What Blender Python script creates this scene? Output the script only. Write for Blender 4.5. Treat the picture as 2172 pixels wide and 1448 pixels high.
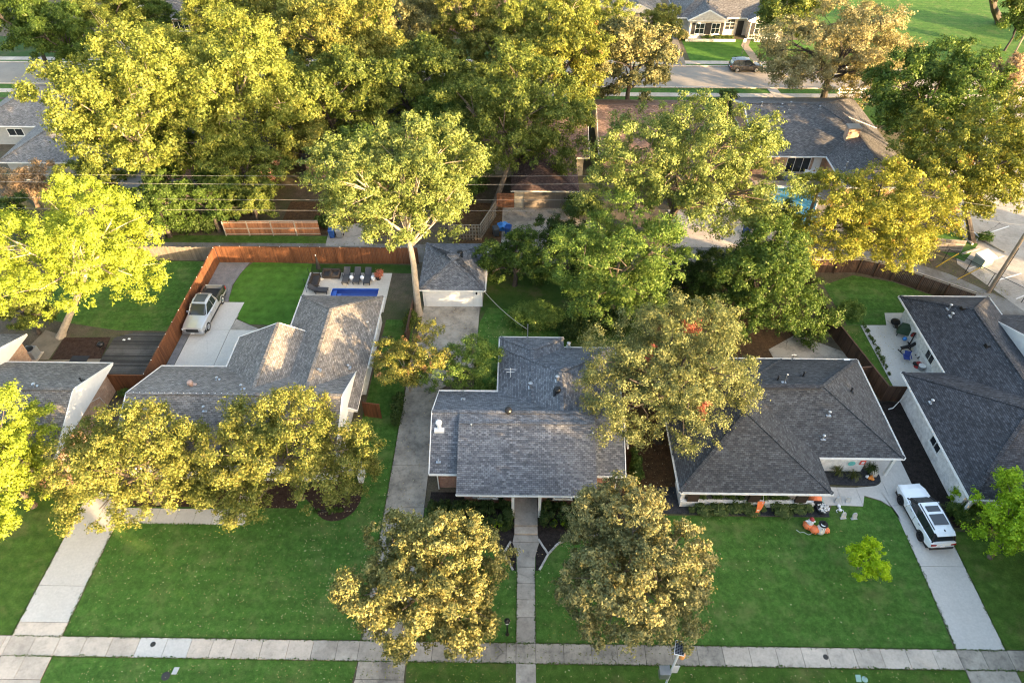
import bpy, math, random
import numpy as np
from mathutils import Vector, Matrix

scene = bpy.context.scene
for _o in list(bpy.data.objects):
    bpy.data.objects.remove(_o)
COL = scene.collection
R = math.radians

# ------------------------------------------------------------------ camera
CAM_H, PITCH, YAW, FOCAL = 42.5, R(44.2), R(0.85), 1448.0      # focal length in pixels of a 2172 px wide frame
cam_data = bpy.data.cameras.new('camera')
cam_data.sensor_width = 36.0
cam_data.lens = 36.0 * FOCAL / 2172.0
cam_data.clip_start, cam_data.clip_end = 0.5, 2000
cam = bpy.data.objects.new('camera', cam_data)
COL.objects.link(cam)
cam.location = (0, 0, CAM_H)
cam.rotation_euler = (math.pi / 2 - PITCH, 0, YAW)
scene.camera = cam

# ------------------------------------------------------------------ sky, sun, exposure
SUN_EL, SUN_AZ = R(10.5), R(-37.0)                              # azimuth counted from +X towards +Y
world = bpy.data.worlds.new('World')
scene.world = world
world.use_nodes = True
wn = world.node_tree
sky = wn.nodes.new('ShaderNodeTexSky')
sky.sky_type = 'NISHITA'
sky.sun_disc = False
sky.sun_elevation = SUN_EL
sky.sun_rotation = math.pi / 2 - SUN_AZ
sky.air_density, sky.dust_density, sky.ozone_density = 1.0, 3.0, 0.35
bg = wn.nodes['Background']
bg.inputs['Strength'].default_value = 0.15
wn.links.new(sky.outputs['Color'], bg.inputs['Color'])
sun_data = bpy.data.lights.new('sun', 'SUN')
sun_data.energy = 4.4
sun_data.angle = R(0.6)
sun_data.color = (1.0, 0.69, 0.37)
sun = bpy.data.objects.new('sun', sun_data)
COL.objects.link(sun)
_sd = Vector((math.cos(SUN_EL) * math.cos(SUN_AZ), math.cos(SUN_EL) * math.sin(SUN_AZ), math.sin(SUN_EL)))
sun.rotation_euler = _sd.to_track_quat('Z', 'Y').to_euler()
sun.location = _sd * 150
vs = scene.view_settings
vs.view_transform, vs.look, vs.gamma, vs.exposure = 'Standard', 'None', 1.0, 2.82
vs.use_curve_mapping = False
cy = scene.cycles
cy.max_bounces, cy.diffuse_bounces, cy.glossy_bounces = 6, 3, 2
cy.transmission_bounces, cy.transparent_max_bounces = 3, 6
cy.caustics_reflective = cy.caustics_refractive = False
cy.sample_clamp_indirect = 4.0
cy.use_denoising = True
cy.pixel_filter_type, cy.filter_width = 'BLACKMAN_HARRIS', 1.15

def at(px, py, z=0.0):
    """world point at height z seen at a pixel of the 2172 x 1448 photograph"""
    a, b = (px - 1086) / FOCAL, -(py - 724) / FOCAL
    c, s = math.cos(PITCH), math.sin(PITCH)
    x, y, d = a, c + b * s, -s + b * c
    t = (z - CAM_H) / d
    cw, sw = math.cos(YAW), math.sin(YAW)
    return Vector(((x * cw - y * sw) * t, (x * sw + y * cw) * t, z))
def G(px, py):
    p = at(px, py); return (p.x, p.y)
def depth_at(p):
    cw, sw = math.cos(YAW), math.sin(YAW)
    Y = -p[0] * sw + p[1] * cw
    return Y * math.cos(PITCH) - (p[2] - CAM_H) * math.sin(PITCH)

# ------------------------------------------------------------------ materials
MATS = {}
class NT:
    def __init__(s, name):
        s.m = bpy.data.materials.new(name); s.m.use_nodes = True
        s.t = s.m.node_tree; s.b = s.t.nodes['Principled BSDF']; s.out = s.t.nodes['Material Output']
        MATS[name] = s.m
    def n(s, typ, **kw):
        nd = s.t.nodes.new('ShaderNode' + typ)
        for k, v in kw.items():
            if k in nd.inputs: nd.inputs[k].default_value = v
            else: setattr(nd, k, v)
        return nd
    def l(s, a, b): s.t.links.new(a, b)
    def noise(s, vec, scale, detail=4, rough=.6):
        nd = s.n('TexNoise', Scale=scale, Detail=detail, Roughness=rough)
        if vec is not None: s.l(vec, nd.inputs['Vector'])
        return nd.outputs['Fac']
    def ramp(s, fac, stops):
        nd = s.n('ValToRGB'); e = nd.color_ramp.elements
        while len(e) < len(stops): e.new(0.5)
        for i, (p, c) in enumerate(stops):
            e[i].position = p
            e[i].color = (c, c, c, 1) if not isinstance(c, (tuple, list)) else (*c, 1)
        s.l(fac, nd.inputs['Fac']); return nd.outputs['Color']
    def mix(s, fac, a, b, typ='MIX'):
        nd = s.n('MixRGB', blend_type=typ)
        for k, v in (('Fac', fac), ('Color1', a), ('Color2', b)):
            if isinstance(v, (int, float)): nd.inputs[k].default_value = v
            elif isinstance(v, (tuple, list)): nd.inputs[k].default_value = (*v, 1)
            else: s.l(v, nd.inputs[k])
        return nd.outputs['Color']
    def math(s, op, a, b=0.0):
        nd = s.n('Math', operation=op)
        for i, v in enumerate((a, b)):
            if isinstance(v, (int, float)): nd.inputs[i].default_value = v
            else: s.l(v, nd.inputs[i])
        return nd.outputs[0]
    def bump(s, h, strength=.4, dist=.02):
        nd = s.n('Bump', Strength=strength, Distance=dist); s.l(h, nd.inputs['Height'])
        s.l(nd.outputs['Normal'], s.b.inputs['Normal'])
    def color(s, c):
        if isinstance(c, (tuple, list)): s.b.inputs['Base Color'].default_value = (*c, 1)
        else: s.l(c, s.b.inputs['Base Color'])
    def pos(s): return s.n('NewGeometry').outputs['Position']
    def uv(s): return s.n('TexCoord').outputs['UV']
    def island(s): return s.n('NewGeometry').outputs['Random Per Island']
    def orand(s): return s.n('ObjectInfo').outputs['Random']

def k(c, f): return tuple(min(1, x * f) for x in c)

def plain(name, c, rough=.6, metal=0.0, var=.18, scale=3.0, spec=.4, coat=0.0):
    s = NT(name)
    f = s.noise(s.pos(), scale, 5)
    s.color(s.ramp(f, [(.25, k(c, 1 - var)), (.75, k(c, 1 + var))]))
    s.b.inputs['Roughness'].default_value = rough
    s.b.inputs['Metallic'].default_value = metal
    s.b.inputs['Specular IOR Level'].default_value = spec
    s.b.inputs['Coat Weight'].default_value = coat
    s.bump(s.noise(s.pos(), scale * 12, 3), .12, .01)
    return s.m

def shingle(name, dark, light, patch=.25):
    s = NT(name); uv = s.uv()
    br = s.n('TexBrick', offset=.5, offset_frequency=2, squash=1.0)
    br.inputs['Scale'].default_value = 1.0
    br.inputs['Brick Width'].default_value = .27
    br.inputs['Row Height'].default_value = .135
    br.inputs['Mortar Size'].default_value = .012
    br.inputs['Mortar Smooth'].default_value = .3
    br.inputs['Bias'].default_value = -.1
    br.inputs['Color1'].default_value = (*dark, 1)
    br.inputs['Color2'].default_value = (*light, 1)
    br.inputs['Mortar'].default_value = (*k(dark, .55), 1)
    s.l(uv, br.inputs['Vector'])
    # second, offset course pattern breaks the grid up (laminated tabs)
    mp = s.n('Mapping'); mp.inputs['Location'].default_value = (.11, .0, 0); s.l(uv, mp.inputs['Vector'])
    b2 = s.n('TexBrick', offset=.37, offset_frequency=3, squash=1.0)
    b2.inputs['Scale'].default_value = 1.0
    b2.inputs['Brick Width'].default_value = .22
    b2.inputs['Row Height'].default_value = .135
    b2.inputs['Mortar Size'].default_value = 0.0
    b2.inputs['Color1'].default_value = (.72, .72, .72, 1); b2.inputs['Color2'].default_value = (1.25, 1.25, 1.25, 1)
    s.l(mp.outputs[0], b2.inputs['Vector'])
    c = s.mix(.85, br.outputs['Color'], b2.outputs['Color'], 'MULTIPLY')
    big = s.ramp(s.noise(s.pos(), .35, 6, .65), [(.3, 1 - patch), (.7, 1 + patch * .6)])
    c = s.mix(1.0, c, big, 'MULTIPLY')
    gr = s.ramp(s.noise(s.pos(), 22, 2), [(.3, .8), (.7, 1.2)])
    s.color(s.mix(1.0, c, gr, 'MULTIPLY'))
    s.b.inputs['Roughness'].default_value = .9
    s.b.inputs['Specular IOR Level'].default_value = .25
    sep = s.n('SeparateXYZ'); s.l(uv, sep.inputs[0])
    saw = s.math('FRACT', s.math('DIVIDE', sep.outputs['Y'], .135))
    h = s.math('ADD', s.math('MULTIPLY', saw, -1.0), s.math('MULTIPLY', br.outputs['Fac'], -.6))
    s.bump(h, .55, .018)
    return s.m

def brick(name, c1, c2, mortar, bw=.22, bh=.075):
    s = NT(name); uv = s.uv()
    br = s.n('TexBrick', offset=.5, squash=1.0)
    for kx, v in (('Scale', 1.0), ('Brick Width', bw), ('Row Height', bh), ('Mortar Size', .008), ('Mortar Smooth', .1)):
        br.inputs[kx].default_value = v
    br.inputs['Color1'].default_value = (*c1, 1); br.inputs['Color2'].default_value = (*c2, 1)
    br.inputs['Mortar'].default_value = (*mortar, 1)
    s.l(uv, br.inputs['Vector'])
    f = s.ramp(s.noise(s.pos(), 3.0, 5), [(.3, .75), (.7, 1.2)])
    s.color(s.mix(1.0, br.outputs['Color'], f, 'MULTIPLY'))
    s.b.inputs['Roughness'].default_value = .85
    s.bump(s.math('MULTIPLY', br.outputs['Fac'], -1.0), .6, .012)
    return s.m

def concrete(name, c, dirt=.35, crack=.5, stain=(.10, .09, .08), per_slab=.16, scale=1.0):
    s = NT(name); p = s.pos()
    base = s.ramp(s.noise(p, 7 * scale, 6, .7), [(.3, k(c, .88)), (.7, k(c, 1.08))])
    blot = s.ramp(s.noise(p, .55 * scale, 7, .72), [(.40, (0, 0, 0)), (.66, (1, 1, 1))])
    col = s.mix(s.math('MULTIPLY', blot, dirt), base, stain)
    blot2 = s.ramp(s.noise(p, 2.2 * scale, 6, .75), [(.55, (0, 0, 0)), (.8, (1, 1, 1))])
    col = s.mix(s.math('MULTIPLY', blot2, dirt * .7), col, k(stain, .8))
    wv = s.n('TexNoise', Scale=1.3, Detail=3.0); s.l(p, wv.inputs['Vector'])
    wp = s.mix(.45, p, wv.outputs['Color'])
    vo = s.n('TexVoronoi', feature='DISTANCE_TO_EDGE', Scale=.33); s.l(wp, vo.inputs['Vector'])
    msk = s.ramp(s.noise(p, .22, 2), [(.56, 0.0), (.64, 1.0)])
    cr = s.math('MULTIPLY', s.ramp(vo.outputs['Distance'], [(.003, 1.0), (.009, 0.0)]), msk)
    col = s.mix(s.math('MULTIPLY', cr, crack), col, k(stain, .5))
    rnd = s.ramp(s.orand(), [(0, 1 - per_slab), (1, 1 + per_slab)])
    s.color(s.mix(1.0, col, rnd, 'MULTIPLY'))
    s.b.inputs['Roughness'].default_value = .88
    s.b.inputs['Specular IOR Level'].default_value = .25
    s.bump(s.noise(p, 60, 3), .15, .006)
    return s.m

def ground_mat(name, stops, scale, fine, bump=.6, bd=.03, patch=None, patch_scale=.25, rough=.95):
    """stops: colours of the fine texture; patch: (colour, low, high, amount) of large worn patches"""
    s = NT(name); p = s.pos()
    a = s.noise(p, fine, 5, .75); b = s.noise(p, scale, 6, .65)
    f = s.math('ADD', s.math('MULTIPLY', a, .6), s.math('MULTIPLY', b, .4))
    n = len(stops)
    c = s.ramp(f, [(.36 + .28 * i / (n - 1), q) for i, q in enumerate(stops)])
    if patch:
        q = s.ramp(s.noise(p, patch_scale, 6, .7), [(patch[1], 0.0), (patch[2], 1.0)])
        c = s.mix(s.math('MULTIPLY', q, patch[3]), c, patch[0])
    if name in ('lawn', 'lawn_dry', 'turf'):
        sp = s.n('SeparateXYZ'); s.l(p, sp.inputs[0]); w = s.math('SINE', s.math('ADD', s.math('MULTIPLY', sp.outputs['Y'], 5.6), s.math('MULTIPLY', s.noise(p, .4, 3), 5.0)))
        c = s.mix(1.0, c, s.ramp(s.math('ADD', s.math('MULTIPLY', w, .5), .5), [(0.0, .94), (1.0, 1.06)]), 'MULTIPLY')
        c = s.mix(1.0, c, s.ramp(s.noise(p, 1.1, 5, .7), [(.3, .78), (.7, 1.2)]), 'MULTIPLY')
    s.color(c)
    s.b.inputs['Roughness'].default_value = rough
    s.b.inputs['Specular IOR Level'].default_value = .15
    s.bump(a, bump, bd)
    return s.m

def wood(name, c, var=.3, grey=None, rough=.8):
    s = NT(name)
    isl = s.island()
    mp = s.n('Mapping'); mp.inputs['Scale'].default_value = (9, 9, .8); s.l(s.pos(), mp.inputs['Vector'])
    g = s.noise(mp.outputs[0], 1.6, 5, .65)
    col = s.ramp(g, [(.3, k(c, .7)), (.72, k(c, 1.25))])
    rnd = s.ramp(s.math('FRACT', s.math('ADD', isl, s.orand())), [(0, 1 - var), (1, 1 + var)])
    col = s.mix(1.0, col, rnd, 'MULTIPLY')
    if grey:
        w = s.ramp(s.noise(s.pos(), .7, 5), [(.4, 0.0), (.7, .7)])
        col = s.mix(w, col, grey)
    s.color(col); s.b.inputs['Roughness'].default_value = rough
    s.b.inputs['Specular IOR Level'].default_value = .25
    s.bump(g, .3, .01)
    return s.m

def leafmat(name, cols, accent=None, trans=.26, patch=1.0, spread=.42):
    """cols: three leaf colours dark..light, accent: (colour, threshold) for turned branches"""
    s = NT(name); t = s.t
    isl = s.island(); tc = s.n('TexCoord').outputs['Object']
    pn = s.noise(tc, .55 * patch, 3)
    f = s.math('ADD', s.math('MULTIPLY', isl, spread), s.math('MULTIPLY', pn, 1 - spread))
    c = s.ramp(f, [(.22, cols[0]), (.5, cols[1]), (.8, cols[2])])
    if accent:
        q = s.ramp(s.noise(tc, .8, 2), [(accent[1], 0.0), (accent[1] + .05, 1.0)])
        c = s.mix(q, c, accent[0])
    t.nodes.remove(s.b)
    d = s.n('BsdfDiffuse'); tr = s.n('BsdfTranslucent'); gl = s.n('BsdfGlossy', Roughness=.45)
    s.l(c, d.inputs['Color']); s.l(s.mix(1.0, c, (1.15, 1.1, .6), 'MULTIPLY'), tr.inputs['Color'])
    gl.inputs['Color'].default_value = (.8, .75, .5, 1)
    m1 = s.n('MixShader'); m1.inputs[0].default_value = trans
    s.l(d.outputs[0], m1.inputs[1]); s.l(tr.outputs[0], m1.inputs[2])
    m2 = s.n('MixShader'); m2.inputs[0].default_value = .02
    s.l(m1.outputs[0], m2.inputs[1]); s.l(gl.outputs[0], m2.inputs[2])
    s.l(m2.outputs[0], s.out.inputs['Surface'])
    return s.m

def glass_dark(name, c=(.02, .025, .03), rough=.08):
    s = NT(name); s.color(c)
    s.b.inputs['Roughness'].default_value = rough
    s.b.inputs['Specular IOR Level'].default_value = .8
    return s.m

def paint(name, c, rough=.25, metal=0.0, coat=.6):
    s = NT(name)
    s.color(s.ramp(s.noise(s.pos(), 1.2, 3), [(.3, k(c, .95)), (.7, k(c, 1.04))]))
    s.b.inputs['Roughness'].default_value = rough; s.b.inputs['Metallic'].default_value = metal
    s.b.inputs['Coat Weight'].default_value = coat; s.b.inputs['Coat Roughness'].default_value = .05
    return s.m

def water(name, tint):
    s = NT(name); s.t.nodes.remove(s.b)
    fr = s.n('Fresnel', IOR=1.33); tr = s.n('BsdfTransparent'); gl = s.n('BsdfGlossy', Roughness=.02)
    tr.inputs['Color'].default_value = (*tint, 1)
    b = s.n('Bump', Strength=.25, Distance=.02); s.l(s.noise(s.pos(), 2.2, 3), b.inputs['Height'])
    s.l(b.outputs[0], gl.inputs['Normal']); s.l(b.outputs[0], fr.inputs['Normal'])
    mx = s.n('MixShader'); s.l(fr.outputs[0], mx.inputs[0]); s.l(tr.outputs[0], mx.inputs[1]); s.l(gl.outputs[0], mx.inputs[2])
    s.l(mx.outputs[0], s.out.inputs['Surface'])
    return s.m

# surfaces
leafmat('leaf_grass', [(.022, .058, .008), (.045, .105, .015), (.09, .165, .03)])
ground_mat('dirt', [(.05, .04, .028), (.10, .08, .055), (.16, .13, .09)], 1.2, 9, patch=((.05, .07, .02), .45, .6, .7), patch_scale=.12)
ground_mat('lawn', [(.022, .058, .010), (.050, .118, .018), (.108, .185, .040)], 3.2, 30, patch=((.145, .165, .055), .50, .72, .65), patch_scale=.5)
ground_mat('lawn_dry', [(.022, .054, .008), (.050, .102, .014), (.100, .155, .032)], 1.8, 28, patch=((.16, .140, .055), .52, .72, .6), patch_scale=.42)
ground_mat('turf', [(.034, .088, .010), (.056, .132, .016), (.088, .178, .028)], 1.2, 40, patch=((.095, .165, .035), .50, .8, .5), patch_scale=.4)
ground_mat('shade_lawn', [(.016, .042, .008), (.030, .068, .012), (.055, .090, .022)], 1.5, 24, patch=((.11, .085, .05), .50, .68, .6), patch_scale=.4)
ground_mat('leaf_litter', [(.035, .022, .012), (.085, .05, .025), (.16, .09, .04)], 2.5, 14, bump=.9)
ground_mat('mulch', [(.008, .007, .006), (.024, .019, .017), (.05, .04, .035)], 3.0, 20, bump=1.0, bd=.04)
ground_mat('mulch_brown', [(.020, .011, .008), (.048, .028, .021), (.085, .055, .04)], 3.0, 18, bump=1.0, bd=.04)
ground_mat('black_gravel', [(.012, .013, .016), (.035, .037, .042), (.075, .078, .085)], 4.0, 26, bump=1.0, bd=.03)
ground_mat('grey_gravel', [(.09, .092, .098), (.16, .163, .17), (.26, .262, .27)], 2.0, 22, bump=.9, patch=((.08, .08, .08), .5, .7, .5), patch_scale=.5)
ground_mat('asphalt', [(.22, .195, .165), (.28, .245, .205), (.34, .30, .25)], .8, 18, bump=.3, patch=((.13, .125, .12), .5, .75, .6), patch_scale=.2)
ground_mat('alley_surface', [(.13, .125, .115), (.19, .18, .165), (.26, .245, .22)], .9, 14, bump=.5, patch=((.10, .08, .06), .47, .66, .75), patch_scale=.35)
concrete('concrete_new', (.53, .50, .455), .16, .15, (.26, .24, .22), .04)
concrete('concrete', (.53, .45, .365), .40, .6, (.14, .125, .11), .12)
concrete('concrete_old', (.37, .325, .265), .72, .9, (.075, .068, .06), .10)
concrete('concrete_walk', (.40, .355, .30), .55, .5, (.10, .09, .08), .12)
concrete('concrete_lot', (.36, .33, .29), .55, .8, (.15, .13, .11), .10)
concrete('pool_deck', (.56, .51, .44), .12, .2, (.35, .30, .24), .05)
concrete('stone_edge', (.42, .40, .37), .30, .1, (.2, .18, .16), .25)
concrete('paver_tan', (.26, .215, .16), .5, .4, (.09, .08, .06), .1)
shingle('shingle_bluegrey', (.100, .105, .119), (.188, .194, .208), .18)
shingle('shingle_warmgrey', (.155, .142, .130), (.255, .235, .215), .22)
shingle('shingle_taupe', (.125, .116, .106), (.225, .208, .190), .22)
shingle('shingle_charcoal', (.044, .047, .052), (.084, .088, .094), .16)
shingle('shingle_dark', (.034, .036, .042), (.072, .074, .084), .16)
shingle('shingle_brown', (.105, .068, .055), (.21, .145, .118), .2)
shingle('shingle_redbrown', (.060, .038, .034), (.115, .075, .066), .2)
shingle('shingle_slate', (.085, .082, .082), (.165, .158, .155), .2)
brick('brick_red', (.36, .16, .10), (.24, .10, .07), (.42, .36, .30))
brick('brick_orange', (.42, .21, .12), (.50, .33, .22), (.45, .38, .30))
brick('brick_tan', (.46, .40, .29), (.36, .30, .21), (.40, .36, .30))
brick('brick_white', (.74, .73, .71), (.70, .69, .67), (.60, .59, .57))
brick('brick_pale', (.58, .53, .46), (.52, .47, .40), (.48, .44, .38))
plain('white_trim', (.72, .71, .68), .5, var=.06)
plain('white_siding', (.70, .69, .66), .6, var=.07)
plain('grey_siding', (.30, .30, .29), .7, var=.1)
plain('cream_trim', (.55, .50, .42), .6, var=.08)
plain('dark_brown', (.045, .032, .025), .6)
plain('black_metal', (.015, .015, .016), .4, .2)
plain('black_plastic', (.018, .018, .019), .5)
plain('galvanised', (.42, .43, .44), .42, .85, .12)
plain('white_metal', (.72, .72, .71), .35, .1, .05)
plain('tan_door', (.15, .125, .10), .6, var=.08)
plain('wicker', (.045, .036, .030), .8, var=.3, scale=30)
plain('wicker_grey', (.05, .052, .058), .8, var=.25, scale=30)
plain('cushion_dark', (.035, .033, .034), .9)
plain('black_fabric', (.014, .014, .015), .9)
plain('green_cover', (.035, .065, .035), .75)
plain('blue_fabric', (.03, .05, .20), .8)
plain('red_plastic', (.32, .03, .03), .5)
plain('orange_vinyl', (.80, .20, .07), .45, var=.08)
plain('white_vinyl', (.78, .78, .78), .45, var=.05)
plain('orange_paint', (.75, .33, .10), .5)
plain('pumpkin', (.70, .24, .04), .5)
plain('bin_grey', (.20, .21, .22), .5, var=.12)
plain('bin_dark', (.055, .06, .065), .5, var=.12)
plain('bin_blue', (.015, .06, .22), .5, var=.15)
plain('tarp_blue', (.05, .22, .55), .5)
plain('stone_grey', (.42, .43, .43), .8)
plain('slab_green', (.28, .42, .36), .6)
plain('turquoise', (.15, .50, .48), .5)
plain('sign_red', (.62, .10, .07), .5)
plain('yellow_plastic', (.60, .36, .03), .5)
plain('box_green', (.20, .24, .20), .5)
plain('solar_cell', (.012, .014, .022), .15, .1, .2)
plain('iron_lid', (.06, .055, .05), .6, .6)
plain('bark', (.13, .10, .075), .95, var=.4, scale=5)
plain('bark_pale', (.34, .28, .21), .9, var=.3, scale=4)
plain('bark_dark', (.055, .045, .038), .95, var=.4, scale=5)
plain('dead_wood', (.24, .17, .12), .9, var=.3)
plain('pole_wood', (.24, .185, .13), .9, var=.3, scale=2)
plain('cable', (.38, .36, .32), .5, .3)
plain('cable_dark', (.05, .05, .05), .6)
plain('tyre', (.012, .012, .013), .85)
plain('rim_silver', (.55, .56, .57), .3, .9, .05)
plain('rim_black', (.03, .03, .032), .35, .5)
plain('lamp_glass', (.55, .56, .56), .15, var=.03)
plain('tail_red', (.30, .012, .012), .2)
plain('white_paint_line', (.70, .69, .66), .7, var=.12)
plain('copper', (.45, .30, .24), .5, .3)
plain('door_grey', (.12, .13, .14), .5)
plain('shutter_black', (.02, .02, .022), .6)
plain('mat_dark', (.03, .032, .038), .9)
plain('flower_white', (.75, .74, .72), .7)
wood('fence_red', (.120, .049, .022), .25)
wood('fence_dark', (.070, .040, .026), .3)
wood('fence_grey', (.15, .125, .10), .3, (.20, .185, .165))
wood('fence_lattice', (.20, .165, .12), .25)
wood('fence_brown', (.26, .115, .058), .25)
wood('rail_grey', (.33, .29, .24), .2)
wood('deck_wood', (.085, .078, .072), .6, (.03, .029, .029))
glass_dark('glass')
glass_dark('glass_sky', (.05, .06, .07), .05)
paint('paint_white', (.80, .81, .82))
paint('paint_silver', (.50, .505, .51), .3, .55)
paint('paint_darkgrey', (.075, .072, .07), .25, .5)
paint('pool_blue', (.07, .19, .62), .3)
paint('pool_blue_light', (.20, .36, .85), .3)
paint('pool_turquoise', (.42, .78, .78), .35)
water('water_blue', (.80, .88, 1.0)); water('water_aqua', (.82, .96, .97))

# leaves
leafmat('leaf_maple', [(.11, .165, .016), (.235, .300, .030), (.40, .43, .070)], ((.30, .12, .05), .80))
leafmat('leaf_yellowgreen', [(.056, .082, .015), (.140, .175, .030), (.33, .335, .080)])
leafmat('leaf_gold', [(.058, .080, .017), (.145, .162, .033), (.35, .315, .085)], ((.34, .18, .06), .76))
leafmat('leaf_oak_olive', [(.072, .082, .036), (.155, .158, .068), (.40, .335, .13)])
leafmat('leaf_oak_autumn', [(.062, .076, .026), (.160, .162, .054), (.44, .37, .13)])
leafmat('leaf_oak_red', [(.056, .074, .028), (.120, .138, .052), (.28, .275, .105)])
leafmat('leaf_green', [(.026, .050, .012), (.056, .100, .019), (.125, .180, .036)])
leafmat('leaf_green_light', [(.038, .078, .016), (.088, .150, .028), (.20, .265, .060)])
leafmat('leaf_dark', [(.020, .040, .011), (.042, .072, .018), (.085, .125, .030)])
leafmat('leaf_pecan', [(.048, .078, .020), (.125, .165, .040), (.31, .335, .100)])
leafmat('leaf_elm', [(.034, .058, .014), (.088, .122, .024), (.23, .25, .055)], ((.30, .15, .06), .76))
leafmat('leaf_orange', [(.072, .088, .014), (.185, .198, .028), (.38, .345, .060)], ((.38, .19, .05), .66))
leafmat('leaf_rust', [(.050, .068, .014), (.115, .138, .024), (.27, .255, .045)], ((.38, .17, .07), .68))
leafmat('leaf_tan', [(.12, .115, .055), (.24, .215, .10), (.38, .33, .17)])
leafmat('leaf_pink', [(.16, .12, .065), (.30, .21, .13), (.44, .31, .20)])
leafmat('leaf_lime', [(.22, .38, .010), (.42, .58, .018), (.60, .72, .04)], trans=.5)
leafmat('leaf_vivid', [(.095, .19, .010), (.22, .36, .016), (.40, .52, .03)])
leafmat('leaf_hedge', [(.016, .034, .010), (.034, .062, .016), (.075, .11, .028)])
leafmat('leaf_myrtle', [(.065, .085, .018), (.175, .185, .038), (.38, .29, .08)], ((.45, .24, .11), .62))
leafmat('leaf_oleander', [(.040, .066, .022), (.085, .125, .038), (.15, .18, .065)])
leafmat('leaf_blade', [(.04, .06, .02), (.09, .11, .035), (.20, .19, .07)])
leafmat('leaf_red', [(.30, .07, .05), (.48, .15, .09), (.55, .25, .14)])
leafmat('leaf_fallen', [(.22, .15, .06), (.40, .30, .14), (.62, .55, .40)])

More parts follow.
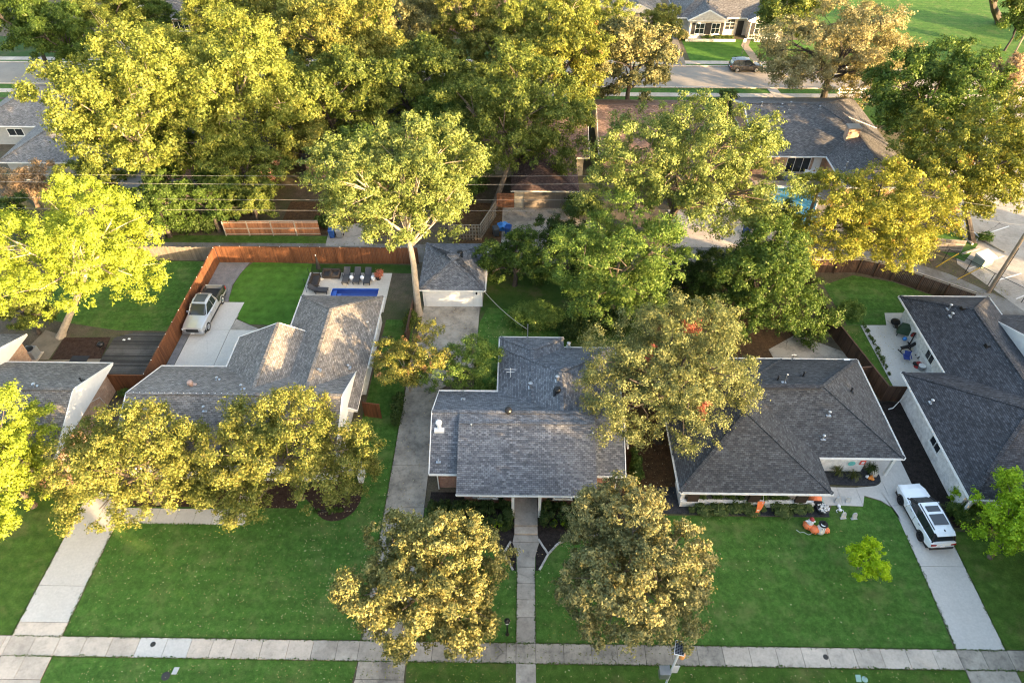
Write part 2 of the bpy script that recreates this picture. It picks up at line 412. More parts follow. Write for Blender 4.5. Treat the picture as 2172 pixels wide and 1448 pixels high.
# ------------------------------------------------------------------ mesh helpers
class MB:
    def __init__(s): s.v, s.f, s.m = [], [], []
    def poly(s, pts, mi=0):
        b = len(s.v); s.v += [tuple(p) for p in pts]; s.f.append(tuple(range(b, b + len(pts)))); s.m.append(mi)
    def faces(s, verts, faces, mi=0):
        b = len(s.v); s.v += [tuple(p) for p in verts]
        for f in faces: s.f.append(tuple(b + i for i in f)); s.m.append(mi)
        return s
    def box(s, x0, x1, y0, y1, z0, z1, mi=0):
        return s.hexa([(x0, y0, z0), (x1, y0, z0), (x1, y1, z0), (x0, y1, z0), (x0, y0, z1), (x1, y0, z1), (x1, y1, z1), (x0, y1, z1)], mi)
    def hexa(s, p, mi=0):
        return s.faces(p, [(3, 2, 1, 0), (4, 5, 6, 7), (0, 1, 5, 4), (1, 2, 6, 5), (2, 3, 7, 6), (3, 0, 4, 7)], mi)
    def prism(s, poly, z0, z1, mi=0, side=None):
        n = len(poly)
        ar = sum(poly[i][0] * poly[(i + 1) % n][1] - poly[(i + 1) % n][0] * poly[i][1] for i in range(n))
        if ar < 0: poly = poly[::-1]
        b = len(s.v); s.v += [(p[0], p[1], z0) for p in poly] + [(p[0], p[1], z1) for p in poly]
        s.f.append(tuple(range(b + n, b + 2 * n))); s.m.append(mi)
        s.f.append(tuple(range(b + n - 1, b - 1, -1))); s.m.append(mi)
        for i in range(n):
            j = (i + 1) % n; s.f.append((b + i, b + j, b + n + j, b + n + i)); s.m.append(mi if side is None else side)
        return s
    def bar(s, p0, p1, w, h, mi=0, up=(0, 0, 1)):
        p0, p1 = Vector(p0), Vector(p1); d = (p1 - p0).normalized(); up = Vector(up)
        if abs(d.dot(up)) > .98: up = Vector((1, 0, 0))
        r = d.cross(up).normalized() * (w / 2); u = r.cross(d).normalized() * (h / 2)
        return s.hexa([p0 - r - u, p0 + r - u, p1 + r - u, p1 - r - u, p0 - r + u, p0 + r + u, p1 + r + u, p1 - r + u], mi)
    def tube(s, pts, rad, n=6, mi=0, cap=True):
        pts = [Vector(p) for p in pts]
        if not hasattr(rad, '__len__'): rad = [rad] * len(pts)
        b = len(s.v); ref = Vector((0, 0, 1))
        for i, p in enumerate(pts):
            d = (pts[min(i + 1, len(pts) - 1)] - pts[max(i - 1, 0)]).normalized()
            rr = Vector((1, 0, 0)) if abs(d.z) > .95 else ref
            a = d.cross(rr).normalized(); c = a.cross(d)
            for q in range(n):
                t = 2 * math.pi * q / n
                s.v.append(tuple(p + (a * math.cos(t) + c * math.sin(t)) * rad[i]))
        for i in range(len(pts) - 1):
            for q in range(n):
                q2 = (q + 1) % n
                s.f.append((b + i * n + q, b + i * n + q2, b + (i + 1) * n + q2, b + (i + 1) * n + q)); s.m.append(mi)
        if cap:
            s.f.append(tuple(b + q for q in range(n))[::-1]); s.m.append(mi)
            e = b + (len(pts) - 1) * n; s.f.append(tuple(e + q for q in range(n))); s.m.append(mi)
        return s
    def lathe(s, prof, n=14, c=(0, 0, 0), mi=0, sx=1.0, sy=1.0):
        b = len(s.v)
        for r, z in prof:
            for q in range(n):
                t = 2 * math.pi * q / n; s.v.append((c[0] + r * sx * math.cos(t), c[1] + r * sy * math.sin(t), c[2] + z))
        for i in range(len(prof) - 1):
            for q in range(n):
                q2 = (q + 1) % n
                s.f.append((b + i * n + q, b + i * n + q2, b + (i + 1) * n + q2, b + (i + 1) * n + q)); s.m.append(mi)
        s.f.append(tuple(b + q for q in range(n))[::-1]); s.m.append(mi)
        e = b + (len(prof) - 1) * n; s.f.append(tuple(e + q for q in range(n))); s.m.append(mi)
        return s
    def ball(s, c, r, n=12, m=8, mi=0):
        if not hasattr(r, '__len__'): r = (r, r, r)
        pr = [(max(.02, math.sin(math.pi * i / m)), -math.cos(math.pi * i / m)) for i in range(m + 1)]
        b0 = len(s.v); s.lathe(pr, n, (0, 0, 0), mi)
        for i in range(b0, len(s.v)):
            x, y, z = s.v[i]; s.v[i] = (c[0] + x * r[0], c[1] + y * r[1], c[2] + z * r[2])
        return s
    def mesh(s, name, mats, off=(0, 0, 0), smooth=False):
        me = bpy.data.meshes.new(name)
        if any(off): vv = [(a - off[0], b - off[1], c - off[2]) for a, b, c in s.v]
        else: vv = s.v
        me.from_pydata(vv, [], s.f)
        if not isinstance(mats, (list, tuple)): mats = [mats]
        for q in mats: me.materials.append(MATS[q])
        if len(mats) > 1: me.polygons.foreach_set('material_index', s.m)
        if smooth: me.polygons.foreach_set('use_smooth', [True] * len(s.f))
        uvl = me.uv_layers.new(name='UVMap'); uv = []
        me.update()
        for p in me.polygons:
            n = p.normal; t = Vector((-n.y, n.x, 0))
            if t.length < 1e-3: t = Vector((1, 0, 0))
            t.normalize(); w = n.cross(t)
            for vi in p.vertices:
                co = s.v[vi]; co = Vector(co); uv += (co.dot(t), co.dot(w))
        uvl.data.foreach_set('uv', uv)
        return me

def link(name, me, parent=None, loc=(0, 0, 0), kind=None):
    o = bpy.data.objects.new(name, me); COL.objects.link(o); o.location = loc
    if parent is not None: o.parent = parent
    if kind: o['kind'] = kind
    return o
def tag(o, label, cat, group=None):
    o['label'] = label; o['category'] = cat
    if group: o['group'] = group
    return o
def thing(name, label, cat, loc=(0, 0, 0), rz=0.0, group=None):
    o = bpy.data.objects.new(name, None); COL.objects.link(o); o.empty_display_size = .3
    o.location = loc; o.rotation_euler = (0, 0, rz)
    return tag(o, label, cat, group)
def part(name, mb, mats, parent, world=True, smooth=False, kind=None, root=None):
    """a mesh under a thing or a part; world=True when the mesh was made in world coordinates"""
    r = root or parent
    off = tuple(r.location) if world else (0, 0, 0)
    return link(name, mb.mesh(name, mats, off, smooth), parent, (0, 0, 0), kind)
def solo(name, mb, mats, label, cat, group=None, smooth=False, kind=None):
    """a thing that is one mesh, made in world coordinates, origin at its base"""
    xs = [v[0] for v in mb.v]; ys = [v[1] for v in mb.v]; zs = [v[2] for v in mb.v]
    off = ((min(xs) + max(xs)) / 2, (min(ys) + max(ys)) / 2, min(zs))
    o = link(name, mb.mesh(name, mats, off, smooth), None, off, kind)
    return tag(o, label, cat, group)
def struct(name, mb, mats, label=None):
    o = link(name, mb.mesh(name, mats), None, (0, 0, 0), 'structure')
    if label: o['label'] = label
    return o
def copy_tree(o, parent=None):
    c = o.copy(); COL.objects.link(c); c.parent = parent
    for ch in [q for q in bpy.data.objects if q.parent == o]: copy_tree(ch, c)
    return c
def sheet(name, poly, mat, z=.008, label=None, thick=.0):
    mb = MB(); mb.prism(poly, z - .05 - thick, z)
    return struct(name, mb, mat, label)
# ------------------------------------------------------------------ the ground and everything laid on it
POOL_B = (-18.15, -13.65, 47.9, 50.78)
POOL_H = (26.2, 36.0, 61.2, 71.2)
def rects_minus(rect, holes):
    out = [rect]
    for hx0, hx1, hy0, hy1 in holes:
        nxt = []
        for x0, x1, y0, y1 in out:
            if hx1 <= x0 or hx0 >= x1 or hy1 <= y0 or hy0 >= y1: nxt.append((x0, x1, y0, y1)); continue
            if y0 < hy0: nxt.append((x0, x1, y0, hy0))
            if hy1 < y1: nxt.append((x0, x1, hy1, y1))
            a, b = max(y0, hy0), min(y1, hy1)
            if x0 < hx0: nxt.append((x0, hx0, a, b))
            if hx1 < x1: nxt.append((hx1, x1, a, b))
        out = nxt
    return out
mb = MB()
for x0, x1, y0, y1 in rects_minus((-600, 600, -200, 900), [POOL_B, POOL_H]):
    mb.poly([(x0, y0, 0), (x1, y0, 0), (x1, y1, 0), (x0, y1, 0)])
struct('ground', mb, 'dirt')

def gpoly(*pts): return [G(*p) for p in pts]
rng = random.Random(5)

# lawns
sheet('lawn', [(-28.05, 17.2), (-9.62, 17.2), (-9.45, 34), (-9.7, 46.4), (-12.3, 46.4), (-12.6, 29.5), (-28.05, 27.5)], 'lawn', .012)
sheet('lawn', [(-75, 15.2), (-31.3, 17.2), (-31.3, 30), (-75, 30)], 'lawn_dry', .012)
sheet('lawn', [(-6.62, 17.2), (-.02, 17.2), (-.02, 26.6), (-6.62, 26.6)], 'lawn', .012)
sheet('lawn', [(1.22, 17.2), (26.75, 17.2)] + gpoly((1930, 1150), (1908, 1100), (1893, 1078), (1866, 1062), (1830, 1052), (1772, 1050), (1756, 1097)) + [(10.3, 26.2), (9.0, 27.0), (8.2, 26.6), (1.22, 26.6)], 'lawn', .012)
sheet('lawn', [(29.88, 17.2), (75, 17.2), (75, 26.2), (29.9, 25.2)], 'lawn_dry', .012)
sheet('lawn', [(-27.25, 12.75), (-10.75, 12.75), (-9.7, 14.3), (-9.55, 15.92), (-28.05, 15.92), (-28.05, 14.2)], 'lawn', .012, 'grass verge between pavement and street')
sheet('lawn', [(-5.45, 12.75), (0, 12.75), (0, 15.92), (-6.57, 15.92), (-6.45, 14.3)], 'lawn_dry', .012)
sheet('lawn', [(1.2, 12.75), (25.95, 12.75), (26.75, 14.4), (26.82, 15.92), (1.2, 15.92)], 'lawn_dry', .0125)
sheet('lawn', [(-75, 12.75), (-32.5, 12.75), (-31.6, 15.92), (-75, 15.92)], 'lawn_dry', .012)
sheet('lawn', [(30.75, 12.75), (75, 12.75), (75, 15.92), (29.85, 15.92), (29.95, 14.4)], 'lawn_dry', .012)
sheet('lawn', gpoly((538, 556), (662, 560), (655, 600), (645, 640), (612, 690), (530, 688), (503, 676), (489, 655), (486, 632), (497, 602), (515, 575)), 'turf', .03, 'smooth bright green turf of the fenced back garden')
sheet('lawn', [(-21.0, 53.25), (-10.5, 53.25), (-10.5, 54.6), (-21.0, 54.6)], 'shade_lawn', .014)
sheet('lawn', [(-45, 46.2), (-36.5, 44.6), (-30.6, 44.6), (-30.6, 54.85), (-45, 54.85)], 'lawn', .012)
sheet('lawn', [(28.2, 46.2), (31.3, 46.25), (31.4, 38.5), (31.3, 37.6), (29.9, 37.6)], 'lawn_dry', .012)
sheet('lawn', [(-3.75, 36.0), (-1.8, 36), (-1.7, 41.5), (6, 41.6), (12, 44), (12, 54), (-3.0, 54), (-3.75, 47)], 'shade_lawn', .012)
sheet('lawn', [(-3.7, 36.2), (-1.8, 36.2), (-1.7, 41.2), (3.4, 43.5), (4.4, 47.6), (-3.0, 48.2), (-3.7, 46)], 'lawn', .016)
sheet('lawn', [(30.0, 46.3), (34.0, 46.4), (35, 47.6), (42, 49.0), (36.6, 52.6), (33, 53.6), (29.6, 52)], 'lawn', .012)
sheet('lawn', [(12, 42), (27, 42), (27, 54), (12, 54)], 'leaf_litter', .010)
sheet('lawn', gpoly((1900, 552), (1990, 480), (2075, 518), (2045, 555), (1975, 525), (1940, 545)), 'lawn', .02)
sheet('lawn', [(-40, 58.0), (-18.6, 58.1), (-18.6, 59.4), (-40, 59.3)], 'lawn_dry', .012)
# far lawns, kept off the far street
sheet('lawn', [(-95, 92), (72, 92), (72, 96.4), (-95, 96.4)], 'lawn', .012)
sheet('lawn', [(9, 85.5), (52, 85.5), (52, 91.4), (9, 91.4)], 'lawn', .016)
sheet('lawn', [(-95, 86), (-42, 86), (-42, 91.4), (-95, 91.4)], 'lawn', .016)
sheet('lawn', [(-95, 104.3), (46, 104.3), (46, 105.0), (-95, 105.0)], 'lawn', .012)
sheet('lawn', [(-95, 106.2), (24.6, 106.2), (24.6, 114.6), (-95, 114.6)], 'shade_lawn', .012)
sheet('lawn', [(26.0, 106.2), (46, 106.2), (46, 115.0), (26.0, 115.0)], 'turf', .012)
sheet('park_grass', [(46, 104.3), (190, 104.3), (230, 135.5), (60, 137), (46, 128)], 'lawn', .012, 'wide park lawn beyond the far street')
sheet('park_grass', [(40, 137.0), (260, 135.6), (300, 190), (40, 190)], 'lawn_dry', .011, 'dry sunlit strip at the far edge of the park')
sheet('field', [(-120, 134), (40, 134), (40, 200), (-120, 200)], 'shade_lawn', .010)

# planting beds
def arc(cx, cy, rx, ry, a0, a1, n=14):
    return [(cx + rx * math.cos(R(a0 + (a1 - a0) * i / n)), cy + ry * math.sin(R(a0 + (a1 - a0) * i / n))) for i in range(n + 1)]
sheet('planting_bed', [(-14.9, 29.4), (-11.6, 29.4)] + arc(-13.0, 27.4, 1.7, 2.0, 10, -150) + [(-15.6, 27.5)], 'mulch_brown', .03)
sheet('planting_bed', [(-28, 26.4), (-15.8, 26.4), (-15.8, 29.5), (-28, 29.5)], 'mulch_brown', .02)
BED_L = [(-6.3, 27.9), (-6.4, 25.0), (-4.5, 24.4), (-2.6, 24.35), (-1.6, 23.9), (-.9, 23.1), (-.25, 21.9), (-.05, 21.9), (-.05, 25.9), (-.3, 27.9)]
BED_R = [(1.25, 21.9), (1.5, 21.95), (2.1, 23.1), (2.8, 23.9), (3.8, 24.4), (6.3, 24.6), (8.0, 25.2), (8.4, 27.9), (1.5, 27.9), (1.25, 25.9)]
sheet('planting_bed', BED_L, 'mulch', .03); sheet('planting_bed', BED_R, 'mulch', .03)
sheet('planting_bed', [(10.2, 26.35), (22.05, 26.25), (22.1, 28.4), (10.2, 28.6)], 'black_gravel', .03)
sheet('planting_bed', [(21.6, 29.0), (25.4, 28.9)] + arc(25.9, 29.75, .95, .85, -90, 60, 8) + [(26.0, 30.4), (21.6, 30.4)], 'black_gravel', .05)
sheet('side_yard', [(7.6, 26.8), (11.6, 28.4), (11.6, 41), (7.8, 41)], 'leaf_litter', .02)
sheet('side_yard', [(27.75, 29.0), (31.6, 26.8), (31.2, 37.0), (29.4, 37.2), (27.75, 36.4)], 'mulch', .02)
sheet('side_yard', [(29.9, 25.6), (36, 25.2), (36, 27), (31.5, 27.1), (30.2, 27.3)], 'mulch', .018)

# stone edging of the beds, one stone after the other
def edging(pts, step=.34, w=.13):
    root = struct('bed_edging', MB().box(pts[0][0] - .05, pts[0][0] + .05, pts[0][1] - .05, pts[0][1] + .05, -.02, .01), 'stone_edge')
    me = MB().box(-step / 2 + .012, step / 2 - .012, -w / 2, w / 2, -.02, .10).mesh('edging_stone', 'stone_edge')
    acc = 0.0
    for a, b in zip(pts, pts[1:]):
        a, b = Vector(a), Vector(b); L = (b - a).length; n = max(1, round(L / step)); ang = math.atan2(b.y - a.y, b.x - a.x)
        for i in range(n):
            p = a + (b - a) * ((i + .5) / n)
            o = link('edging_stone', me, root, (p.x, p.y, rng.uniform(-.012, .012))); o.rotation_euler = (0, 0, ang + rng.uniform(-.06, .06))
    return root
edging(BED_L[1:7]); edging(BED_R[1:7]); edging([(-.9, 23.1), (-.45, 24.0)]); edging([(2.1, 23.1), (1.45, 24.2)])
edging([(-31.0, 25.0), (-31.0, 25.4)])

# concrete laid in slabs: every slab is a piece of its drive or pavement
def slab_strip(name, label, rects, mat, z=.045, gap=.012, tilt=.006, mats=None):
    x0, x1, y0, y1 = min(r[0] for r in rects), max(r[1] for r in rects), min(r[2] for r in rects), max(r[3] for r in rects)
    root = struct(name, MB().box(x0 + .05, x1 - .05, y0 + .05, y1 - .05, -.06, .004), 'mulch', label)
    for i, (a, b, c, d) in enumerate(rects):
        m = MB(); t = [rng.uniform(-tilt, tilt) for _ in range(4)]; g = gap
        m.hexa([(a + g, c + g, -.05), (b - g, c + g, -.05), (b - g, d - g, -.05), (a + g, d - g, -.05),
                (a + g, c + g, z + t[0]), (b - g, c + g, z + t[1]), (b - g, d - g, z + t[2]), (a + g, d - g, z + t[3])])
        link('slab', m.mesh('slab', mats[i] if mats else mat), root)
    return root
def poly_slab(root, poly, mat, z=.045):
    return link('slab', MB().prism(poly, -.05, z).mesh('slab', mat), root)

SWY = (15.95, 17.15)
xs = [-70]
while xs[-1] < -31.4: xs.append(xs[-1] + 1.75)
xs[-1] = -31.2
xs += [-29.65, -28.1]
while xs[-1] < -11.2: xs.append(xs[-1] + rng.choice([1.35, 1.5, 1.62, 1.7]))
xs += [-9.6, -8.1, -6.6]
while xs[-1] < -2.0: xs.append(xs[-1] + 1.5)
xs += [0.0, 1.2]
while xs[-1] < 25.0: xs.append(xs[-1] + rng.choice([1.55, 1.62, 1.7]))
xs += [26.8, 28.3, 29.85]
while xs[-1] < 70: xs.append(xs[-1] + 1.7)
rc, mt = [], []
for a, b in zip(xs, xs[1:]):
    if b - a < .3: continue
    rc.append((a, b, *SWY)); mid = (a + b) / 2
    mt.append('concrete_new' if -23.4 < mid < -20.6 else ('concrete_old' if (-1.6 < mid < 13.0 or mid > 26.8) else ('concrete_walk' if -12 < mid < 0 else 'concrete')))
slab_strip('pavement', 'concrete pavement running along the front lawns', rc, 'concrete', mats=mt, tilt=.01)

# left drive with a path turning off to the house
slab_strip('driveway', 'pale concrete drive at the lower left', [(-31.2, -28.1, 18.0, 20.4), (-31.2, -28.1, 20.4, 27.5), (-31.2, -28.1, 17.15, 18.0)],
           'concrete_new', mats=['concrete_new', 'concrete_new', 'concrete'], tilt=.0)
xs = [-28.1 + 1.33 * i for i in range(7)]
slab_strip('garden_path', 'short concrete path from drive to front door', [(a, b, 25.0, 26.25) for a, b in zip(xs, xs[1:])] + [(-20.12, -19.1, 25.0, 27.6)], 'concrete_new')
ap = slab_strip('drive_apron', 'flared drive apron at the lower left', [(-31.2, -29.7, 14.6, 15.95), (-29.7, -28.1, 14.6, 15.95)], 'concrete', tilt=0)
poly_slab(ap, [(-32.4, 12.5), (-27.3, 12.5), (-28.0, 14.2), (-28.1, 14.58), (-31.2, 14.58)], 'concrete')
# centre drive, widening to the garage
cd = slab_strip('driveway', 'long stained concrete drive leading to the detached garage',
    [(-9.5, -8.05, 17.15, 19.6), (-8.05, -6.62, 17.15, 19.6), (-9.5, -6.62, 19.6, 23.0), (-9.48, -6.64, 23.0, 26.6), (-9.46, -6.66, 26.6, 30.2), (-9.44, -6.68, 30.2, 34.0), (-9.42, -6.6, 34.0, 38.0)],
    'concrete_old', tilt=.004)
for q in ([(-9.4, 38.0), (-6.4, 38.0), (-3.8, 40.6), (-3.8, 42.0), (-9.3, 42.0)], [(-9.2, 42.02), (-3.8, 42.02), (-3.75, 45.0), (-9.1, 45.0)], [(-9.05, 45.02), (-3.75, 45.02), (-3.75, 48.4), (-9.0, 48.4)]):
    poly_slab(cd, q, 'concrete_old', .046)
ap = slab_strip('drive_apron', 'flared apron of the centre drive', [(-9.5, -6.62, 14.9, 15.95)], 'concrete_old', tilt=0)
poly_slab(ap, [(-10.6, 12.5), (-5.6, 12.5), (-6.5, 14.3), (-6.62, 14.88), (-9.5, 14.88), (-9.65, 14.3)], 'concrete_old')
# front walk of the middle house
ys = [17.15, 18.75, 19.9, 21.0, 22.15]
slab_strip('front_walk', 'straight concrete walk to the middle house', [(0, 1.2, a, b) for a, b in zip(ys, ys[1:])] + [(0, 1.2, 12.75, 15.95)], 'concrete_walk')
fw = struct('front_walk', MB().box(0, 1.2, 22.3, 26.0, -.06, .004), 'mulch')
poly_slab(fw, [(0, 22.17), (1.2, 22.17), (1.22, 22.9), (1.4, 23.6), (1.52, 23.95), (-.33, 23.95), (-.2, 23.6), (-.02, 22.9)], 'concrete_walk')
poly_slab(fw, [(-.3, 23.97), (1.5, 23.97), (1.42, 24.5), (-.22, 24.5)], 'concrete_walk', .06)
poly_slab(fw, [(-.2, 24.52), (1.4, 24.52), (1.4, 25.1), (-.2, 25.1)], 'concrete', .18)
poly_slab(fw, [(-.2, 25.12), (1.4, 25.12), (1.4, 28.2), (-.2, 28.2)], 'concrete_walk', .30)
# right drive
rd = slab_strip('driveway', 'clean concrete drive under the white car', [(26.85, 29.82, 17.15, 22.6), (26.85, 29.82, 22.6, 27.3), (26.85, 28.95, 27.3, 31.5)], 'concrete_new', tilt=0)
poly_slab(rd, [(21.9, 27.2), (23.3, 27.2), (23.3, 28.72), (21.9, 28.78)], 'concrete_new', .046)
poly_slab(rd, [(23.32, 27.2), (24.7, 27.15), (24.7, 28.72), (23.32, 28.72)], 'concrete_new', .047)
poly_slab(rd, gpoly((1833, 1051), (1868, 1061), (1892, 1076), (1907, 1096), (1912, 1108)) + [(26.83, 28.6)] + arc(25.9, 29.75, 1.0, .9, -20, -90, 6) + [(24.72, 28.72), (24.72, 27.2)], 'concrete_new', .0455)
poly_slab(rd, [(26.9, 28.75), (26.98, 28.75), (26.98, 33), (26.1, 33), (26.1, 30.4), (26.7, 30.0)], 'concrete_new', .0445)
ap = slab_strip('drive_apron', 'drive apron at the lower right', [(26.85, 29.82, 14.4, 15.95)], 'concrete_old', tilt=0)
poly_slab(ap, [(26.0, 12.5), (30.7, 12.5), (29.9, 14.38), (26.8, 14.38)], 'concrete_old')
# back of the grey-roofed house: drive, gravel, pool deck
bd = slab_strip('driveway', 'broad pale concrete yard beside the parked pickup', [(-29.7, -26.3, 37.3, 44.8), (-26.28, -23.4, 37.3, 44.8)], 'concrete_new', tilt=0)
poly_slab(bd, [(-29.75, 44.82), (-26.3, 44.82), (-26.1, 48.6), (-29.8, 48.6)], 'concrete_new', .044)
poly_slab(bd, [(-26.28, 44.82), (-23.4, 44.82)] + gpoly((530, 690), (503, 678), (489, 656), (487, 640)) + [(-26.1, 46.8)], 'concrete_walk', .043)
poly_slab(bd, [(-23.38, 37.6), (-18.9, 37.6), (-18.9, 45.2), (-23.38, 44.8)], 'concrete_walk', .042)
sheet('gravel_drive', gpoly((455, 557), (530, 557), (510, 580), (493, 605), (484, 640), (478, 640), (420, 635), (430, 600)), 'grey_gravel', .022)
sheet('gravel_strip', [(-30.4, 36.9), (-29.75, 36.9), (-29.78, 48.6), (-30.4, 48.6)], 'grey_gravel', .03)
pd = struct('pool_deck', MB().box(-20.6, -18.6, 51.2, 53.0, -.06, .003), 'mulch', 'cream stone deck round the narrow blue pool')
px0, px1, py0, py1 = POOL_B
for r4 in [(-20.9, px0, py0 - .5, py1), (px1, -12.7, py0 - .5, py1), (-20.9, -16.9, py1, 53.2), (-16.88, -12.7, py1, 53.2), (px0, px1, py0 - .5, py0)]:
    link('slab', MB().box(r4[0] + .006, r4[1] - .006, r4[2] + .006, r4[3] - .006, -.05, .05).mesh('slab', 'pool_deck'), pd)
# yard of the left house
yl = struct('yard', MB().box(-43, -33, 38.5, 46, -.06, .005), 'dirt', 'worn yard behind the brick house at left')
for q, m_, z_ in [(gpoly((62, 735), (97, 700), (137, 713), (104, 762), (62, 764)), 'paver_tan', .03), (gpoly((108, 762), (137, 716), (235, 715), (214, 762)), 'mulch_brown', .028),
              (gpoly((65, 765), (260, 760), (266, 775), (258, 790), (60, 790)), 'paver_tan', .034)]:
    poly_slab(yl, q, m_, z_)
# deck of weathered boards
dk = thing('wooden_deck', 'black weathered plank deck beside the brown fence', 'deck', (-33.3, 41, 0))
me = MB().box(0, 1, -.068, .068, .0, .04).mesh('plank', 'deck_wood')
for i in range(44):
    y = 37.9 + i * .145
    xl = -36.2 if y > 39.0 else -33.6
    if y > 43.5: xl = -36.2 + (y - 43.5) * 2.2
    o = link('plank', me, dk, (xl + 33.3 + rng.uniform(-.03, .03), y - 41, .14 + rng.uniform(-.008, .008))); o.scale = (-30.7 - xl, 1, 1)
part('joist', MB().box(-33.5, -30.9, 38, 38.1, 0, .14), 'deck_wood', dk); part('joist', MB().box(-35.9, -30.9, 41, 41.1, 0, .14), 'deck_wood', dk)
part('joist', MB().box(-34.5, -30.9, 43.9, 44.0, 0, .14), 'deck_wood', dk)

# the alley and yards opening to it
sheet('alley', [(-60, 55.2), (30, 55.0), (36.0, 54.0), (40.5, 51.5), (45.0, 47.5), (50, 42.0), (53, 44), (47.0, 49.5), (42.6, 54.0), (37.0, 57.4), (30, 58.2), (-60, 58.0)], 'alley_surface', .014)
sheet('yard', gpoly((690, 522), (790, 522), (800, 470), (700, 480)), 'concrete_lot', .020)
sheet('yard', gpoly((985, 520), (1260, 520), (1250, 440), (1040, 440)), 'concrete_old', .020)
fs = struct('yard', MB().box(17, 26, 58.5, 64, -.06, .006), 'mulch', 'concrete forecourt of the white garage')
for r4 in [(15.6, 20.2, 58.0, 61.5), (20.2, 24.6, 58.0, 61.5), (16.4, 20.2, 61.5, 65.0), (20.2, 25.4, 61.5, 65.0), (24.6, 28.4, 58.0, 61.5)]:
    link('slab', MB().box(r4[0] + .01, r4[1] - .01, r4[2] + .01, r4[3] - .01, -.05, .03).mesh('slab', 'concrete'), fs)
sheet('yard', gpoly((240, 400), (300, 325), (395, 330), (420, 400), (350, 440)), 'concrete_lot', .02)
sheet('yard', [(-26, 59.6), (-14, 59.6), (-14, 66), (-26, 66)], 'leaf_litter', .016)
sheet('yard', [(-7, 58.3), (-2.0, 58.3), (-2.0, 66), (-7, 66)], 'leaf_litter', .022)
# car park at the right with painted bays
lot = struct('parking_lot', MB().prism([(49, 44), (100, 30), (110, 92), (56, 92), (47.0, 63), (44.2, 55.6)], -.05, .016), 'concrete_lot', 'pale concrete car park behind the chain fence')
for a, b in [((2055, 570), (2130, 543)), ((2118, 594), (2166, 580)), ((2155, 634), (2185, 622)), ((2095, 495), (2140, 480))]:
    p, q = at(*a), at(*b); mb = MB(); mb.bar((p.x, p.y, .016), (q.x, q.y, .016), .12, .016); link('bay_line', mb.mesh('bay_line', 'white_paint_line'), lot)
for a, b in [((2040, 540), (2075, 528)), ((2020, 455), (2052, 468)), ((2060, 496), (2090, 508)), ((2090, 515), (2130, 536))]:
    p, q = at(*a), at(*b); mb = MB(); mb.bar((p.x, p.y, .09), (q.x, q.y, .09), .18, .16)
    solo('wheel_stop', mb, 'concrete_old', {2040: 'low concrete wheel stop behind the green cabinet', 2020: 'low wheel stop nearest the white railing', 2060: 'low wheel stop beside the dark trunk', 2090: 'low wheel stop at the end of the row of bays'}[a[0]], 'wheel stop', 'wheel stops in the car park')
# far street with kerbs and pavements
fr = sheet('street', [(-200, 96.7), (300, 96.7), (300, 104.1), (-200, 104.1)], 'asphalt', .010, 'far street crossing the picture')
sheet('street', [(70, 60), (110, 50), (110, 96.8), (66, 96.8)], 'asphalt', .018)
for y in (96.45, 104.1):
    mb = MB()
    for x in range(-120, 120, 3): mb.box(x + .01, x + 2.99, y, y + .22, -.05, .13)
    struct('kerb', mb, 'concrete')
for y0, y1, x0, x1 in ((93.6, 94.8, -95, 70), (105.0, 106.2, -95, 46)):
    mb = MB(); st = struct('pavement', MB().box(x0, x1, y0 + .05, y1 - .05, -.06, .004), 'mulch', None)
    me = MB().box(0, 1.98, y0, y1, -.05, .05).mesh('slab', 'concrete')
    for i in range(int((x1 - x0) / 2)): link('slab', me, st, (x0 + 2 * i, 0, rng.uniform(-.004, .004)))
sheet('driveway', [(21.6, 104.2), (25.0, 104.2), (25.6, 118), (22.6, 118)], 'paver_tan', .06)
sheet('front_walk', [(35.5, 106.2), (36.9, 106.2), (36.4, 112.5), (37.4, 115.0), (36.2, 115.0), (35.2, 112.5)], 'paver_tan', .03)
sheet('front_walk', [(36.4, 87.5), (37.7, 87.5), (36.7, 96.4), (35.3, 96.4)], 'concrete', .06)
# near street, just out of the picture
sheet('street', [(-200, 2.5), (200, 2.5), (200, 12.45), (-200, 12.45)], 'asphalt', .010, 'near street at the foot of the picture')
mb = MB()
for x in range(-80, 80, 3): mb.box(x + .01, x + 2.99, 12.5, 12.7, -.05, .05)
struct('kerb', mb, 'concrete')

# swimming pools
pool = thing('swimming_pool', 'narrow deep blue pool with steps behind the grey house', 'pool', ((px0 + px1) / 2, (py0 + py1) / 2, 0))
mb = MB(); zb = -.6
mb.poly([(px0, py0, zb), (px1, py0, zb), (px1, py1, zb), (px0, py1, zb)])
for a, b in (((px0, py0), (px0, py1)), ((px0, py1), (px1, py1)), ((px1, py1), (px1, py0)), ((px1, py0), (px0, py0))):
    mb.poly([(*a, zb), (*a, .048), (*b, .048), (*b, zb)])
part('basin', mb, 'pool_blue', pool)
for i, zz in enumerate((-.2, -.38)):
    part('step', MB().box(px0 + .01 + .42 * i, px0 + .42 + .42 * i, py0 + .01, py1 - .25 * i - .02, zb, zz), 'pool_blue_light', pool)
mb = MB(); mb.poly([(px0 + .004, py0 + .004, -.10), (px1 - .004, py0 + .004, -.10), (px1 - .004, py1 - .004, -.10), (px0 + .004, py1 - .004, -.10)]); part('water', mb, 'water_blue', pool)
kid = [(28.2, 68.3), (28.7, 69.4), (29.6, 70.0), (30.7, 69.9), (31.8, 69.6), (32.9, 69.0), (33.5, 68.0), (33.5, 66.8), (32.9, 65.6), (32.5, 64.4), (32.4, 63.2), (31.8, 62.3), (30.8, 61.9), (29.7, 62.1), (29.1, 63.0), (28.9, 64.2), (28.6, 65.4), (28.1, 66.8)]
pool = thing('swimming_pool', 'turquoise kidney shaped pool beside the far patio', 'pool', (31, 66, 0))
mb = MB(); n = len(kid)
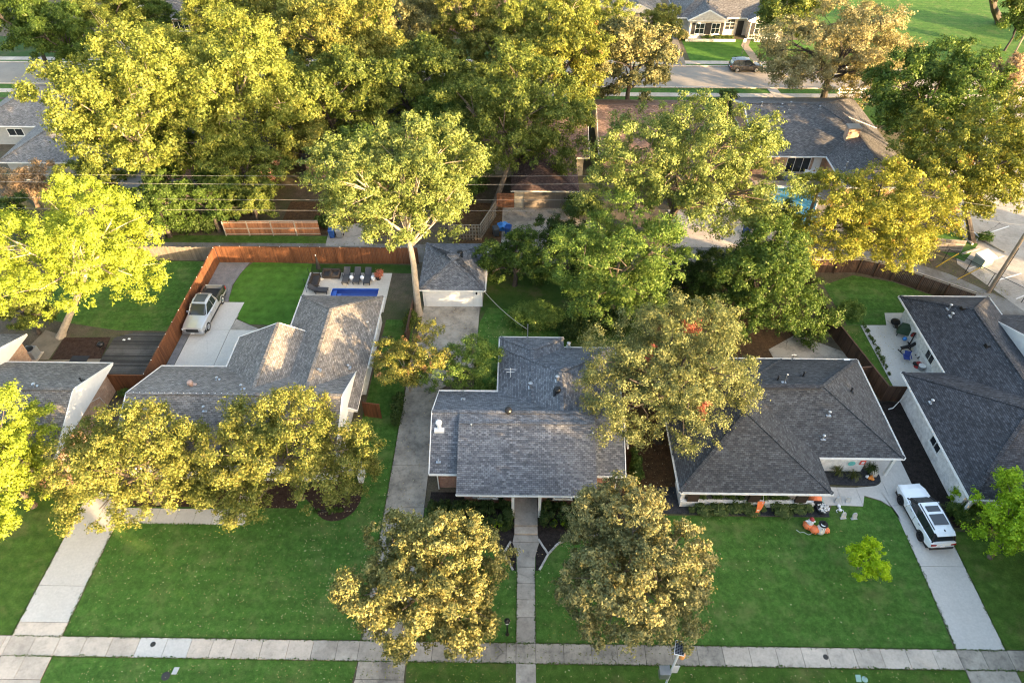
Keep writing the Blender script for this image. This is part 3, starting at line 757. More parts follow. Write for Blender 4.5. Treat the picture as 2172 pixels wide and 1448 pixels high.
mb.poly([(x, y, -.7) for x, y in kid[::-1]])
for i in range(n):
    a, b = kid[i], kid[(i + 1) % n]; mb.poly([(*a, -.7), (*a, .05), (*b, .05), (*b, -.7)])
part('basin', mb, 'pool_turquoise', pool)
ar_ = sum(kid[i][0] * kid[(i + 1) % n][1] - kid[(i + 1) % n][0] * kid[i][1] for i in range(n))
mb = MB(); mb.poly([(31 + (x - 31) * .998, 66 + (y - 66) * .998, -.12) for x, y in (kid if ar_ > 0 else kid[::-1])]); part('water', mb, 'water_aqua', pool)
for i, s_ in enumerate((.93, .86)):
    part('step', MB().prism([(31 + (x - 31) * s_, 66 + (y - 66) * s_) for x, y in kid[1:8]] + [(31.8, 68.2), (30, 68.6)], -.7, -.3 - .15 * i), 'pool_turquoise', pool)
cx_, cy_ = 31, 66
mb = MB()
cop = [(cx_ + (x - cx_) * 1.07, cy_ + (y - cy_) * 1.055) for x, y in kid]
for i in range(n):
    j = (i + 1) % n
    mb.hexa([(*kid[i], -.05), (*cop[i], -.05), (*cop[j], -.05), (*kid[j], -.05), (*kid[i], .06), (*cop[i], .06), (*cop[j], .06), (*kid[j], .06)])
part('coping', mb, 'concrete_new', pool)
x0, x1, y0, y1 = POOL_H[0] - .1, POOL_H[1] + .1, POOL_H[2] - .1, POOL_H[3] + .1
mb = MB()
def torect(x, y):
    dx, dy = x - cx_, y - cy_; t = min((x1 - cx_) / dx if dx > 0 else (x0 - cx_) / dx if dx < 0 else 9e9, (y1 - cy_) / dy if dy > 0 else (y0 - cy_) / dy if dy < 0 else 9e9)
    return (cx_ + dx * t, cy_ + dy * t)
ring = sorted(kid + [], key=lambda p: math.atan2(p[1] - cy_, p[0] - cx_))
outer = [torect(*p) for p in ring]
for i in range(n):
    j = (i + 1) % n
    q = [(*ring[i], .03), (*outer[i], .03)]
    for c_ in ((x0, y0), (x1, y0), (x1, y1), (x0, y1)):
        a0, a1, ac = math.atan2(outer[i][1] - cy_, outer[i][0] - cx_), math.atan2(outer[j][1] - cy_, outer[j][0] - cx_), math.atan2(c_[1] - cy_, c_[0] - cx_)
        if a0 < ac < a1: q.append((*c_, .03))
    q += [(*outer[j], .03), (*ring[j], .03)]
    mb.poly(q)
struct('patio', mb, 'paver_tan', 'reddish paved patio round the kidney pool')
# ------------------------------------------------------------------ houses
def roof_block(mb, caps, x0, x1, y0, y1, ze, pitch, axis, ends='hh', fas=.17, gable_mi=2):
    """closed roof solid; mi 0 shingles, 1 trim, 2 gable face; returns ridge ends"""
    zb = ze - fas
    if axis == 'x':
        h = (y1 - y0) / 2; yc = (y0 + y1) / 2; zr = ze + h * pitch
        ra = (x0 + (h if ends[0] == 'h' else 0), yc, zr); rb = (x1 - (h if ends[1] == 'h' else 0), yc, zr)
    else:
        h = (x1 - x0) / 2; xc = (x0 + x1) / 2; zr = ze + h * pitch
        ra = (xc, y0 + (h if ends[0] == 'h' else 0), zr); rb = (xc, y1 - (h if ends[1] == 'h' else 0), zr)
    A, B, C, D = (x0, y0, ze), (x1, y0, ze), (x1, y1, ze), (x0, y1, ze)
    if axis == 'x':
        mb.poly([A, B, rb, ra], 0); mb.poly([C, D, ra, rb], 0)
        mb.poly([D, A, ra], 0 if ends[0] == 'h' else gable_mi); mb.poly([B, C, rb], 0 if ends[1] == 'h' else gable_mi)
        hips = ([(A, ra), (D, ra)] if ends[0] == 'h' else []) + ([(B, rb), (C, rb)] if ends[1] == 'h' else [])
        rakes = ([(A, ra), (D, ra)] if ends[0] == 'g' else []) + ([(B, rb), (C, rb)] if ends[1] == 'g' else [])
    else:
        mb.poly([B, C, rb, ra], 0); mb.poly([D, A, ra, rb], 0)
        mb.poly([A, B, ra], 0 if ends[0] == 'h' else gable_mi); mb.poly([C, D, rb], 0 if ends[1] == 'h' else gable_mi)
        hips = ([(A, ra), (B, ra)] if ends[0] == 'h' else []) + ([(C, rb), (D, rb)] if ends[1] == 'h' else [])
        rakes = ([(A, ra), (B, ra)] if ends[0] == 'g' else []) + ([(C, rb), (D, rb)] if ends[1] == 'g' else [])
    mb.poly([(x0, y0, zb), (x0, y1, zb), (x1, y1, zb), (x1, y0, zb)], 1)
    for p, q in ((A, B), (B, C), (C, D), (D, A)):
        mb.poly([(p[0], p[1], zb), (q[0], q[1], zb), q, p], 1)
    caps.append((ra, rb))
    caps += hips
    for p, q in rakes: mb.bar((p[0], p[1], p[2] - .06), (q[0], q[1], q[2] - .06), .06, .2, 1)
    return ra, rb, (A, B, C, D)

def cap_strips(caps, mb, lo=.0, hi=1.0):
    rg = random.Random(3)
    for a, b in caps:
        a, b = Vector(a), Vector(b); L = (b - a).length
        if L < .3: continue
        n = max(1, int(L / .3))
        for i in range(n):
            p, q = a + (b - a) * (i / n), a + (b - a) * ((i + 1.06) / n)
            dz = Vector((0, 0, .012 + .012 * (i % 2)))
            mb.bar(p + dz, q + dz, .27, .028, 0)

def house(name, label, loc, roof_mat, trim='white_trim', gable='white_siding', blocks=(), walls=(), wall_mat='brick_white', wall_h=2.6, gutters=()):
    t = thing(name, label, 'house', (loc[0], loc[1], 0))
    mb, caps = MB(), []
    for i, b in enumerate(blocks):
        x0, x1, y0, y1, ze, pitch, axis, ends = b
        roof_block(mb, caps, x0, x1, y0, y1, ze + .003 * i, pitch, axis, ends)
    rf = part('roof', mb, [roof_mat, trim, gable], t)
    cm = MB(); cap_strips(caps, cm)
    part('ridge_cap', cm, roof_mat, rf, root=t, kind='stuff')
    for w in walls:
        part('wall', MB().box(w[0], w[1], w[2], w[3], -.05, w[4] if len(w) > 4 else wall_h), wall_mat, t)
    for g in gutters:
        a, b = Vector(g[0]), Vector(g[1]); m = MB(); d = (b - a).normalized(); nrm = Vector((d.y, -d.x, 0)) * .055
        a2, b2 = a + nrm, b + nrm
        m.bar(a2 + Vector((0, 0, -.10)), b2 + Vector((0, 0, -.10)), .10, .02); m.bar(a2 + nrm + Vector((0, 0, -.05)), b2 + nrm + Vector((0, 0, -.05)), .014, .11)
        nn = max(1, int((b - a).length / .8))
        for i in range(nn + 1):
            p = a + (b - a) * (i / nn); m.bar(p, p + nrm * 2, .03, .02)
        part('gutter', m, trim, rf, root=t)
    return t, rf

def win(t, face, a0, a1, z0, z1, plane, frame='white_trim', pane='glass', mull=1, sill=True, fw=.07, bars=0):
    """window in a wall: face 'y-' faces the camera at y=plane, 'x+' / 'x-' faces along x"""
    w = thing_part('window', t)
    def bx(m, u0, u1, v0, v1, d0, d1):
        if face == 'y-': m.box(u0, u1, plane - d1, plane - d0, v0, v1)
        elif face == 'x+': m.box(plane + d0, plane + d1, u0, u1, v0, v1)
        else: m.box(plane - d1, plane - d0, u0, u1, v0, v1)
    f = MB(); bx(f, a0, a1, z0, z0 + fw, -.02, .06); bx(f, a0, a1, z1 - fw, z1, -.02, .06)
    bx(f, a0, a0 + fw, z0 + fw, z1 - fw, -.02, .06); bx(f, a1 - fw, a1, z0 + fw, z1 - fw, -.02, .06)
    for i in range(1, mull + 1):
        u = a0 + (a1 - a0) * i / (mull + 1); bx(f, u - .025, u + .025, z0 + fw, z1 - fw, -.02, .05)
    for i in range(1, bars + 1):
        v = z0 + (z1 - z0) * i / (bars + 1); bx(f, a0 + fw, a1 - fw, v - .02, v + .02, -.02, .047)
    link('frame', f.mesh('frame', frame, tuple(t.location)), w)
    for i in range(mull + 1):
        u0 = a0 + fw + (a1 - a0 - 2 * fw) * i / (mull + 1); u1 = a0 + fw + (a1 - a0 - 2 * fw) * (i + 1) / (mull + 1)
        p = MB(); bx(p, u0 + .01, u1 - .01, z0 + fw, z1 - fw, -.03, .012); link('pane', p.mesh('pane', pane, tuple(t.location)), w)
    if sill:
        s_ = MB(); bx(s_, a0 - .08, a1 + .08, z0 - .07, z0 - .004, -.02, .11); link('sill', s_.mesh('sill', frame, tuple(t.location)), w)
    return w
def thing_part(name, parent):
    o = bpy.data.objects.new(name, None); COL.objects.link(o); o.parent = parent; o.empty_display_size = .2; return o

def pipe(t, rf, x, y, z, h=.45, r=.05, mat='galvanised', cap=True, name='vent_pipe', flash=True):
    m = MB()
    if flash: m.box(x - .17, x + .17, y - .17, y + .17, z - .12, z + .02)
    m.tube([(x, y, z - .1), (x, y, z + h)], r, 8)
    if cap: m.lathe([(r * 1.9, 0), (r * 1.9, .05), (r * .6, .1)], 8, (x, y, z + h))
    return part(name, m, mat, rf, root=t)
def turbine(t, rf, x, y, z, mat='black_metal', r=.17):
    m = MB().lathe([(r * .9, -.15), (r * .9, .14), (r * 1.05, .16), (r * 1.5, .26), (r * 1.55, .38), (r * 1.2, .48), (r * .5, .53)], 16, (x, y, z))
    for i in range(12):
        a = 2 * math.pi * i / 12; m.bar((x + r * 1.2 * math.cos(a), y + r * 1.2 * math.sin(a), z + .2), (x + r * 1.25 * math.cos(a + .4), y + r * 1.25 * math.sin(a + .4), z + .47), .02, .05)
    m.box(x - .3, x + .3, y - .3, y + .3, z - .2, z - .02)
    return part('turbine_vent', m, mat, rf, root=t)
def box_vent(t, rf, x, y, z, mat='black_metal', s=.2):
    return part('roof_vent', MB().hexa([(x - s, y - s, z - .1), (x + s, y - s, z - .1), (x + s, y + s, z - .1), (x - s, y + s, z - .1), (x - s * .7, y - s * .8, z + .2), (x + s * .7, y - s * .8, z + .2), (x + s * .7, y + s * .7, z + .22), (x - s * .7, y + s * .7, z + .22)]), mat, rf, root=t)
def roof_pt(px, py, fz):
    """walk the view ray down to the roof plane z = fz(x, y)"""
    z = 6.0
    while z > 2.0:
        p = at(px, py, z)
        if fz(p.x, p.y) >= z: return p
        z -= .02
    return at(px, py, 3.0)
def height_of(blocks):
    def f(x, y):
        best = 0
        for x0, x1, y0, y1, ze, pi_, ax, en in blocks:
            if not (x0 <= x <= x1 and y0 <= y <= y1): continue
            dx, dy = min(x - x0, x1 - x), min(y - y0, y1 - y)
            if ax == 'x':
                d = dy
                if en[0] == 'h': d = min(d, x - x0)
                if en[1] == 'h': d = min(d, x1 - x)
            else:
                d = dx
                if en[0] == 'h': d = min(d, y - y0)
                if en[1] == 'h': d = min(d, y1 - y)
            best = max(best, ze + d * pi_)
        return best
    return f

# --- middle house, blue-grey roof
C_BL = [(-6.2, 7.5, 27.6, 35.25, 2.75, .56, 'x', 'gg'), (-1.6, 7.85, 31.5, 40.2, 2.75, .45, 'y', 'gh'), (-1.6, 3.7, 33.0, 41.35, 2.75, .45, 'y', 'gh')]
hc, rc_ = house('house', 'middle brick house with blue grey shingle roof and white gutters', (.6, 33), 'shingle_bluegrey', gable='white_siding', blocks=C_BL,
    walls=[(-5.7, 7.0, 28.3, 34.8), (-1.2, 7.4, 34.85, 39.8), (-1.2, 3.3, 39.85, 40.95), (-3.8, -.25, 27.0, 28.25), (1.45, 5.0, 27.0, 28.25)], wall_mat='brick_red', wall_h=2.6,
    gutters=[((-6.2, 27.6, 2.75), (-4.25, 27.6, 2.75)), ((5.45, 27.6, 2.75), (7.5, 27.6, 2.75)), ((-4.2, 25.95, 2.76), (5.4, 25.95, 2.76)), ((-1.6, 35.3, 2.75), (-6.2, 35.3, 2.75)),
             ((-1.6, 41.35, 2.76), (-1.6, 35.3, 2.76)), ((3.7, 41.35, 2.76), (-1.6, 41.35, 2.76)), ((7.85, 40.2, 2.75), (3.75, 40.2, 2.75)), ((7.85, 30.0, 2.75), (7.85, 40.2, 2.75))])
# raised front roof
m = MB(); xa, xb = -4.2, 5.4
prof = [(25.95, 2.76), (30.45, 4.93), (31.3, 4.86), (31.3, 4.3), (26.0, 2.58)]
for x in (xa, xb): m.poly([(x, y, z) for y, z in (prof if x == xb else prof[::-1])], 1)
for i in range(5):
    a, b = prof[i], prof[(i + 1) % 5]; m.poly([(xa, *a), (xa, *b), (xb, *b), (xb, *a)][::-1], 0 if i < 2 else 1)
part('front_roof', m, ['shingle_bluegrey', 'white_trim'], rc_, root=hc)
m = MB(); cap_strips([((xa, 30.45, 4.93), (xb, 30.45, 4.93))], m); part('ridge_cap', m, 'shingle_bluegrey', rc_, root=hc, kind='stuff')
fC = height_of(C_BL)
for px, py in ((1078, 876), (1182, 832)): p = roof_pt(px, py, fC); turbine(hc, rc_, p.x, p.y, p.z)
for px, py, h_ in ((1125, 822, .5), (1182, 808, .5), (1206, 735, .4)): p = roof_pt(px, py, fC); pipe(hc, rc_, p.x, p.y, p.z, h_, .09)
p = roof_pt(932, 908, fC)
m = MB().lathe([(.16, -.3), (.16, .45), (.2, .5), (.24, .62), (.2, .74), (.08, .8)], 14, tuple(p)); m.box(p.x - .35, p.x + .35, p.y - .3, p.y + .3, p.z - .22, p.z + .02); part('flue', m, 'white_metal', rc_, root=hc, smooth=False)
p = at(1000, 905, 4.7); pipe(hc, rc_, p.x, p.y, p.z - .05, .3, .04)
p = at(1257, 921, 4.5); pipe(hc, rc_, p.x, p.y, p.z - .1, .25, .04)
for px, py in ((930, 978), (982, 848)): p = roof_pt(px, py, fC); pipe(hc, rc_, p.x, p.y, p.z, .2, .05, cap=False)
p = roof_pt(1083, 800, fC); m = MB(); z = p.z     # aerial
m.tube([(p.x, p.y, z - .1), (p.x, p.y, z + 1.0)], .025, 6); m.tube([(p.x - .45, p.y, z + .9), (p.x + .45, p.y, z + .9)], .018, 5); m.tube([(p.x - .3, p.y, z + .6), (p.x + .3, p.y, z + .6)], .018, 5); m.tube([(p.x, p.y - .3, z + .75), (p.x, p.y + .3, z + .75)], .018, 5)
part('aerial', m, 'white_metal', rc_, root=hc)
m = MB(); p = at(1119, 716, 2.8); m.tube([(p.x, p.y - .1, 2.5), (p.x, p.y - .1, 4.4)], .04, 8); part('service_mast', m, 'galvanised', rc_, root=hc)
win(hc, 'y-', -2.75, -1.45, .75, 2.3, 27.0); win(hc, 'y-', 2.55, 3.85, .75, 2.3, 27.0)
for a in (-3.2, -1.38, 2.1, 3.92):
    part('shutter', MB().box(a, a + .38, 26.93, 26.99, .7, 2.35), 'shutter_black' if a != -3.2 else 'stone_grey', hc)
for x in (-.42, 1.42): part('column', MB().box(x, x + .2, 25.9, 26.1, .0, 2.58), 'white_trim', hc)
d = part('door', MB().box(.1, 1.1, 28.22, 28.28, .3, 2.4), 'door_grey', hc); part('handle', MB().tube([(.95, 28.2, 1.2), (.95, 28.2, 1.5)], .03, 6), 'copper', d, root=hc)
part('downpipe', MB().bar((-5.75, 28.2, 0), (-5.75, 28.2, 2.6), .09, .07), 'white_trim', hc)
part('downpipe', MB().bar((7.05, 28.2, 0), (7.05, 28.2, 2.6), .09, .07), 'white_trim', hc)
part('downpipe', MB().bar((-1.25, 35.4, 0), (-1.25, 35.4, 2.6), .08, .08), 'white_trim', hc)

# --- detached garage behind it
GA_BL = [(-9.3, -3.2, 47.9, 55.1, 2.35, .36, 'x', 'hh')]
t, rf = house('detached_garage', 'detached garage with grey hip roof and wide white door', (-6.3, 51), 'shingle_bluegrey', blocks=GA_BL, walls=[(-9.0, -3.5, 48.35, 54.7)], wall_mat='white_siding', wall_h=2.2,
    gutters=[((-3.2, 47.9, 2.35), (-3.2, 55.1, 2.35))])
d = thing_part('garage_door', t)
for i in range(4): link('panel', MB().box(-8.75, -4.35, 48.28, 48.34, .05 + i * .5, .54 + i * .5).mesh('panel', 'white_siding', tuple(t.location)), d)
part('door_frame', MB().box(-4.3, -3.75, 48.29, 48.35, 0, 2.18), 'white_trim', t)
part('wall_lamp', MB().lathe([(.05, 0), (.09, .1), (.07, .25), (.02, .3)], 8, (-4.0, 48.22, 1.6)), 'black_metal', t)
p = roof_pt(976, 541, height_of(GA_BL)); turbine(t, rf, p.x, p.y, p.z)

# --- left grey-roofed house with white gables
B_BL = [(-28.8, -12.9, 28.1, 37.6, 2.75, .45, 'x', 'gg'), (-23.5, -16.2, 32.6, 41.1, 2.75, .45, 'y', 'gg'), (-19.5, -12.2, 33.2, 46.5, 2.75, .45, 'y', 'gh')]
hb, rb_ = house('house', 'long grey roofed house with white walls beside the pool', (-20, 36), 'shingle_warmgrey', gable='white_siding', blocks=B_BL,
    walls=[(-28.3, -13.3, 28.7, 37.1), (-23.0, -16.6, 37.15, 40.6), (-19.0, -12.6, 37.2, 46.0)], wall_mat='brick_white',
    gutters=[((-12.9, 37.6, 2.75), (-12.9, 37.5, 2.75)), ((-19.5, 46.5, 2.76), (-19.5, 41.15, 2.76)), ((-12.2, 37.7, 2.76), (-12.2, 46.5, 2.76)), ((-23.5, 41.1, 2.755), (-23.5, 37.65, 2.755)), ((-23.55, 37.6, 2.75), (-28.8, 37.6, 2.75)), ((-28.8, 28.1, 2.75), (-12.9, 28.1, 2.75))])
fB = height_of(B_BL)
p = roof_pt(406, 818, fB); turbine(hb, rb_, p.x, p.y, p.z, 'copper', .15)
for px, py, h_ in ((462, 806, .3), (515, 826, .5), (435, 870, .4), (677, 786, .15), (740, 780, .3), (783, 700, .9)):
    p = roof_pt(px, py, fB); pipe(hb, rb_, p.x, p.y, p.z, h_, .06)
ra = Vector((-28.7, 32.85, 4.92)); rbv = Vector((-19.9, 32.85, 4.92))
bulb = MB().ball((0, 0, 0), .035, 6, 4).mesh('bulb', 'white_vinyl')
sl = thing_part('string_light', rb_)
m = MB().tube([ra - Vector((-20, 36, 0)), rbv - Vector((-20, 36, 0))], .01, 4); link('light_cord', m.mesh('light_cord', 'white_metal'), sl)
for i in range(20):
    q = ra + (rbv - ra) * (i / 19) - Vector((-20, 36, 0)); link('bulb', bulb, sl, (q.x, q.y, q.z + .04))
win(hb, 'y-', -20.0, -18.2, .8, 2.1, 28.7, mull=2); win(hb, 'y-', -16.4, -14.6, .8, 2.1, 28.7, mull=2)
d = part('door', MB().box(-19.7, -18.75, 28.6, 28.66, 0, 2.1), 'dark_brown', hb)
win(hb, 'x-', 42.2, 43.8, .9, 2.0, -19.0)
m = MB().box(-13.0, -11.35, 29.25, 29.55, 0, 1.35); m.box(-11.7, -11.35, 28.6, 29.24, 0, 1.0)
solo('garden_wall', m, 'brick_white', 'short white brick wing wall beside a clipped bush', 'wall')
# meter boxes and air conditioner behind the grey house
for (x, y), lab in (((-11.9, 43.2), 'dark pool pump beside the grey roofed house'), ((-11.9, 41.2), 'dark air conditioner below the eave, nearer of two')):
    t = thing('pool_pump', lab, 'pump', (x, y, 0))
    part('casing', MB().lathe([(.34, 0), (.36, .1), (.36, .62), (.3, .7)], 12), 'bin_dark', t, world=False); part('hose', MB().tube([(.2, .2, .4), (.5, .35, .5), (.55, .6, .3), (.2, .8, .1)], .05, 6), 'black_plastic', t, world=False)

# --- dark hip-roofed white house, right of the middle
D_BL = [(11.1, 27.55, 29.5, 39.3, 2.6, .45, 'x', 'hh'), (11.1, 21.5, 26.45, 39.25, 2.6, .45, 'y', 'hh')]
hd, rd_ = house('house', 'white brick house with charcoal hip roof and decorated lawn', (19, 33), 'shingle_charcoal', gable='white_siding', blocks=D_BL,
    walls=[(11.9, 21.0, 28.9, 38.7), (21.0, 25.55, 30.15, 38.7), (25.55, 27.1, 34.0, 38.7)], wall_mat='brick_white', wall_h=2.45,
    gutters=[((11.1, 26.45, 2.6), (21.5, 26.45, 2.6)), ((21.55, 29.5, 2.6), (27.55, 29.5, 2.6)), ((27.55, 29.5, 2.6), (27.55, 39.3, 2.6)), ((27.55, 39.3, 2.6), (11.1, 39.3, 2.6)), ((11.1, 39.25, 2.6), (11.1, 26.45, 2.6))])
m = MB().box(16.2, 22.3, 34.05, 34.35, 4.74, 4.90); part('ridge_vent', m, 'shingle_dark', rd_, root=hd)
fD = height_of(D_BL)
for px, py, h_, mt_ in ((1649, 806, .4, 'black_metal'), (1663, 812, .9, 'galvanised'), (1703, 798, .45, 'black_metal'), (1805, 830, .35, 'black_metal'), (1757, 880, .35, 'galvanised'), (1745, 930, .35, 'galvanised')):
    p = roof_pt(px, py, fD); pipe(hd, rd_, p.x, p.y, p.z, h_, .06 if h_ < .8 else .04, mt_)
m = MB(); p = at(1679, 765, 2.7); m.tube([(p.x, p.y, 2.5), (p.x, p.y, 3.5)], .04, 6); m.tube([(p.x - .2, p.y, 3.4), (p.x + .2, p.y, 3.4)], .03, 5); part('service_mast', m, 'galvanised', rd_, root=hd)
p = at(1797, 762, 2.7); part('gutter_bracket', MB().box(p.x - .25, p.x + .25, p.y - .1, p.y + .15, 2.6, 2.66), 'white_metal', rd_, root=hd)
# porch: low wall, wide brown posts, dark recess
part('porch_wall', MB().box(11.55, 21.05, 26.95, 27.2, 0, .62), 'brick_white', hd); part('porch_wall', MB().box(11.55, 11.85, 27.2, 28.9, 0, 2.4), 'brick_white', hd)
part('porch_floor', MB().box(11.86, 21.1, 27.21, 28.88, 0, .2), 'concrete_walk', hd)
for x in (12.0, 16.3, 19.6): part('porch_post', MB().box(x, x + .78, 26.98, 27.18, .625, 2.42), 'dark_brown', hd)
win(hd, 'y-', 12.6, 14.6, .9, 2.2, 28.9, 'dark_brown', mull=2); win(hd, 'y-', 15.6, 17.2, .9, 2.2, 28.9, 'dark_brown')
d = part('door', MB().box(18.2, 19.2, 28.82, 28.88, .2, 2.3), 'dark_brown', hd); part('handle', MB().tube([(19.05, 28.8, 1.1), (19.05, 28.8, 1.4)], .03, 6), 'galvanised', d, root=hd)
win(hd, 'y-', 22.9, 24.0, 1.55, 2.15, 30.15, 'shutter_black', mull=0, sill=False)
part('wall_sign', MB().faces([(24.55 + .26 * math.cos(a), 30.12 - dd, 1.05 + .26 * math.sin(a)) for dd in (0, .03) for a in [2 * math.pi * i / 16 for i in range(16)]], [tuple(range(16, 32)), tuple(range(15, -1, -1))] + [(i, (i + 1) % 16, 16 + (i + 1) % 16, 16 + i) for i in range(16)]), 'turquoise', hd)['label'] = 'round turquoise wall sign'
s_ = part('wall_sign', MB().box(25.1, 25.5, 30.09, 30.12, .95, 1.45), 'sign_red', hd); s_['label'] = 'small red wall sign'
part('sign_panel', MB().box(25.2, 25.4, 30.075, 30.088, 1.08, 1.32), 'white_vinyl', s_, root=hd)
part('carport_post', MB().box(27.1, 27.3, 29.75, 29.95, 0, 2.45), 'white_trim', hd)

# --- dark-roofed house at the right edge
E_BL = [(34.05, 42.0, 32.2, 47.25, 2.7, .5, 'y', 'gh'), (40.5, 56, 31.5, 44.9, 2.69, .42, 'x', 'gh'), (30.6, 56, 26.1, 37.85, 2.7, .42, 'x', 'hh')]
he, re_ = house('house', 'white house with near black roof at the right edge', (40, 36), 'shingle_dark', gable='white_siding', blocks=E_BL,
    walls=[(34.7, 41.4, 37.4, 46.6), (41.45, 55, 32, 44.2), (31.2, 55, 27.0, 37.3)], wall_mat='brick_white', wall_h=2.5,
    gutters=[((30.6, 37.85, 2.7), (30.6, 26.1, 2.7)), ((34.05, 47.25, 2.7), (34.05, 37.9, 2.7)), ((42.0, 47.25, 2.7), (34.05, 47.25, 2.7)), ((30.6, 26.1, 2.7), (45, 26.1, 2.7)), ((42.0, 44.95, 2.7), (42.0, 47.25, 2.7))])
fE = height_of(E_BL)
for px, py, h_, mt_ in ((2012, 656, .5, 'galvanised'), (2017, 671, .35, 'galvanised'), (1975, 854, .3, 'galvanised')):
    p = roof_pt(px, py, fE); pipe(he, re_, p.x, p.y, p.z, h_, .07, mt_)
for px, py in ((2094, 734), (2042, 655)): p = roof_pt(px, py, fE); box_vent(he, re_, p.x, p.y, p.z)
part('downpipe', MB().tube([(30.75, 36.9, 2.6), (31.1, 36.6, 2.35), (30.3, 36.3, .15), (29.9, 36.2, .1)], .05, 6), 'white_trim', he)
for x in (31.3, 33.4): part('porch_post', MB().box(x, x + .2, 26.5, 26.7, 0, 2.5), 'white_trim', he)
win(he, 'x-', 31.0, 32.4, 1.0, 2.1, 31.2); win(he, 'x-', 40.3, 41.6, .9, 2.0, 34.7)
sheet('patio', gpoly((1825, 690), (1880, 690), (1876, 664), (1935, 664), (1960, 720)) + [(34.6, 38.0), (31.6, 37.9), (31.3, 38.5)], 'concrete_new', .03, 'pale concrete patio with gym gear')
sheet('yard', [(22.5, 39.8), (30.0, 38.4), (29.0, 42.5), (25, 45), (22, 43)], 'concrete_old', .03)

# --- brick house at the left edge
A_BL = [(-58, -33.0, 28.6, 38.0, 2.6, .45, 'x', 'hg'), (-58, -41.75, 33.5, 41.3, 2.6, .42, 'x', 'hg')]
ha, ra_ = house('house', 'brick house with worn taupe roof at the left edge', (-42, 35), 'shingle_taupe', gable='white_siding', blocks=A_BL,
    walls=[(-57, -33.45, 29.2, 37.6), (-57, -42.2, 37.6, 40.8)], wall_mat='brick_orange', wall_h=2.45, gutters=[((-33.0, 38.0, 2.6), (-41.7, 38.0, 2.6))])
fA = height_of(A_BL)
p = roof_pt(173, 808, fA); pipe(ha, ra_, p.x, p.y, p.z, .3, .05, 'black_metal'); p = roof_pt(75, 820, fA); pipe(ha, ra_, p.x, p.y, p.z, .3, .08, 'galvanised')
part('cable_run', MB().tube([(-33.4, 33.8, 2.3), (-33.38, 35.4, 1.4), (-33.38, 35.6, 0)], .02, 5), 'white_metal', ha)
part('garden_wall', MB().box(-34.6, -32.4, 27.7, 28.3, 0, 1.2), 'brick_red', ha)

# --- houses beyond the alley
t, rf = house('garage_wing', 'tan brick double garage with red brown roof on the alley', (2.6, 68), 'shingle_redbrown', 'cream_trim', 'cream_trim', [(-1.1, 6.35, 64.55, 74, 2.55, .42, 'y', 'hg')],
    [(-.7, 5.95, 65.15, 74)], 'brick_tan', 2.45, [((-1.1, 64.55, 2.55), (6.35, 64.55, 2.55))])
d = thing_part('garage_door', t)
for i in range(4):
    for j in range(8): link('panel', MB().box(.32 + j * .58, .89 + j * .58, 65.06, 65.12, .04 + i * .51, .54 + i * .51).mesh('panel', 'tan_door', tuple(t.location)), d)
part('header', MB().box(.1, 5.2, 65.02, 65.14, 2.1, 2.42), 'cream_trim', t)
house('house', 'pinkish brown roofed house half hidden under a tall tree', (1, 78), 'shingle_brown', 'cream_trim', 'cream_trim', [(-8, 7.9, 71.5, 84.5, 2.7, .4, 'x', 'gg')], [(-7.4, 7.3, 72.1, 83.9)], 'brick_tan', 2.55)
t, rf = house('house', 'brown tiled roof house behind the large pecan tree', (15, 76), 'shingle_brown', 'cream_trim', 'cream_trim', [(9.0, 23.5, 71.5, 86.5, 2.8, .36, 'x', 'gh'), (17.0, 25.6, 64.6, 78, 2.8, .36, 'y', 'hg')],
    [(9.6, 23, 72, 86), (17.5, 25.2, 65.1, 72)], 'brick_orange', 2.65)
d = thing_part('garage_door', t)
for i in range(4): link('panel', MB().box(20.9, 24.3, 65.0, 65.06, .05 + i * .52, .55 + i * .52).mesh('panel', 'white_siding', tuple(t.location)), d)
H_BL = [(26.9, 43.6, 72.0, 87.4, 2.8, .36, 'x', 'gh'), (35.3, 43.6, 65.4, 79, 2.8, .36, 'y', 'hg')]
t, rf = house('house', 'slate grey roofed house with brick chimney beside the kidney pool', (35, 77), 'shingle_slate', 'white_trim', 'brick_orange', H_BL, [(27.5, 43, 72.7, 86.8), (35.8, 43, 66, 72.7)], 'brick_orange', 2.65,
    [((26.9, 72.0, 2.8), (35.25, 72.0, 2.8)), ((35.3, 72.0, 2.8), (35.3, 65.4, 2.8)), ((35.3, 65.4, 2.8), (43.6, 65.4, 2.8))])
win(t, 'y-', 31.2, 34.0, .3, 2.3, 72.7, mull=2, sill=False); part('door', MB().box(34.3, 35.2, 72.6, 72.68, 0, 2.2), 'white_trim', t)
fH = height_of(H_BL); p = roof_pt(1803, 292, fH)
ch = part('chimney', MB().box(p.x - .65, p.x + .65, p.y - .5, p.y + .5, p.z - .6, p.z + 1.3), 'brick_orange', rf, root=t); ch['label'] = 'stubby orange brick chimney'
part('chimney_cap', MB().box(p.x - .75, p.x + .75, p.y - .6, p.y + .6, p.z + 1.302, p.z + 1.45), 'galvanised', rf, root=t)
for px, py, h_ in ((1615, 224, .4), (1674, 232, .9), (1658, 226, .3), (1738, 231, .3), (1794, 356, .7)): p = roof_pt(px, py, fH); pipe(t, rf, p.x, p.y, p.z, h_, .06)
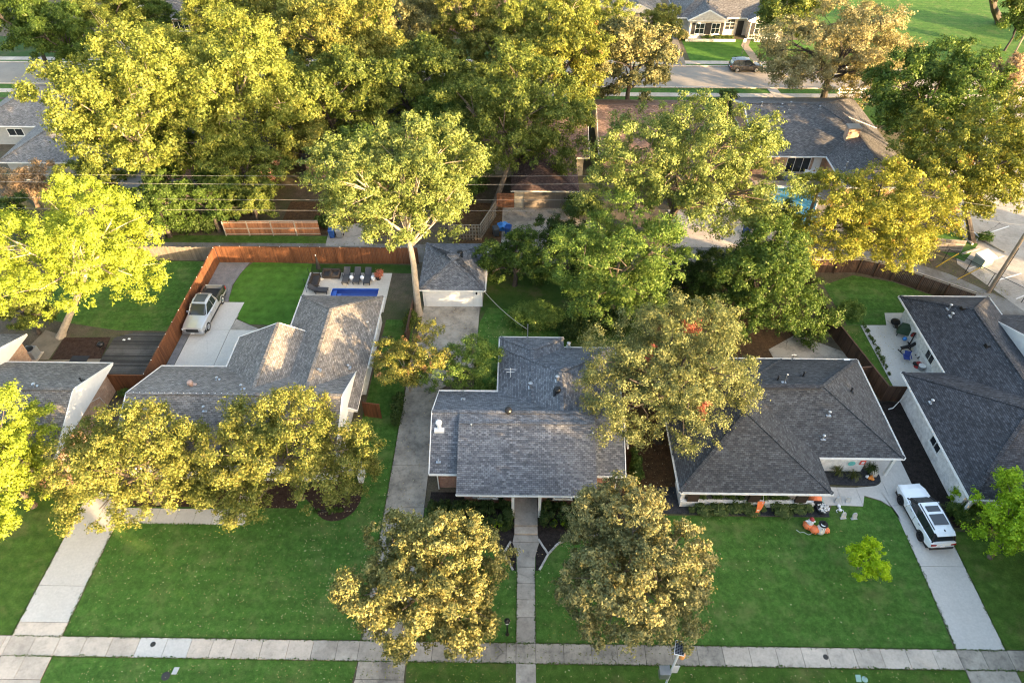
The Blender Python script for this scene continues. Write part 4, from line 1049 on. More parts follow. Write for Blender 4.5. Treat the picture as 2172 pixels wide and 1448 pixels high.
# house with two gables across the far street
t, rf = house('house', 'grey roofed house with two front gables across the far street', (33, 121), 'shingle_slate', 'white_trim', 'brick_pale', [(25.0, 42.5, 116.2, 129, 3.0, .5, 'x', 'hh'), (26.6, 33.0, 114.9, 121, 3.0, .5, 'y', 'gg'), (36.3, 42.6, 114.9, 121, 3.0, .5, 'y', 'gg')],
    [(25.6, 42, 116.9, 128.5), (27.1, 32.5, 115.2, 117), (36.8, 42.1, 115.2, 117)], 'brick_pale', 2.9)
for a, b in ((28.0, 29.5), (30.6, 32.0), (37.6, 39.2), (40.5, 41.6)):
    win(t, 'y-', a, b, .8, 2.5, 115.2, bars=1)
    for q in (a - .55, b + .05): part('shutter', MB().box(q, q + .5, 115.12, 115.18, .75, 2.55), 'shutter_black', t)
win(t, 'y-', 33.2, 34.8, .9, 2.6, 116.9, bars=2); part('door', MB().box(35.2, 36.2, 116.8, 116.88, 0, 2.3), 'shutter_black', t)
m = MB().box(26.5, 34.6, 114.0, 114.3, 0, .35); m.box(37.6, 42, 114.0, 114.3, 0, .35); part('planter_wall', m, 'brick_pale', t)
for x, n_ in ((30.2, 118.7), (40.5, 118.9)): pipe(t, rf, x, n_, 4.4, .3, .08, 'black_metal')
house('house', 'tan roofed house at the top edge among trees', (17, 128), 'shingle_taupe', 'cream_trim', 'cream_trim', [(10.5, 23.5, 121, 133, 3.0, .42, 'x', 'hh'), (16, 22, 118.5, 126, 3.0, .42, 'y', 'gg')], [(11, 23, 121.6, 132.5), (16.5, 21.5, 119, 122)], 'brick_tan', 2.8)
house('house', 'reddish roofed house peeping between trees at the top', (-5, 124), 'shingle_brown', 'cream_trim', 'cream_trim', [(-14, 2, 117, 129, 3.0, .42, 'x', 'hh')], [(-13.4, 1.4, 117.6, 128.4)], 'brick_red', 2.8)
t, rf = house('house', 'brown roofed house with white chimney at the top left', (-55, 122), 'shingle_slate', 'white_trim', 'cream_trim', [(-64, -46, 114.5, 128, 3.0, .4, 'x', 'hh')], [(-63.3, -46.7, 115.2, 127.4)], 'brick_red', 2.8)
part('chimney', MB().box(-63.2, -61.6, 115.5, 116.6, 0, 6.0), 'brick_white', t)
win(t, 'y-', -57, -54.5, .8, 2.4, 115.2, mull=2)
# left background houses under the trees
t, rf = house('house', 'grey house with white window at the far left', (-60, 82), 'shingle_warmgrey', 'white_trim', 'white_siding', [(-68, -51, 78, 90, 2.8, .42, 'x', 'hh'), (-60, -46, 69.4, 79, 2.75, .42, 'y', 'hg')], [(-67.4, -51.6, 78.6, 89.4), (-59.4, -46.6, 70, 78.6)], 'grey_siding', 2.65,
    [((-68, 78, 2.8), (-60.1, 78, 2.8))])
win(t, 'y-', -64.3, -62.3, 1.2, 2.2, 78.6, mull=1)
house('house', 'blue grey roofed house under the big yellow trees', (-36, 76), 'shingle_dark', 'white_trim', 'white_siding', [(-44, -28.5, 70, 84, 2.75, .38, 'x', 'hh'), (-36, -29.5, 65.5, 76, 2.75, .38, 'y', 'hg')], [(-43.4, -29, 70.6, 83.4), (-35.4, -30, 66.2, 70.6)], 'brick_red', 2.6)
house('house', 'dark roofed house in deep shade behind the board fence', (-19, 77), 'shingle_dark', 'white_trim', 'white_siding', [(-25.5, -10, 70, 84, 2.75, .4, 'x', 'hh')], [(-25, -10.6, 70.6, 83.4)], 'brick_red', 2.6)
# ------------------------------------------------------------------ fences
def fence(name, label, pts, h, mat, bay=2.4, bw=.14, rails=0, rail_mat=None, cap=True, gapw=.006, var=.02, post_mat=None, seed=1, rail_z=None):
    """rails: +1 / -1 on the left / right of the walking direction, 0 none in view"""
    rg = random.Random(seed)
    base = Vector(((pts[0][0] + pts[-1][0]) / 2, (pts[0][1] + pts[-1][1]) / 2, 0))
    t = thing(name, label, 'fence', base)
    for a, b in zip(pts, pts[1:]):
        a, b = Vector((*a, 0)), Vector((*b, 0)); L = (b - a).length; n = max(1, round(L / bay)); d = (b - a).normalized(); nr = Vector((-d.y, d.x, 0))
        for i in range(n):
            p, q = a + d * (L * i / n) - base, a + d * (L * (i + 1) / n) - base
            m = MB(); kx = int((q - p).length / bw); st = (q - p).length / kx
            for j in range(kx):
                c = p + d * (st * (j + .5)); hh = h + rg.uniform(-var, var); o = nr * rg.uniform(-.006, .006)
                w = d * (st / 2 - gapw); tk = nr * .011
                v = [c + o - w - tk, c + o + w - tk, c + o + w + tk, c + o - w + tk]
                m.hexa([(x.x, x.y, .03) for x in v] + [(x.x, x.y, hh) for x in v])
            pn = link('panel', m.mesh('panel', mat), t)
            pn['kind'] = 'stuff'
            side = nr * (.05 * (rails or 1))
            link('post', MB().box(-.05, .05, -.05, .05, 0, h + .03).mesh('post', post_mat or mat), t, tuple(p + side * 1.3))
            if rails:
                for z in (rail_z or (.35, h * .5, h - .2)):
                    r = MB(); r.bar(p + side + Vector((0, 0, z)), q + side + Vector((0, 0, z)), .045, .09); link('rail', r.mesh('rail', rail_mat or mat), t)
            if cap:
                r = MB(); r.bar(p + Vector((0, 0, h + .03)), q + Vector((0, 0, h + .03)), .12, .035); link('cap_rail', r.mesh('cap_rail', rail_mat or mat), t)
    return t
f = fence('board_fence', 'tall red brown board fence beside the pickup', [(-30.45, 37.3), (-30.45, 54.75)], 1.95, 'fence_red', seed=2, post_mat='fence_red')
for i in range(12):
    link('bulb', bulb, f, (0, -8.6 + i * 1.55, 2.03))
f = fence('board_fence', 'red brown board fence along the alley behind the pool', [(-30.35, 54.75), (-10.2, 54.75)], 1.95, 'fence_red', seed=3)
for i in range(10): link('bulb', bulb, f, (-9.6 + i * 2.0, 0, 2.03))
fence('board_gate', 'red brown board gate joining the brick gable', [(-33.45, 37.3), (-30.5, 37.3)], 1.95, 'fence_red', seed=4)
fence('board_fence', 'silver grey weathered fence behind the yellow maple', [(-60, 55.0), (-30.6, 55.0)], 1.7, 'fence_grey', seed=5, cap=False, var=.06)
fence('board_fence', 'brown board fence with pale rails across the alley', [(-31.2, 59.4), (-21.2, 59.6)], 1.8, 'fence_brown', seed=6, rails=-1, rail_mat='rail_grey', cap=True, rail_z=(.2, .9, 1.65), post_mat='rail_grey')
fence('board_fence', 'short reddish fence in the shaded yard behind the alley', [(-15.2, 60.5), (-15.4, 70)], 1.8, 'fence_brown', seed=7)
fence('lattice_fence', 'grey slatted fence turning a corner beside the bins', [(-7.4, 58.9), (-4.2, 58.9), (-2.7, 63.4)], 1.9, 'fence_lattice', bw=.32, gapw=.07, seed=8, rails=-1, rail_mat='fence_lattice', rail_z=(.3, .75, 1.2, 1.6))
fence('board_gate', 'brown gate beside the tan garage', [(-2.6, 65.1), (-.75, 65.1)], 1.8, 'fence_brown', seed=9, rails=-1)
fence('board_fence', 'dark board fence between patio and concrete yard', [(27.6, 52.6), (27.7, 46.4), (29.65, 37.2)], 1.8, 'fence_dark', seed=10, rails=1, rail_mat='fence_dark', rail_z=(.3, .9, 1.5), cap=True)
fence('board_gate', 'dark board gate against the white house corner', [(29.7, 37.15), (31.15, 37.1)], 1.75, 'fence_dark', seed=11)
fence('board_gate', 'dark gate joining the charcoal roof eave', [(27.4, 39.2), (29.2, 39.4)], 1.7, 'fence_dark', seed=18)
fence('board_fence', 'curving dark fence between back lawn and alley', [(28.8, 53.9), (33.5, 54.0), (36.4, 52.9), (38.4, 51.5), (42.2, 48.9)], 1.8, 'fence_dark', bay=1.9, seed=12, rails=-1, rail_mat='rail_grey', rail_z=(1.7,))
fence('board_fence', 'grey board fence screening the green cabinet', [(42.0, 57.8), (45.3, 57.4)], 1.5, 'fence_grey', seed=13, rails=-1, rail_mat='rail_grey', rail_z=(.4, 1.1))
fence('board_fence', 'short board fence in front of the driveway gap', [(-12.3, 34.9), (-10.9, 34.7)], 1.7, 'fence_red', seed=14)
fence('board_fence', 'low dark fence beside the centre garage drive', [(-9.9, 43.0), (-9.8, 47.5)], 1.6, 'fence_dark', seed=15)
fence('board_fence', 'dark board fence left of the gabled house', [(22.2, 117), (23.5, 130)], 1.8, 'fence_dark', seed=16)
fence('board_fence', 'tan sunlit fence by the white chimney', [(-67, 113), (-64.8, 127)], 1.9, 'fence_brown', seed=17)
# chain fence along the car park
def wire_fence(pts, label):
    base = Vector((*pts[0], 0)); t = thing('chain_fence', label, 'fence', base)
    post = MB().tube([(0, 0, 0), (0, 0, 1.55)], .035, 6).mesh('post', 'black_metal')
    for a, b in zip(pts, pts[1:]):
        a, b = Vector((*a, 0)) - base, Vector((*b, 0)) - base; L = (b - a).length; n = max(1, round(L / 2.6))
        m = MB(); m.tube([a + Vector((0, 0, 1.5)), b + Vector((0, 0, 1.5))], .028, 6); link('top_rail', m.mesh('top_rail', 'black_metal'), t)
        for i in range(n): p = a + (b - a) * i / n; link('post', post, t, tuple(p))
        m = MB(); d = (b - a).normalized(); kx = int(L / .12)
        for i in range(kx):
            p = a + d * (i * .12)
            for sg in (1, -1):
                s0, s1 = (p, p + d * 1.4) if sg == 1 else (p + d * 1.4, p)
                if (i * .12 + 1.4) > L: continue
                m.bar(s0 + Vector((0, 0, .05)), s1 + Vector((0, 0, 1.46)), .006, .006)
        o = link('mesh_wire', m.mesh('mesh_wire', 'black_metal'), t); o['kind'] = 'stuff'
wire_fence([(42.9, 56.0), (45.6, 52.2), (49.5, 47.2), (53, 42.6)], 'black chain link fence between alley and car park')
# white pipe railing on the park side
t = thing('pipe_railing', 'white pipe railing beside the strip of lawn', 'railing', (45, 61, 0))
for a, b in (((1995, 462), (2062, 520)), ((2012, 460), (2072, 512))):
    p, q = at(*a), at(*b)
    m = MB(); z = .55 if a[0] == 2012 else .12
    m.tube([(p.x, p.y, z), (q.x, q.y, z)], .06 if z > .3 else .13, 6); part('rail', m, 'white_metal' if z > .3 else 'concrete', t)
    if z > .3:
        for f_ in (.02, .5, .98): w = p + (q - p) * f_; part('post', MB().tube([(w.x, w.y, 0), (w.x, w.y, z)], .05, 6), 'white_metal', t)

# ------------------------------------------------------------------ poles and wires
def pole(x, y, h, label, arm=None):
    t = thing('utility_pole', label, 'pole', (x, y, 0))
    part('shaft', MB().tube([(0, 0, 0), (0, 0, h * .5), (0, 0, h)], [.19, .165, .13], 12), 'pole_wood', t, world=False)
    part('bracket', MB().box(-.08, .5, -.06, .06, h - .7, h - .55), 'galvanised', t, world=False); part('bracket', MB().box(-.08, .45, -.05, .05, h - 2.6, h - 2.45), 'galvanised', t, world=False)
    part('conduit', MB().tube([(.2, -.05, 0), (.2, -.05, h * .55)], .05, 6), 'black_plastic', t, world=False)
    for z in (h - .1, h - .65): part('insulator', MB().lathe([(.05, 0), (.09, .06), (.06, .12), (.09, .18), (.03, .24)], 8, (0, 0, z)), 'stone_grey', t, world=False)
    return t
pole(45.2, 51.2, 9.5, 'tall timber utility pole beside the chain fence')
t = pole(28.4, 57.3, 9.2, 'timber utility pole rising behind the orange tree')
part('transformer', MB().lathe([(.2, 0), (.26, .06), (.26, .8), (.22, .88), (.05, .95)], 12, (-.5, 0, 7.0)), 'galvanised', t, world=False)
solo('utility_pole', MB().tube([(-66, 56.4, 0), (-66, 56.4, 9.4)], [.19, .13], 10), 'pole_wood', 'timber utility pole past the left edge of the alley', 'pole')
t = solo('guy_marker', MB().tube([(41.7, 54.9, .1), (42.8, 54.4, 2.2)], .055, 8), 'yellow_plastic', 'yellow guy wire guard nearer the green cabinet', 'guy wire guard')
t = solo('guy_marker', MB().tube([(43.0, 53.0, .1), (44.0, 52.4, 2.0)], .05, 8), 'yellow_plastic', 'yellow guy wire guard nearer the timber pole', 'guy wire guard')
def wire(a, b, sag, r, label, mat='cable'):
    a, b = Vector(a), Vector(b); pts = []
    for i in range(25):
        s = i / 24; p = a + (b - a) * s; p.z -= sag * 4 * s * (1 - s); pts.append(p)
    solo('overhead_wire', MB().tube(pts, r, 5), mat, label, 'wire', 'overhead wires along the alley')
PL, P1, P2 = (-66, 56.4), (28.4, 57.3), (45.2, 51.2)
for z, s_, r_, lab in ((9.15, .45, .018, 'topmost thin wire left of the middle pole'), (8.35, .55, .026, 'thick second wire left of the middle pole'), (6.55, .45, .018, 'thin third wire left of the middle pole'), (5.3, .4, .024, 'lowest wire left of the middle pole')):
    wire((*PL, z), (*P1, z), s_, r_ * .42, lab)
for z, r_, lab in ((9.0, .024, 'upper wire from middle pole to right pole'), (7.6, .02, 'middle wire from middle pole to right pole'), (6.2, .018, 'lower wire from middle pole to right pole')):
    wire((*P1, z), (*P2, z), .25, r_ * .42, lab)
for z, lab in ((9.2, 'upper wire leaving the right pole'), (7.7, 'lower wire leaving the right pole')): wire((*P2, z), (95, 34, z), .5, .022, lab)
wire((*P1, 8.6), (35.5, 66.2, 3.4), .3, .014, 'thin service wire dropping to the slate roofed house', 'cable')
wire((-3.4, 48.2, 2.2), (.6, 41.2, 3.9), .35, .022, 'pale cable slung from garage to middle house', 'cable')
# ------------------------------------------------------------------ vehicles
def loft(m, secs, mis=None, closed=True):
    n = len(secs[0]); b = len(m.v)
    for s in secs: m.v += [tuple(p) for p in s]
    for i in range(len(secs) - 1):
        for j in range(n if closed else n - 1):
            j2 = (j + 1) % n
            m.f.append((b + i * n + j, b + i * n + j2, b + (i + 1) * n + j2, b + (i + 1) * n + j)); m.m.append(mis(i, j) if mis else 0)
    m.f.append(tuple(b + j for j in range(n))[::-1]); m.m.append(0)
    e = b + (len(secs) - 1) * n; m.f.append(tuple(e + j for j in range(n))); m.m.append(0)
def body_sec(y, w, zb, zt, crown=.04):
    """cross-section of the lower body, bottom to top and over"""
    return [(-w * .86, y, zb), (-w, y, zb + .18), (-w * 1.0, y, zb + (zt - zb) * .62), (-w * .965, y, zt - .06), (-w * .86, y, zt), (-w * .4, y, zt + crown), (w * .4, y, zt + crown), (w * .86, y, zt), (w * .965, y, zt - .06), (w * 1.0, y, zb + (zt - zb) * .62), (w, y, zb + .18), (w * .86, y, zb)]
def wheel(t, x, y, r, w, rim, side):
    g = thing_part('wheel', t)
    m = MB(); b0 = 0
    m.lathe([(r * .62, -w / 2), (r * .95, -w / 2), (r, -w * .3), (r, w * .3), (r * .95, w / 2), (r * .62, w / 2)], 20)
    m.v = [(x + z * 1, y + a, r + b) for a, b, z in m.v]; link('tyre', m.mesh('tyre', 'tyre', smooth=False), g)
    m = MB(); s = side * (w / 2 + .005)
    m.lathe([(r * .62, -.02), (r * .62, .01), (r * .5, .0), (r * .12, .015), (r * .05, .03)], 18); m.v = [(x + s + z * side, y + a, r + b) for a, b, z in m.v]
    for i in range(6):
        a = i * math.pi / 3; m.bar((x + s + side * .02, y + r * .1 * math.cos(a), r + r * .1 * math.sin(a)), (x + s + side * .015, y + r * .58 * math.cos(a), r + r * .58 * math.sin(a)), .03, .07, up=(1, 0, 0))
    link('rim', m.mesh('rim', rim), g)
def car(name, label, cat, loc, rz, paint_, L, W, H, lower, green, wheels, r, rim, kind='suv', group=None):
    """front towards -y in local space; lower: (y, half width, bottom, top), green: (y, half belt, z belt, half roof, z roof)"""
    t = thing(name, label, cat, loc, rz, group)
    def P_(n_, m, mt, par=None, sm=False): return link(n_, m.mesh(n_, mt, smooth=sm), par or t)
    m = MB(); loft(m, [body_sec(*s) for s in lower]); bd_ = P_('body', m, paint_)
    # dark sill and wheel arches
    m = MB(); yf, yr = lower[0][0], lower[-1][0]; wb = max(s[1] for s in lower)
    m.box(-wb * .93, wb * .93, yf + .25, yr - .2, .22, .42); P_('underbody', m, 'black_plastic')
    for wy in wheels:
        for sd in (-1, 1):
            m = MB(); a = []
            for i in range(13):
                an = math.pi * i / 12; a.append((math.cos(an), math.sin(an)))
            ro, ri = r * 1.22, r * 1.02
            for i in range(12):
                (c0, s0), (c1, s1) = a[i], a[i + 1]; x0, x1 = sd * (wb - .05), sd * (wb + .025)
                q = [(x0, wy + ri * c0, r + ri * s0), (x0, wy + ro * c0, r + ro * s0), (x1, wy + ro * c0, r + ro * s0), (x1, wy + ri * c0, r + ri * s0), (x0, wy + ri * c1, r + ri * s1), (x0, wy + ro * c1, r + ro * s1), (x1, wy + ro * c1, r + ro * s1), (x1, wy + ri * c1, r + ri * s1)]
                m.hexa(q)
            P_('wheel_arch', m, 'black_plastic' if kind != 'pickup' else paint_)
            wheel(t, sd * (wb - .11), wy, r, .25, rim, sd)
    # greenhouse: glass body, roof skin, pillars
    def gsec(g): y, hb, zb, hr, zr = g; return [(-hb, y, zb - .1), (-hb, y, zb), (-hr, y, zr - .05), (-hr * .86, y, zr), (hr * .86, y, zr), (hr, y, zr - .05), (hb, y, zb), (hb, y, zb - .1)]
    m = MB(); loft(m, [gsec(g) for g in green]); P_('windows', m, 'glass')
    rf_ = [g for g in green if g[4] > H - .16]
    m = MB(); secs = []
    for g in rf_:
        y, hb, zb, hr, zr = g; secs.append([(-hr - .012, y, zr - .085), (-hr - .015, y, zr - .04), (-hr * .86, y, zr + .018), (-hr * .3, y, zr + .035), (hr * .3, y, zr + .035), (hr * .86, y, zr + .018), (hr + .015, y, zr - .04), (hr + .012, y, zr - .085)])
    loft(m, secs); rp = P_('roof', m, paint_)
    m = MB()
    for sd in (-1, 1):
        for i in range(len(green)):
            y, hb, zb, hr, zr = green[i]
            if i in (0,): # windscreen pillar
                y2, hb2, zb2, hr2, zr2 = green[1]; m.bar((sd * hb, y, zb), (sd * hr2, y2, zr2 - .03), .06, .07)
            elif i < len(green) - 1 and zr > H - .2 and i > 1: m.bar((sd * (hb + .006), y, zb - .03), (sd * (hr + .006), y, zr - .05), .07, .02, up=(0, 1, 0))
            elif i == len(green) - 1: y2, hb2, zb2, hr2, zr2 = green[-2]; m.bar((sd * (hb - .0), y, zb - .05), (sd * (hr2), y2, zr2 - .04), .09, .07)
    P_('pillars', m, 'black_plastic' if kind != 'pickup' else paint_)
    for sd in (-1, 1):
        mm = MB(); gy = green[0][0] + .45; mm.hexa([(sd * wb * .96, gy, 1.0), (sd * (wb + .22), gy + .03, 1.02), (sd * (wb + .22), gy + .13, 1.02), (sd * wb * .96, gy + .13, 1.0), (sd * wb * .96, gy, 1.12), (sd * (wb + .2), gy + .03, 1.18), (sd * (wb + .2), gy + .13, 1.18), (sd * wb * .96, gy + .13, 1.12)])
        P_('mirror', mm, paint_)
        for hy in ((wheels[0] + wheels[1]) / 2 - .35, (wheels[0] + wheels[1]) / 2 + .75): P_('door_handle', MB().box(sd * wb - .02, sd * wb + .03, hy, hy + .2, .93, .97), 'galvanised')
        for dy_ in ((wheels[0] + wheels[1]) / 2 - .75, (wheels[0] + wheels[1]) / 2 + .25): P_('door_seam', MB().box(sd * wb * 1.0 - .008, sd * wb * 1.0 + .006, dy_, dy_ + .018, .45, .98), 'black_plastic')
    return t, P_
# pickup
L = 5.9
low = [(-2.95, .80, .45, .88), (-2.88, .92, .36, 1.02), (-2.2, .98, .34, 1.10), (-1.45, 1.0, .34, 1.16), (-.9, 1.0, .34, 1.14), (.95, 1.0, .34, 1.14), (1.0, 1.0, .34, 1.10), (1.02, 1.0, .34, .72), (2.8, 1.0, .36, .72), (2.95, .97, .5, .72)]
gr = [(-1.35, .84, 1.16, .66, 1.20), (-.55, .88, 1.16, .70, 1.86), (.1, .90, 1.16, .72, 1.92), (.75, .90, 1.16, .71, 1.88), (1.0, .88, 1.16, .69, 1.80)]
t, P_ = car('pickup_truck', 'silver pickup with dark glass roof and empty bed by the fence', 'pickup truck', (-29.05, 46.75, .05), R(-1.5), 'paint_silver', L, 2.0, 1.92, low, gr, (-1.95, 1.72), .41, 'rim_silver', 'pickup')
b = thing_part('cargo_bed', t)
link('bed_floor', MB().box(-.82, .82, 1.06, 2.9, .70, .80).mesh('bed_floor', 'black_plastic'), b)
for sd in (-1, 1): link('bed_side', MB().hexa([(sd * .82, 1.04, .72), (sd * 1.0, 1.04, .72), (sd * 1.0, 2.93, .72), (sd * .82, 2.93, .72), (sd * .82, 1.04, 1.20), (sd * .99, 1.04, 1.18), (sd * .99, 2.93, 1.18), (sd * .82, 2.93, 1.20)]).mesh('bed_side', 'paint_darkgrey'), b)
link('tailgate', MB().box(-.81, .81, 2.86, 2.96, .72, 1.19).mesh('tailgate', 'paint_silver'), b); link('front_wall', MB().box(-.81, .81, 1.02, 1.06, .72, 1.22).mesh('front_wall', 'black_plastic'), b)
P_('glass_roof', MB().box(-.5, .5, -.35, .68, 1.935, 1.965), 'glass_sky')
P_('grille', MB().box(-.55, .55, -2.97, -2.9, .62, .92), 'black_plastic'); P_('front_bumper', MB().hexa([(-.95, -3.02, .42), (.95, -3.02, .42), (.98, -2.8, .42), (-.98, -2.8, .42), (-.95, -3.04, .60), (.95, -3.04, .60), (.98, -2.8, .60), (-.98, -2.8, .60)]), 'rim_silver')
P_('rear_bumper', MB().box(-.95, .95, 2.94, 3.1, .45, .62), 'rim_silver')
for sd in (-1, 1):
    P_('headlight', MB().box(sd * .74 - .17, sd * .74 + .17, -2.95, -2.84, .72, .94), 'lamp_glass'); P_('tail_light', MB().box(sd * .93 - .06, sd * .93 + .075, 2.82, 2.975, .76, 1.14), 'tail_red')
P_('licence_plate', MB().box(-.15, .15, -3.06, -3.03, .48, .58), 'white_vinyl')
m = MB(); m.bar((-.35, -2.7, 1.10), (-.3, -1.5, 1.205), .04, .015); m.bar((.35, -2.7, 1.10), (.3, -1.5, 1.205), .04, .015); P_('hood_crease', m, 'paint_silver')
# white crossover and its relatives
low = [(-2.42, .70, .42, .74), (-2.36, .84, .32, .86), (-1.9, .93, .28, 1.0), (-1.2, .95, .28, 1.06), (-.4, .95, .28, 1.05), (1.2, .95, .28, 1.07), (2.0, .94, .30, 1.08), (2.36, .88, .36, 1.04), (2.42, .80, .48, .84)]
gr = [(-1.15, .82, 1.06, .68, 1.09), (-.35, .86, 1.06, .70, 1.66), (.35, .87, 1.06, .72, 1.73), (1.25, .86, 1.06, .71, 1.71), (1.95, .84, 1.06, .68, 1.64), (2.28, .80, 1.06, .66, 1.18)]
def crossover(label, loc, rz, pm, rim, roofdetail=True):
    t, P_ = car('parked_car', label, 'car', loc, rz, pm, 4.85, 1.9, 1.73, low, gr, (-1.42, 1.42), .37, rim)
    if roofdetail:
        P_('sunroof', MB().box(-.45, .45, -.02, .42, 1.755, 1.785), 'glass'); P_('sunroof', MB().box(-.5, .5, .62, 1.42, 1.755, 1.78), 'glass')
    P_('antenna_fin', MB().hexa([(-.03, 1.72, 1.68), (.03, 1.72, 1.68), (.03, 1.9, 1.66), (-.03, 1.9, 1.66), (-.01, 1.82, 1.77), (.01, 1.82, 1.77), (.01, 1.9, 1.77), (-.01, 1.9, 1.77)]), 'black_plastic')
    for sd in (-1, 1):
        m = MB(); m.bar((sd * .66, -.25, 1.735), (sd * .66, 1.75, 1.715), .045, .05); P_('roof_rail', m, 'black_plastic')
        P_('headlight', MB().box(sd * .66 - .16, sd * .66 + .16, -2.45, -2.35, .68, .8), 'lamp_glass'); P_('tail_light', MB().box(sd * .68 - .17, sd * .68 + .17, 2.34, 2.44, .78, .92), 'tail_red')
    P_('spoiler', MB().hexa([(-.66, 1.9, 1.62), (.66, 1.9, 1.62), (.62, 2.2, 1.57), (-.62, 2.2, 1.57), (-.66, 1.9, 1.685), (.66, 1.9, 1.685), (.62, 2.2, 1.61), (-.62, 2.2, 1.61)]), pm)
    P_('licence_plate', MB().box(-.16, .16, 2.42, 2.445, .58, .7), 'white_vinyl'); P_('rear_bumper', MB().box(-.8, .8, 2.34, 2.47, .36, .54), 'black_plastic'); P_('front_bumper', MB().box(-.72, .72, -2.46, -2.36, .34, .56), 'black_plastic')
    return t
crossover('white crossover car with two sunroofs on the clean drive', (28.35, 26.1, .048), R(180 + 4.5), 'paint_white', 'rim_black')
crossover('dark grey family car parked on the far street', (33.6, 102.9, .012), R(90), 'paint_darkgrey', 'rim_silver', False)
crossover('white car half hidden beneath the grey roof eave', (-20.6, 42.55, .045), R(-90), 'paint_white', 'rim_silver')

# ------------------------------------------------------------------ wheelie bins
def bin_(px, py, mat, label, rz=0.0, lid=None):
    p = at(px, py); t = thing('wheelie_bin', label, 'bin', (p.x, p.y, .02), rz, 'wheelie bins along the alley')
    link('body', MB().hexa([(-.24, -.27, .06), (.24, -.27, .06), (.24, .27, .06), (-.24, .27, .06), (-.31, -.36, 1.0), (.31, -.36, 1.0), (.31, .36, 1.0), (-.31, .36, 1.0)]).mesh('body', mat), t)
    link('lid', MB().hexa([(-.34, -.40, 1.0), (.34, -.40, 1.0), (.34, .38, 1.0), (-.34, .38, 1.0), (-.27, -.34, 1.09), (.27, -.34, 1.09), (.27, .32, 1.12), (-.27, .32, 1.12)]).mesh('lid', lid or mat), t)
    link('handle', MB().tube([(-.26, .42, .98), (.26, .42, .98)], .025, 6).mesh('handle', 'black_plastic'), t)
    for s in (-1, 1):
        m = MB().lathe([(.12, -.03), (.12, .03)], 12); m.v = [(s * .27 + z, .3 + a, .12 + b) for a, b, z in m.v]; link('wheel', m.mesh('wheel', 'tyre'), t)
bin_(323, 508, 'bin_grey', 'pale grey bin among dark bushes at left'); bin_(346, 506, 'bin_dark', 'dark bin beside the pale grey one at left', .2)
bin_(706, 503, 'bin_blue', 'blue bin beside the pale fence end', .1); bin_(722, 503, 'bin_grey', 'pale grey bin next to the blue one', -.1)
bin_(1052, 500, 'bin_dark', 'charcoal bin beside the slatted fence corner', .3); bin_(1078, 498, 'bin_blue', 'dark blue bin under the blue tarpaulin', -.2)
bin_(1581, 497, 'bin_blue', 'blue bin on the concrete forecourt', .1); bin_(1601, 503, 'bin_dark', 'charcoal bin with grey lid on the forecourt', -.15, 'bin_grey')
p = at(1068, 478, .5); m = MB(); rg = random.Random(8)
g = [[(p.x - .7 + .2 * i, p.y - .5 + .2 * j, .35 + .5 * math.exp(-((i - 3.5) ** 2 + (j - 2.5) ** 2) / 9) + rg.uniform(-.1, .1)) for i in range(8)] for j in range(6)]
for j in range(5):
    for i in range(7): m.poly([g[j][i], g[j][i + 1], g[j + 1][i + 1], g[j + 1][i]])
m.prism([(p.x - .5, p.y - .35), (p.x + .5, p.y - .35), (p.x + .5, p.y + .35), (p.x - .5, p.y + .35)], 0, .4)
solo('tarpaulin', m, 'tarp_blue', 'crumpled bright blue tarpaulin behind the charcoal bin', 'tarpaulin')

# ------------------------------------------------------------------ pool furniture
def lounger(px, py, label, rz=0.0, zoff=.05):
    p = at(px, py, .05); t = thing('sun_lounger', label, 'lounger', (p.x, p.y, zoff), rz, 'dark sun loungers round the pool')
    link('frame', MB().box(-.33, .33, .05, 1.25, .26, .32).box(-.33, -.29, 0, 1.3, .22, .30).box(.29, .33, 0, 1.3, .22, .30).mesh('frame', 'black_plastic'), t)
    link('seat', MB().hexa([(-.32, .02, .32), (.32, .02, .32), (.32, 1.2, .32), (-.32, 1.2, .32), (-.30, .04, .40), (.30, .04, .40), (.30, 1.2, .42), (-.30, 1.2, .42)]).mesh('seat', 'wicker_grey'), t)
    link('backrest', MB().hexa([(-.32, 1.2, .34), (.32, 1.2, .34), (.32, 1.85, .80), (-.32, 1.85, .80), (-.30, 1.18, .42), (.30, 1.18, .42), (.30, 1.82, .88), (-.30, 1.82, .88)]).mesh('backrest', 'wicker_grey'), t)
    for x in (-.28, .28):
        for y in (.1, 1.15): link('leg', MB().box(x - .03, x + .03, y - .03, y + .03, 0, .26).mesh('leg', 'black_plastic'), t)
        link('armrest', MB().box(x * 1.25 - .03, x * 1.25 + .03, .85, 1.45, .5, .54).box(x * 1.25 - .02, x * 1.25 + .02, .9, .94, .3, .5).mesh('armrest', 'black_plastic'), t)
lounger(732, 605, 'dark lounger beside the wicker armchairs'); lounger(755, 605, 'middle lounger of the three by the pool'); lounger(777.5, 606, 'dark lounger nearest the overhanging branch')
lounger(697, 620, 'dark lounger lying crosswise near the roof edge', R(90))
for px, py, lab in ((746.8, 594, 'white egg stool between the first two loungers'), (769.5, 594.5, 'white egg stool between the last two loungers'), (792, 594.5, 'white egg stool beside the red leaves')):
    p = at(px, py, .05); solo('side_stool', MB().lathe([(.11, .05), (.17, .15), (.22, .32), (.22, .42), (.17, .55), (.10, .58)], 14, (p.x, p.y, 0)), 'white_vinyl', lab, 'stool', 'white stools by the loungers', smooth=True)
